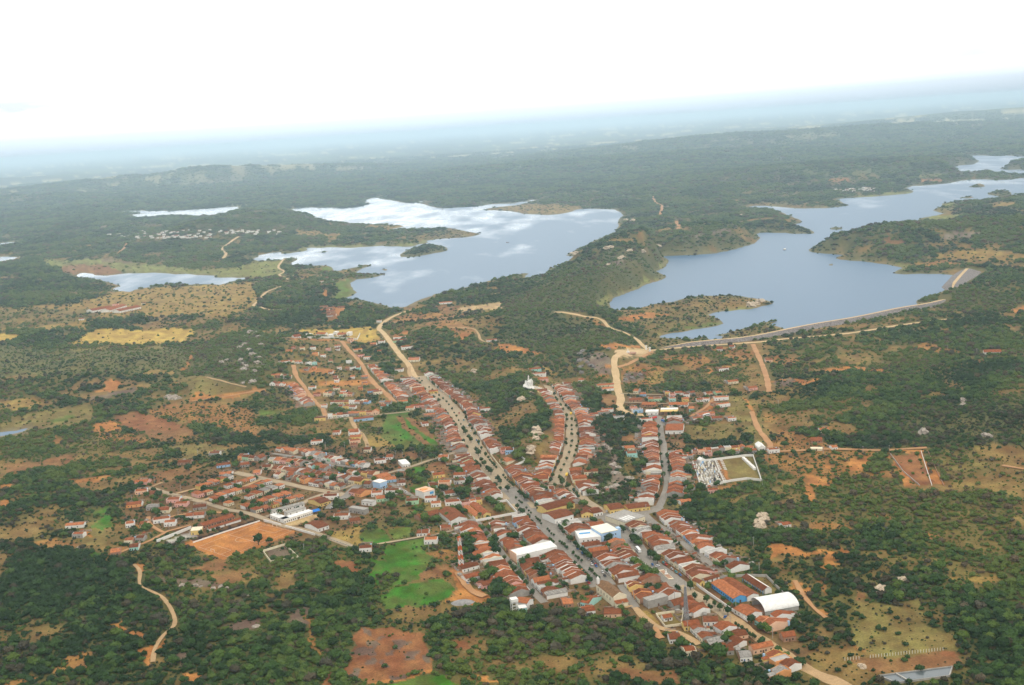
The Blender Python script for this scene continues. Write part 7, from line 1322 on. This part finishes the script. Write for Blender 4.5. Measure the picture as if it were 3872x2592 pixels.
for k_, (side_, tile_, a_, b_, n_) in enumerate((('left kerb of the lower main street', 'E', (1600,190), (2010,590), 7), ('right kerb of the lower main street', 'E', (1810,100), (2150,420), 6), ('left kerb of the upper main street', 'I', (300,560), (600,1010), 7), ('right kerb of the upper main street', 'I', (560,580), (880,1080), 6), ('left side of the second street', 'G', (330,110), (600,400), 5), ('right side of the second street', 'G', (560,110), (860,330), 6))):
    for i_ in range(n_):
        f_ = (i_ + HR.uniform(.1, .7)) / n_; p_ = (a_[0] + (b_[0] - a_[0]) * f_, a_[1] + (b_[1] - a_[1]) * f_); p2_ = (p_[0] + (b_[0] - a_[0]) * .02, p_[1] + (b_[1] - a_[1]) * .02); c_ = HR.choice(CI)
        vehicle('car', tile_, p_, p2_, c_, '%s car, %s from the far end along the %s' % (c_, ORD[i_ + 1], side_))
# ------------------------------------------------------------------ utility poles
def poles(label, tile, pts, h=9):
    out = [gp(tile, [p])[0] for p in pts]; out.sort(key=lambda q: math.atan2(q[0], q[1]))
    for i, q in enumerate(out):
        t = thing('utility_pole', tuple(map(float, q)), HR.uniform(-.5, .5), label % ORD[i + 1], 'utility pole', 'utility poles ' + label.split(',')[0][19:])
        add_part('pole', ('pole', h, 'pole'), box(-.16, .16, -.16, .16, -1, h), CONC, t); add_part('crossarm', ('pole', h, 'crossarm'), box(-1.1, 1.1, .17, .3, h - .9, h - .7), METAL_G, t)
poles('grey utility pole in the left quarter, %s from the left', 'A', [(553,640),(885,750),(1117,660),(1668,505),(1710,660),(850,1050),(735,1235),(1045,1110),(1098,290),(265,870),(1590,690),(2205,610)])
poles('grey utility pole near the green gardens, %s from the left', 'B', [(505,200),(745,190),(1390,305),(1482,330),(1716,380),(1262,275),(1810,1500),(240,640),(630,700),(480,660),(1425,690),(1720,1310),(235,1500),(650,990)])
poles('grey utility pole in the northern quarter, %s from the left', 'H', [(200,505),(490,630),(550,760),(850,795),(1080,720),(505,405),(830,1150),(1630,350),(1555,225),(2295,1460),(1215,450)])
poles('grey utility pole by the right hand streets, %s from the left', 'D', [(210,1000),(590,1300),(780,1430),(1565,1420),(1680,680),(1750,330),(435,610),(410,360)])
poles('grey utility pole in the lower town, %s from the left', 'G', [(170,720),(920,950),(1355,260),(1750,260),(1480,690),(770,600),(295,580),(620,380),(465,690),(1905,1030),(1415,890)])
poles('grey utility pole on the right outskirts, %s from the left', 'L3', [(930,275),(1140,300),(1930,430),(1680,400),(265,690),(1180,1275),(615,1290),(955,1285),(230,880)])
# ------------------------------------------------------------------ trees that stand singly: street ficus, garden trees, palms
TG = random.Random(8); TC = {}
def tree_obj(name, q, s, kind, label, cat, group, sq=1.0):
    t = thing(name, tuple(map(float, q)), TG.random() * 6.28, label, cat, group); t.scale = (s, s, s * sq)
    cm, tm = TC[kind]; c = bpy.data.objects.new('crown', cm[TG.randrange(len(cm))]); COL.objects.link(c); c.parent = t
    k = bpy.data.objects.new('trunk', tm); COL.objects.link(k); k.parent = t
    return t
TC['ficus'] = ([crown_mesh('ficus_crown', TG, 4, 110, FICUS, .95, .13, True, .95, .16) for _ in range(3)], trunk_mesh('ficus_trunk', TG, .5, .04))
TC['tree'] = ([crown_mesh('tree_crown', TG, 6, 130, LEAF_O, .74, .12) for _ in range(4)], trunk_mesh('tree_trunk', TG, .5, .035))
def palm_mesh():
    vv, ff = [], []
    for k in range(13):
        a = 6.283 * k / 13 + TG.random() * .2; dp = .15 + .35 * TG.random(); pr = None
        for i in range(4):
            r = .42 * i / 3; z = .92 + .10 * math.sin(i * .9) - dp * (i / 3) ** 2; w = (.05, .07, .06, .01)[i]; c, s = math.cos(a), math.sin(a); b0 = len(vv); vv += [(r * c - s * w, r * s + c * w, z), (r * c + s * w, r * s - c * w, z)]
            if i: ff.append((b0 - 2, b0 - 1, b0 + 1, b0))
    me = bpy.data.meshes.new('palm_crown'); me.from_pydata(vv, [], ff); me.materials.append(PALM_M); return me
TC['palm'] = ([palm_mesh() for _ in range(2)], trunk_mesh('palm_trunk', TG, 1.8, .022, 0))
def trees(label, group, tile, pts, s, kind='ficus', name='street_tree', cat='street tree', sq=1.0, end='far'):
    out = [(gp(tile, [p[:2]])[0], (p[2] if len(p) > 2 else s * TG.uniform(.85, 1.2))) for p in pts]
    out.sort(key=(lambda t_: -math.hypot(t_[0][0], t_[0][1])) if end == 'far' else (lambda t_: math.atan2(t_[0][0], t_[0][1])))
    for i, (q, s_) in enumerate(out):
        q = q.copy(); q[2] += .3; tree_obj(name, q, s_, kind, label % ORD[i + 1] if '%s' in label else label, cat, group, sq); stamp(q[0], q[1], s_ * .3)
trees('small clipped ficus in the main street median, %s from the far end', 'ficus trees in the main street median', 'I', [(85,190),(120,222),(210,302),(252,336),(298,374),(337,408),(388,447),(430,487),(462,522),(500,577),(527,625),(556,672),(585,722),(612,770)], 4.0)
trees('paired ficus in the wide main street median, %s from the far end', 'paired ficus in the main street', 'I', [(648,855),(672,885),(712,950),(738,985),(805,1115),(832,1160),(870,1240),(905,1285),(955,1360),(990,1390),(1075,1480),(1105,1515)], 8.2)
trees('ficus on the left kerb of the main street, %s from the far end', 'ficus on the left kerb', 'I', [(65,245),(95,262),(160,335),(270,440),(335,480),(350,555),(415,620),(445,645),(490,712),(520,760),(545,800),(575,880),(642,1000),(685,1078),(795,1260),(830,1320),(1045,1560)], 6.5)
trees('ficus on the right kerb of the main street, %s from the far end', 'ficus on the right kerb', 'I', [(255,255),(275,275),(330,310),(525,485),(550,520),(660,640),(680,690),(725,800),(755,835),(790,905),(838,1010),(872,1080),(925,1160)], 6.5)
trees('low hedge ficus along the main street wall, %s from the far end', 'hedge along the main street wall', 'C', [(425,335),(445,360),(465,385),(485,410),(505,432),(525,455),(615,560),(640,590),(665,615),(690,640),(715,660),(740,685)], 5.0)
trees('dark ficus beside the central block of the main street, %s from the far end', 'ficus beside the central block', 'C', [(515,690),(570,740),(672,745,9.5),(815,780),(845,810),(880,835),(910,855),(1030,960),(1060,985),(790,960),(822,1005),(855,1030),(925,1095),(970,1160)], 7.2)
trees('low clipped shrub in the main street flower strip, %s from the far end', 'shrubs in the flower strip', 'C', [(775,835),(812,872),(830,885),(848,900),(905,965),(935,995),(962,1025),(1020,1075),(1035,1100),(1055,1115),(1075,1130),(1090,1165),(1170,1230),(1195,1260),(1220,1290),(1250,1310),(1325,1390),(1350,1410),(1370,1430),(1395,1450),(1420,1470)], 3.4, name='clipped_shrub', cat='shrub')
trees('round shrub in the lower main street median, %s from the far end', 'shrubs in the lower median', 'E', [(1590,25),(1620,40),(1650,65),(1685,100),(1762,178),(1795,210),(1830,245),(1865,272),(1975,380),(2000,402),(2030,438),(2055,462),(2088,488)], 4.4, name='clipped_shrub', cat='shrub')
trees('ficus by the facades of the lower main street, %s from the far end', 'ficus by the lower facades', 'E', [(1470,30),(1495,55),(1730,10),(1790,60),(1870,140),(1905,175),(1935,205),(1970,235),(1780,330),(1830,375),(1850,395),(1890,430),(1925,465),(1950,500),(1975,530)], 6.5)
trees('ficus by the painted wall across from the shop, %s from the far end', 'ficus by the painted wall', 'C', [(1320,1210),(1345,1245),(1375,1285),(1430,1350),(1460,1370),(1520,1430),(1560,1475)], 6.0)
trees('clipped ficus down the middle of the curved street, %s from the far end', 'ficus in the middle of the curved street', 'I', [(2010,715),(2010,790),(2010,845),(2012,905),(2012,990),(2000,1055),(1978,1140),(1945,1220),(1912,1290),(1872,1370),(1860,1450)], 5.2)
trees('ficus along the left side of the curved street, %s from the far end', 'ficus on the left side of the curved street', 'I', [(1790,400),(1810,440),(1825,470),(1868,545),(1900,590),(1945,670),(1950,720),(1940,810),(1942,970),(1932,1025),(1878,1160),(1838,1265),(1800,1340),(1770,1430),(1745,1490)], 6.0)
trees('ficus along the right side of the curved street, %s from the far end', 'ficus on the right side of the curved street', 'I', [(1760,290),(1785,325),(1820,365),(1850,395),(1880,440),(1900,470),(1940,545),(1975,575),(2060,730),(2070,800),(2088,910),(2100,1000),(2075,1060),(2065,1110),(2050,1185)], 6.0)
trees('big dark tree where the curved street meets the crossing, %s from the far end', 'big trees at the fork', 'C', [(1358,660,11),(1430,705,9),(1260,700,7.5),(1500,750,6),(1535,790,6),(1555,830,6)], 8)
trees('big ficus on the island of the second street, %s from the far end', 'ficus on the island', 'G', [(490,95,9),(528,120,9.5),(570,165,10)], 9)
trees('ficus along the second street, %s from the far end', 'ficus along the second street', 'C', [(2110,1235,7),(2130,1260,7),(2265,1285),(2280,1360,8),(2315,1390,8)], 7)
trees('tree along the school wall street, %s from the far end', 'trees along the school wall street', 'G', [(790,470,6),(820,490,6),(955,475,9.5),(1005,585),(1140,620),(1235,665),(1180,715),(1295,715),(1385,770,9.5),(1655,870,9)], 6.5)
trees('hedge shrub beside the dirt road, %s from the far end', 'hedge by the dirt road', 'G', [(1480,890),(1510,915),(1545,945),(1575,970),(1605,990),(1640,1010),(1670,1030),(1700,1045)], 4.4, name='clipped_shrub', cat='shrub')
trees('ficus along the right hand street, %s from the far end', 'ficus along the right hand street', 'D', [(370,60,6),(380,130),(395,150),(350,840,8),(400,680),(405,640),(430,560),(412,450),(408,395),(397,300),(480,320,8),(490,395),(512,480,8),(518,510,8)], 6.5)
trees('tree by the square and its kerbs, %s from the left', 'trees round the square', 'J', [(490,1045,9),(750,1130,8),(865,1135,8),(1165,1120),(1220,1125),(1280,1120),(1330,1120),(1130,1220,8),(1035,1290),(1040,1390),(1045,1500),(600,1120)], 7, end='left')
trees('tree along the side lane, %s from the far end', 'trees along the side lane', 'E', [(770,25,11),(745,120,11),(780,180,12),(895,240,6),(965,320,7),(1015,395,9),(1075,455,8),(1110,500,8),(1165,580,8),(1245,690,7)], 7)
trees('lone round tree on a bare trunk by the right hand street', None, 'D', [(575,945,9.5)], 9)
trees('huge round dark tree on the little square in the left quarter', None, 'B', [(682,985,20)], 20, 'ficus', 'shade_tree', 'tree', .85)
trees('large tree in the yellow school yard, %s from the far end', 'trees in the yellow school yard', 'C', [(430,880,11),(490,930,12),(555,1000,13)], 12, 'tree', 'shade_tree', 'tree')
trees('bush on the edge of the football pitch, %s from the left', 'bushes at the pitch', 'A', [(1140,1305,8),(1225,1270,5),(1860,1410,13),(1650,1070,8)], 8, 'ficus', 'bush', 'bush', end='left')
trees('garden tree in the left quarter, %s from the left', 'garden trees in the left quarter', 'A', [(200,440,12),(385,490,14),(505,590,8),(985,470,13),(1090,350,9),(600,800,10),(450,800,8),(570,860,9),(560,1040,13),(440,1240,14),(1270,1060,11),(1440,1030,8),(1520,560,7),(1580,430,12),(1360,620,8),(1180,740,11),(1240,750,9),(1460,640,10),(1570,690,8),(1800,920,10),(1780,970,11),(1870,930,9),(2000,1380,8),(760,770,5),(1830,580,7),(2390,600,8),(1620,700,7),(1720,760,8),(1400,860,9),(1320,900,8),(1900,700,8),(2100,780,10),(2200,900,9),(300,880,9),(530,740,8)], 8, 'tree', 'garden_tree', 'tree', end='left')
trees('garden tree round the green plots, %s from the left', 'garden trees round the green plots', 'B', [(235,350,8),(320,350,9),(90,400,8),(260,430,9),(400,470,9),(350,290,6),(480,390,6),(890,320,9),(950,350,8),(840,420,9),(1445,250,16),(1600,200,10),(1720,230,15),(1820,250,14),(1850,330,10),(680,500,10),(750,520,9),(910,545,9),(830,525,7),(1110,600,8),(1430,570,11),(1000,660,8),(1320,840,13),(1430,790,10),(1340,960,12),(450,1090,10),(270,1180,8),(640,1130,10),(340,575,10),(270,560,9),(600,600,12),(500,690,6),(1580,560,10),(1700,640,12),(1650,600,10),(1990,740,12),(2200,790,14),(2290,770,13),(2120,490,12),(2000,380,11),(560,1310,9),(1080,1240,11),(1700,1000,10),(1900,1130,12),(1750,1110,13),(2050,1080,10),(2250,1020,9),(1960,1350,8),(2280,1340,11)], 9, 'tree', 'garden_tree', 'tree', end='left')
trees('garden tree behind the town centre houses, %s from the left', 'garden trees behind the town centre', 'C', [(50,520,12),(190,650,13),(280,460,13),(260,400,8),(70,760,12),(160,780,11),(110,840,9),(320,760,9),(330,1230,9),(430,1225,8),(400,1310,8),(465,1400,10),(500,1470,12),(530,1540,12),(740,1360,13),(160,1400,13),(240,1340,11),(120,1540,12),(865,1450,9),(1090,720,7),(1450,960,11),(1380,860,7),(1740,1130,9),(1480,1200,7),(1955,1370,12),(1380,1210,9),(1720,790,11),(1620,930,11),(1900,910,6),(2250,970,7),(1030,640,9),(1100,730,8),(1140,730,8),(1930,1450,8),(2150,1480,10),(2080,1530,9),(1600,1020,8),(1690,500,9),(1780,560,8)], 9, 'tree', 'garden_tree', 'tree', end='left')
trees('garden tree in the lower town yards, %s from the left', 'garden trees in the lower town', 'E', [(460,160,13),(440,100,12),(490,60,12),(380,170,10),(500,260,9),(560,240,9),(640,500,13),(720,460,14),(770,440,12),(690,350,8),(830,560,12),(880,640,13),(820,690,12),(950,700,12),(1000,660,10),(1320,390,14),(1370,460,12),(1130,310,12),(1190,230,8),(1400,240,8),(1450,610,10),(1650,570,7),(1580,620,7),(1920,800,9),(1960,790,8),(2200,400,7),(1120,70,9),(500,540,9)], 9, 'tree', 'garden_tree', 'tree', end='left')
trees('garden tree among the lowest streets, %s from the left', 'garden trees among the lowest streets', 'G', [(300,180,11),(350,220,10),(420,270,12),(450,300,12),(530,300,9),(140,60,9),(460,480,10),(500,500,8),(580,500,11),(1150,470,7),(1165,430,6),(1330,590,5),(1400,660,5),(1480,670,6),(200,770,7),(150,720,8),(840,1130,11),(880,1140,9),(1115,1180,10),(1280,1250,14),(1330,1090,9),(1380,1040,10),(1260,1170,9),(1820,940,9),(1770,930,8),(1850,960,8),(2200,1330,8),(2230,1350,8),(2060,1260,7),(1960,1200,8),(1780,1100,8),(1350,200,9),(1030,200,7),(1260,210,8)], 9, 'tree', 'garden_tree', 'tree', end='left')
trees('garden tree behind the right hand street, %s from the left', 'garden trees behind the right hand street', 'D', [(90,440,12),(160,430,13),(200,400,12),(40,700,12),(200,240,9),(740,520,13),(740,480,11),(720,690,12),(780,740,12),(640,310,9),(1110,670,9),(350,1250,10),(320,1230,9),(60,1390,10),(110,1430,9),(40,1360,9),(480,1300,7),(560,1400,7),(850,1480,7),(880,250,8),(740,250,10),(1120,300,11),(1290,280,11),(1490,260,11),(1660,290,10),(1690,290,10),(2060,270,9),(1960,180,11)], 9, 'tree', 'garden_tree', 'tree', end='left')
trees('coconut palm in the gardens of the left quarter, %s from the left', 'palms in the left quarter', 'B', [(455,600),(480,590),(610,620),(1540,560),(1570,560),(1680,310),(1760,660),(-200,1060),(-180,980),(-300,960),(-70,1070)], 9, 'palm', 'palm_tree', 'palm tree', end='left')
trees('coconut palm behind the town centre, %s from the left', 'palms behind the town centre', 'C', [(610,440),(600,400),(30,650),(320,1090),(1380,1190),(1410,1200),(360,1260)], 8, 'palm', 'palm_tree', 'palm tree', end='left')
# the scrub trees that show largest stand as objects of their own
def near_trees(x, y, s, k, t):
    order = np.argsort(np.hypot(x, y) / s)[:240]
    for i in order:
        u = float(project(x[i:i+1], y[i:i+1], np.zeros(1))[0][0]); d = k[i] == 5
        v = float(project(x[i:i+1], y[i:i+1], np.zeros(1))[1][0])
        zone = next(z_ for lim, z_ in ((250, 'lower left corner wood'), (500, 'wood before the forked track'), (680, 'wood round the forked track'), (950, 'wood beyond the forked track'), (1330, 'wood beside the burnt clearing'), (1700, 'grove past the red clearing'), (2000, 'grove below the white water tower'), (2350, 'grove below the church'), (2700, 'grove below the lowest village houses'), (3000, 'scrub below the dirt road'), (3350, 'bushes before the grey basin'), (3600, 'bushes past the grey basin'), (9999, 'lower right corner wood')) if u < lim)
        zone = ('near' if v > 2500 else ('middle' if v > 2380 else 'far')) + ' part of the ' + zone
        look = 'bare brown' if d else ('huge green' if s[i] > 13 else ('broad green' if s[i] > 11 else 'bushy green')); q = (x[i], y[i], hz_at(x[i], y[i]))
        tree_obj('scrub_tree', q, float(s[i]), 'dry' if d else 'scrub', '%s tree in the %s' % (look, zone), 'tree', '%s trees in the %s' % (look, zone))
    return order
TC['scrub'] = ([crown_mesh('scrub_crown', TG, lo, le + 60, LEAF_O, h, lf * .85) for lo, le, h, lf in ((5, 110, .62, .13), (6, 120, .55, .12), (4, 100, .72, .14), (6, 130, .66, .11))], TC['tree'][1])
TC['dry'] = ([crown_mesh('bare_crown', TG, 5, 120, DRY_O, .62, .10) for _ in range(2)], TC['tree'][1])
rng = random.Random(3)
protos = bpy.data.collections.new('scrub_kinds')
def proto(i, me):
    o = bpy.data.objects.new('kind_%02d' % i, me); protos.objects.link(o)
spec = [(5, 110, LEAF_I, .62, .13), (6, 120, LEAF_I, .55, .12), (4, 100, LEAF_I, .72, .14), (6, 130, LEAF_I, .66, .11), (5, 90, LEAF_I, .50, .15), (5, 80, DRY_I, .60, .12)]
for i, (lo, le, mt, h, lf) in enumerate(spec): proto(i, crown_mesh('scrub_%d' % i, rng, lo, le, mt, h, lf))
nrng = np.random.default_rng(11)
PX, PY, PS, PK, PT = [], [], [], [], []
def scatter(r0, r1, size, fill, smin=.55):
    A = R(27.6); area = A * (r1 * r1 - r0 * r0); n = int(area / (fill * size * size))
    r = np.sqrt(nrng.uniform(r0 * r0, r1 * r1, n)); a = nrng.uniform(-A, A, n); x, y = r * np.sin(a), r * np.cos(a)
    d = grid_lookup(DG, x, y); z = grid_lookup(HG, x, y); u, v = project(x, y, z)
    ok = (nrng.random(n) < d) & (u > -300) & (u < 4170) & (v < 2900) & ~masked(x, y)
    x, y, d = x[ok], y[ok], d[ok]
    s = size * np.clip(nrng.lognormal(-.05, .34, len(x)), .45, 1.9) * (.46 + .64 * d); lw = grid_lookup(LG, x, y); s = s * (1 - .38 * lw)
    reg = fbm(x / 140, y / 140, 201, 3)
    t = np.clip(.5 + .22 * lw + .10 * sstep(y, 1200, 1900) - .12 * sstep(y, 6000, 8000) + (reg - .5) * 2.2 + nrng.normal(0, .28, len(x)), 0, 1)
    dryp = .06 + .10 * lw + .22 * sstep(fbm(x / 90, y / 90, 207, 3), .52, .68)
    k = np.where(nrng.random(len(x)) < dryp, 5, nrng.integers(0, 5, len(x)))
    PX.append(x); PY.append(y); PS.append(s); PK.append(k); PT.append(t)
scatter(640, 1250, 6.9, .46); scatter(640, 1250, 3.2, .9)
scatter(1250, 1900, 6.8, .44); scatter(1250, 1900, 3.4, 1.1)
scatter(1900, 2900, 8.2, .46); scatter(2900, 4300, 11, .55); scatter(4300, 6000, 15, .6); scatter(6000, 9000, 20, .75); scatter(9000, 19500, 30, 1.1)
x, y, s, k, t = (np.concatenate(v) for v in (PX, PY, PS, PK, PT))
# the trees that show largest (nearest the viewer) become objects of their own further down
alone = near_trees(x, y, s, k, t)
keep = np.ones(len(x), bool); keep[alone] = False
x, y, s, k, t = x[keep], y[keep], s[keep], k[keep], t[keep]
z = grid_lookup(HG, x, y) - .02 * s
print('scrub points', len(x))
me = bpy.data.meshes.new('scrub_woodland'); me.vertices.add(len(x)); me.vertices.foreach_set('co', np.column_stack([x, y, z]).astype(np.float32).ravel())
for nm, ty, val in (('size', 'FLOAT', s), ('tint', 'FLOAT', t), ('turn', 'FLOAT', nrng.uniform(0, 6.283, len(x))), ('sort', 'INT', k), ('squash', 'FLOAT', nrng.uniform(.75, 1.15, len(x)) * (1 - .35 * sstep(y, 2600, 5000)))):
    a = me.attributes.new(nm, ty, 'POINT'); a.data.foreach_set('value', val.astype(np.int32 if ty == 'INT' else np.float32))
wood = bpy.data.objects.new('scrub_woodland', me); COL.objects.link(wood); tag(wood, kind='stuff')
ng = bpy.data.node_groups.new('scatter_scrub', 'GeometryNodeTree')
ng.interface.new_socket('Geometry', in_out='INPUT', socket_type='NodeSocketGeometry'); ng.interface.new_socket('Geometry', in_out='OUTPUT', socket_type='NodeSocketGeometry')
N, Lk = ng.nodes, ng.links
gi, go, ip, ci = N.new('NodeGroupInput'), N.new('NodeGroupOutput'), N.new('GeometryNodeInstanceOnPoints'), N.new('GeometryNodeCollectionInfo')
ci.inputs['Collection'].default_value = protos; ci.inputs['Separate Children'].default_value = True; ci.inputs['Reset Children'].default_value = True
ip.inputs['Pick Instance'].default_value = True
def named(nm, ty):
    n = N.new('GeometryNodeInputNamedAttribute'); n.data_type = ty; n.inputs[0].default_value = nm; return n.outputs[0]
c1, c2, mm = N.new('ShaderNodeCombineXYZ'), N.new('ShaderNodeCombineXYZ'), N.new('ShaderNodeMath'); mm.operation = 'MULTIPLY'
sz = named('size', 'FLOAT'); Lk.new(sz, mm.inputs[0]); Lk.new(named('squash', 'FLOAT'), mm.inputs[1])
Lk.new(named('turn', 'FLOAT'), c1.inputs[2]); Lk.new(sz, c2.inputs[0]); Lk.new(sz, c2.inputs[1]); Lk.new(mm.outputs[0], c2.inputs[2])
Lk.new(gi.outputs[0], ip.inputs['Points']); Lk.new(ci.outputs[0], ip.inputs['Instance']); Lk.new(named('sort', 'INT'), ip.inputs['Instance Index'])
Lk.new(c1.outputs[0], ip.inputs['Rotation']); Lk.new(c2.outputs[0], ip.inputs['Scale']); Lk.new(ip.outputs[0], go.inputs[0])
md = wood.modifiers.new('scatter', 'NODES'); md.node_group = ng
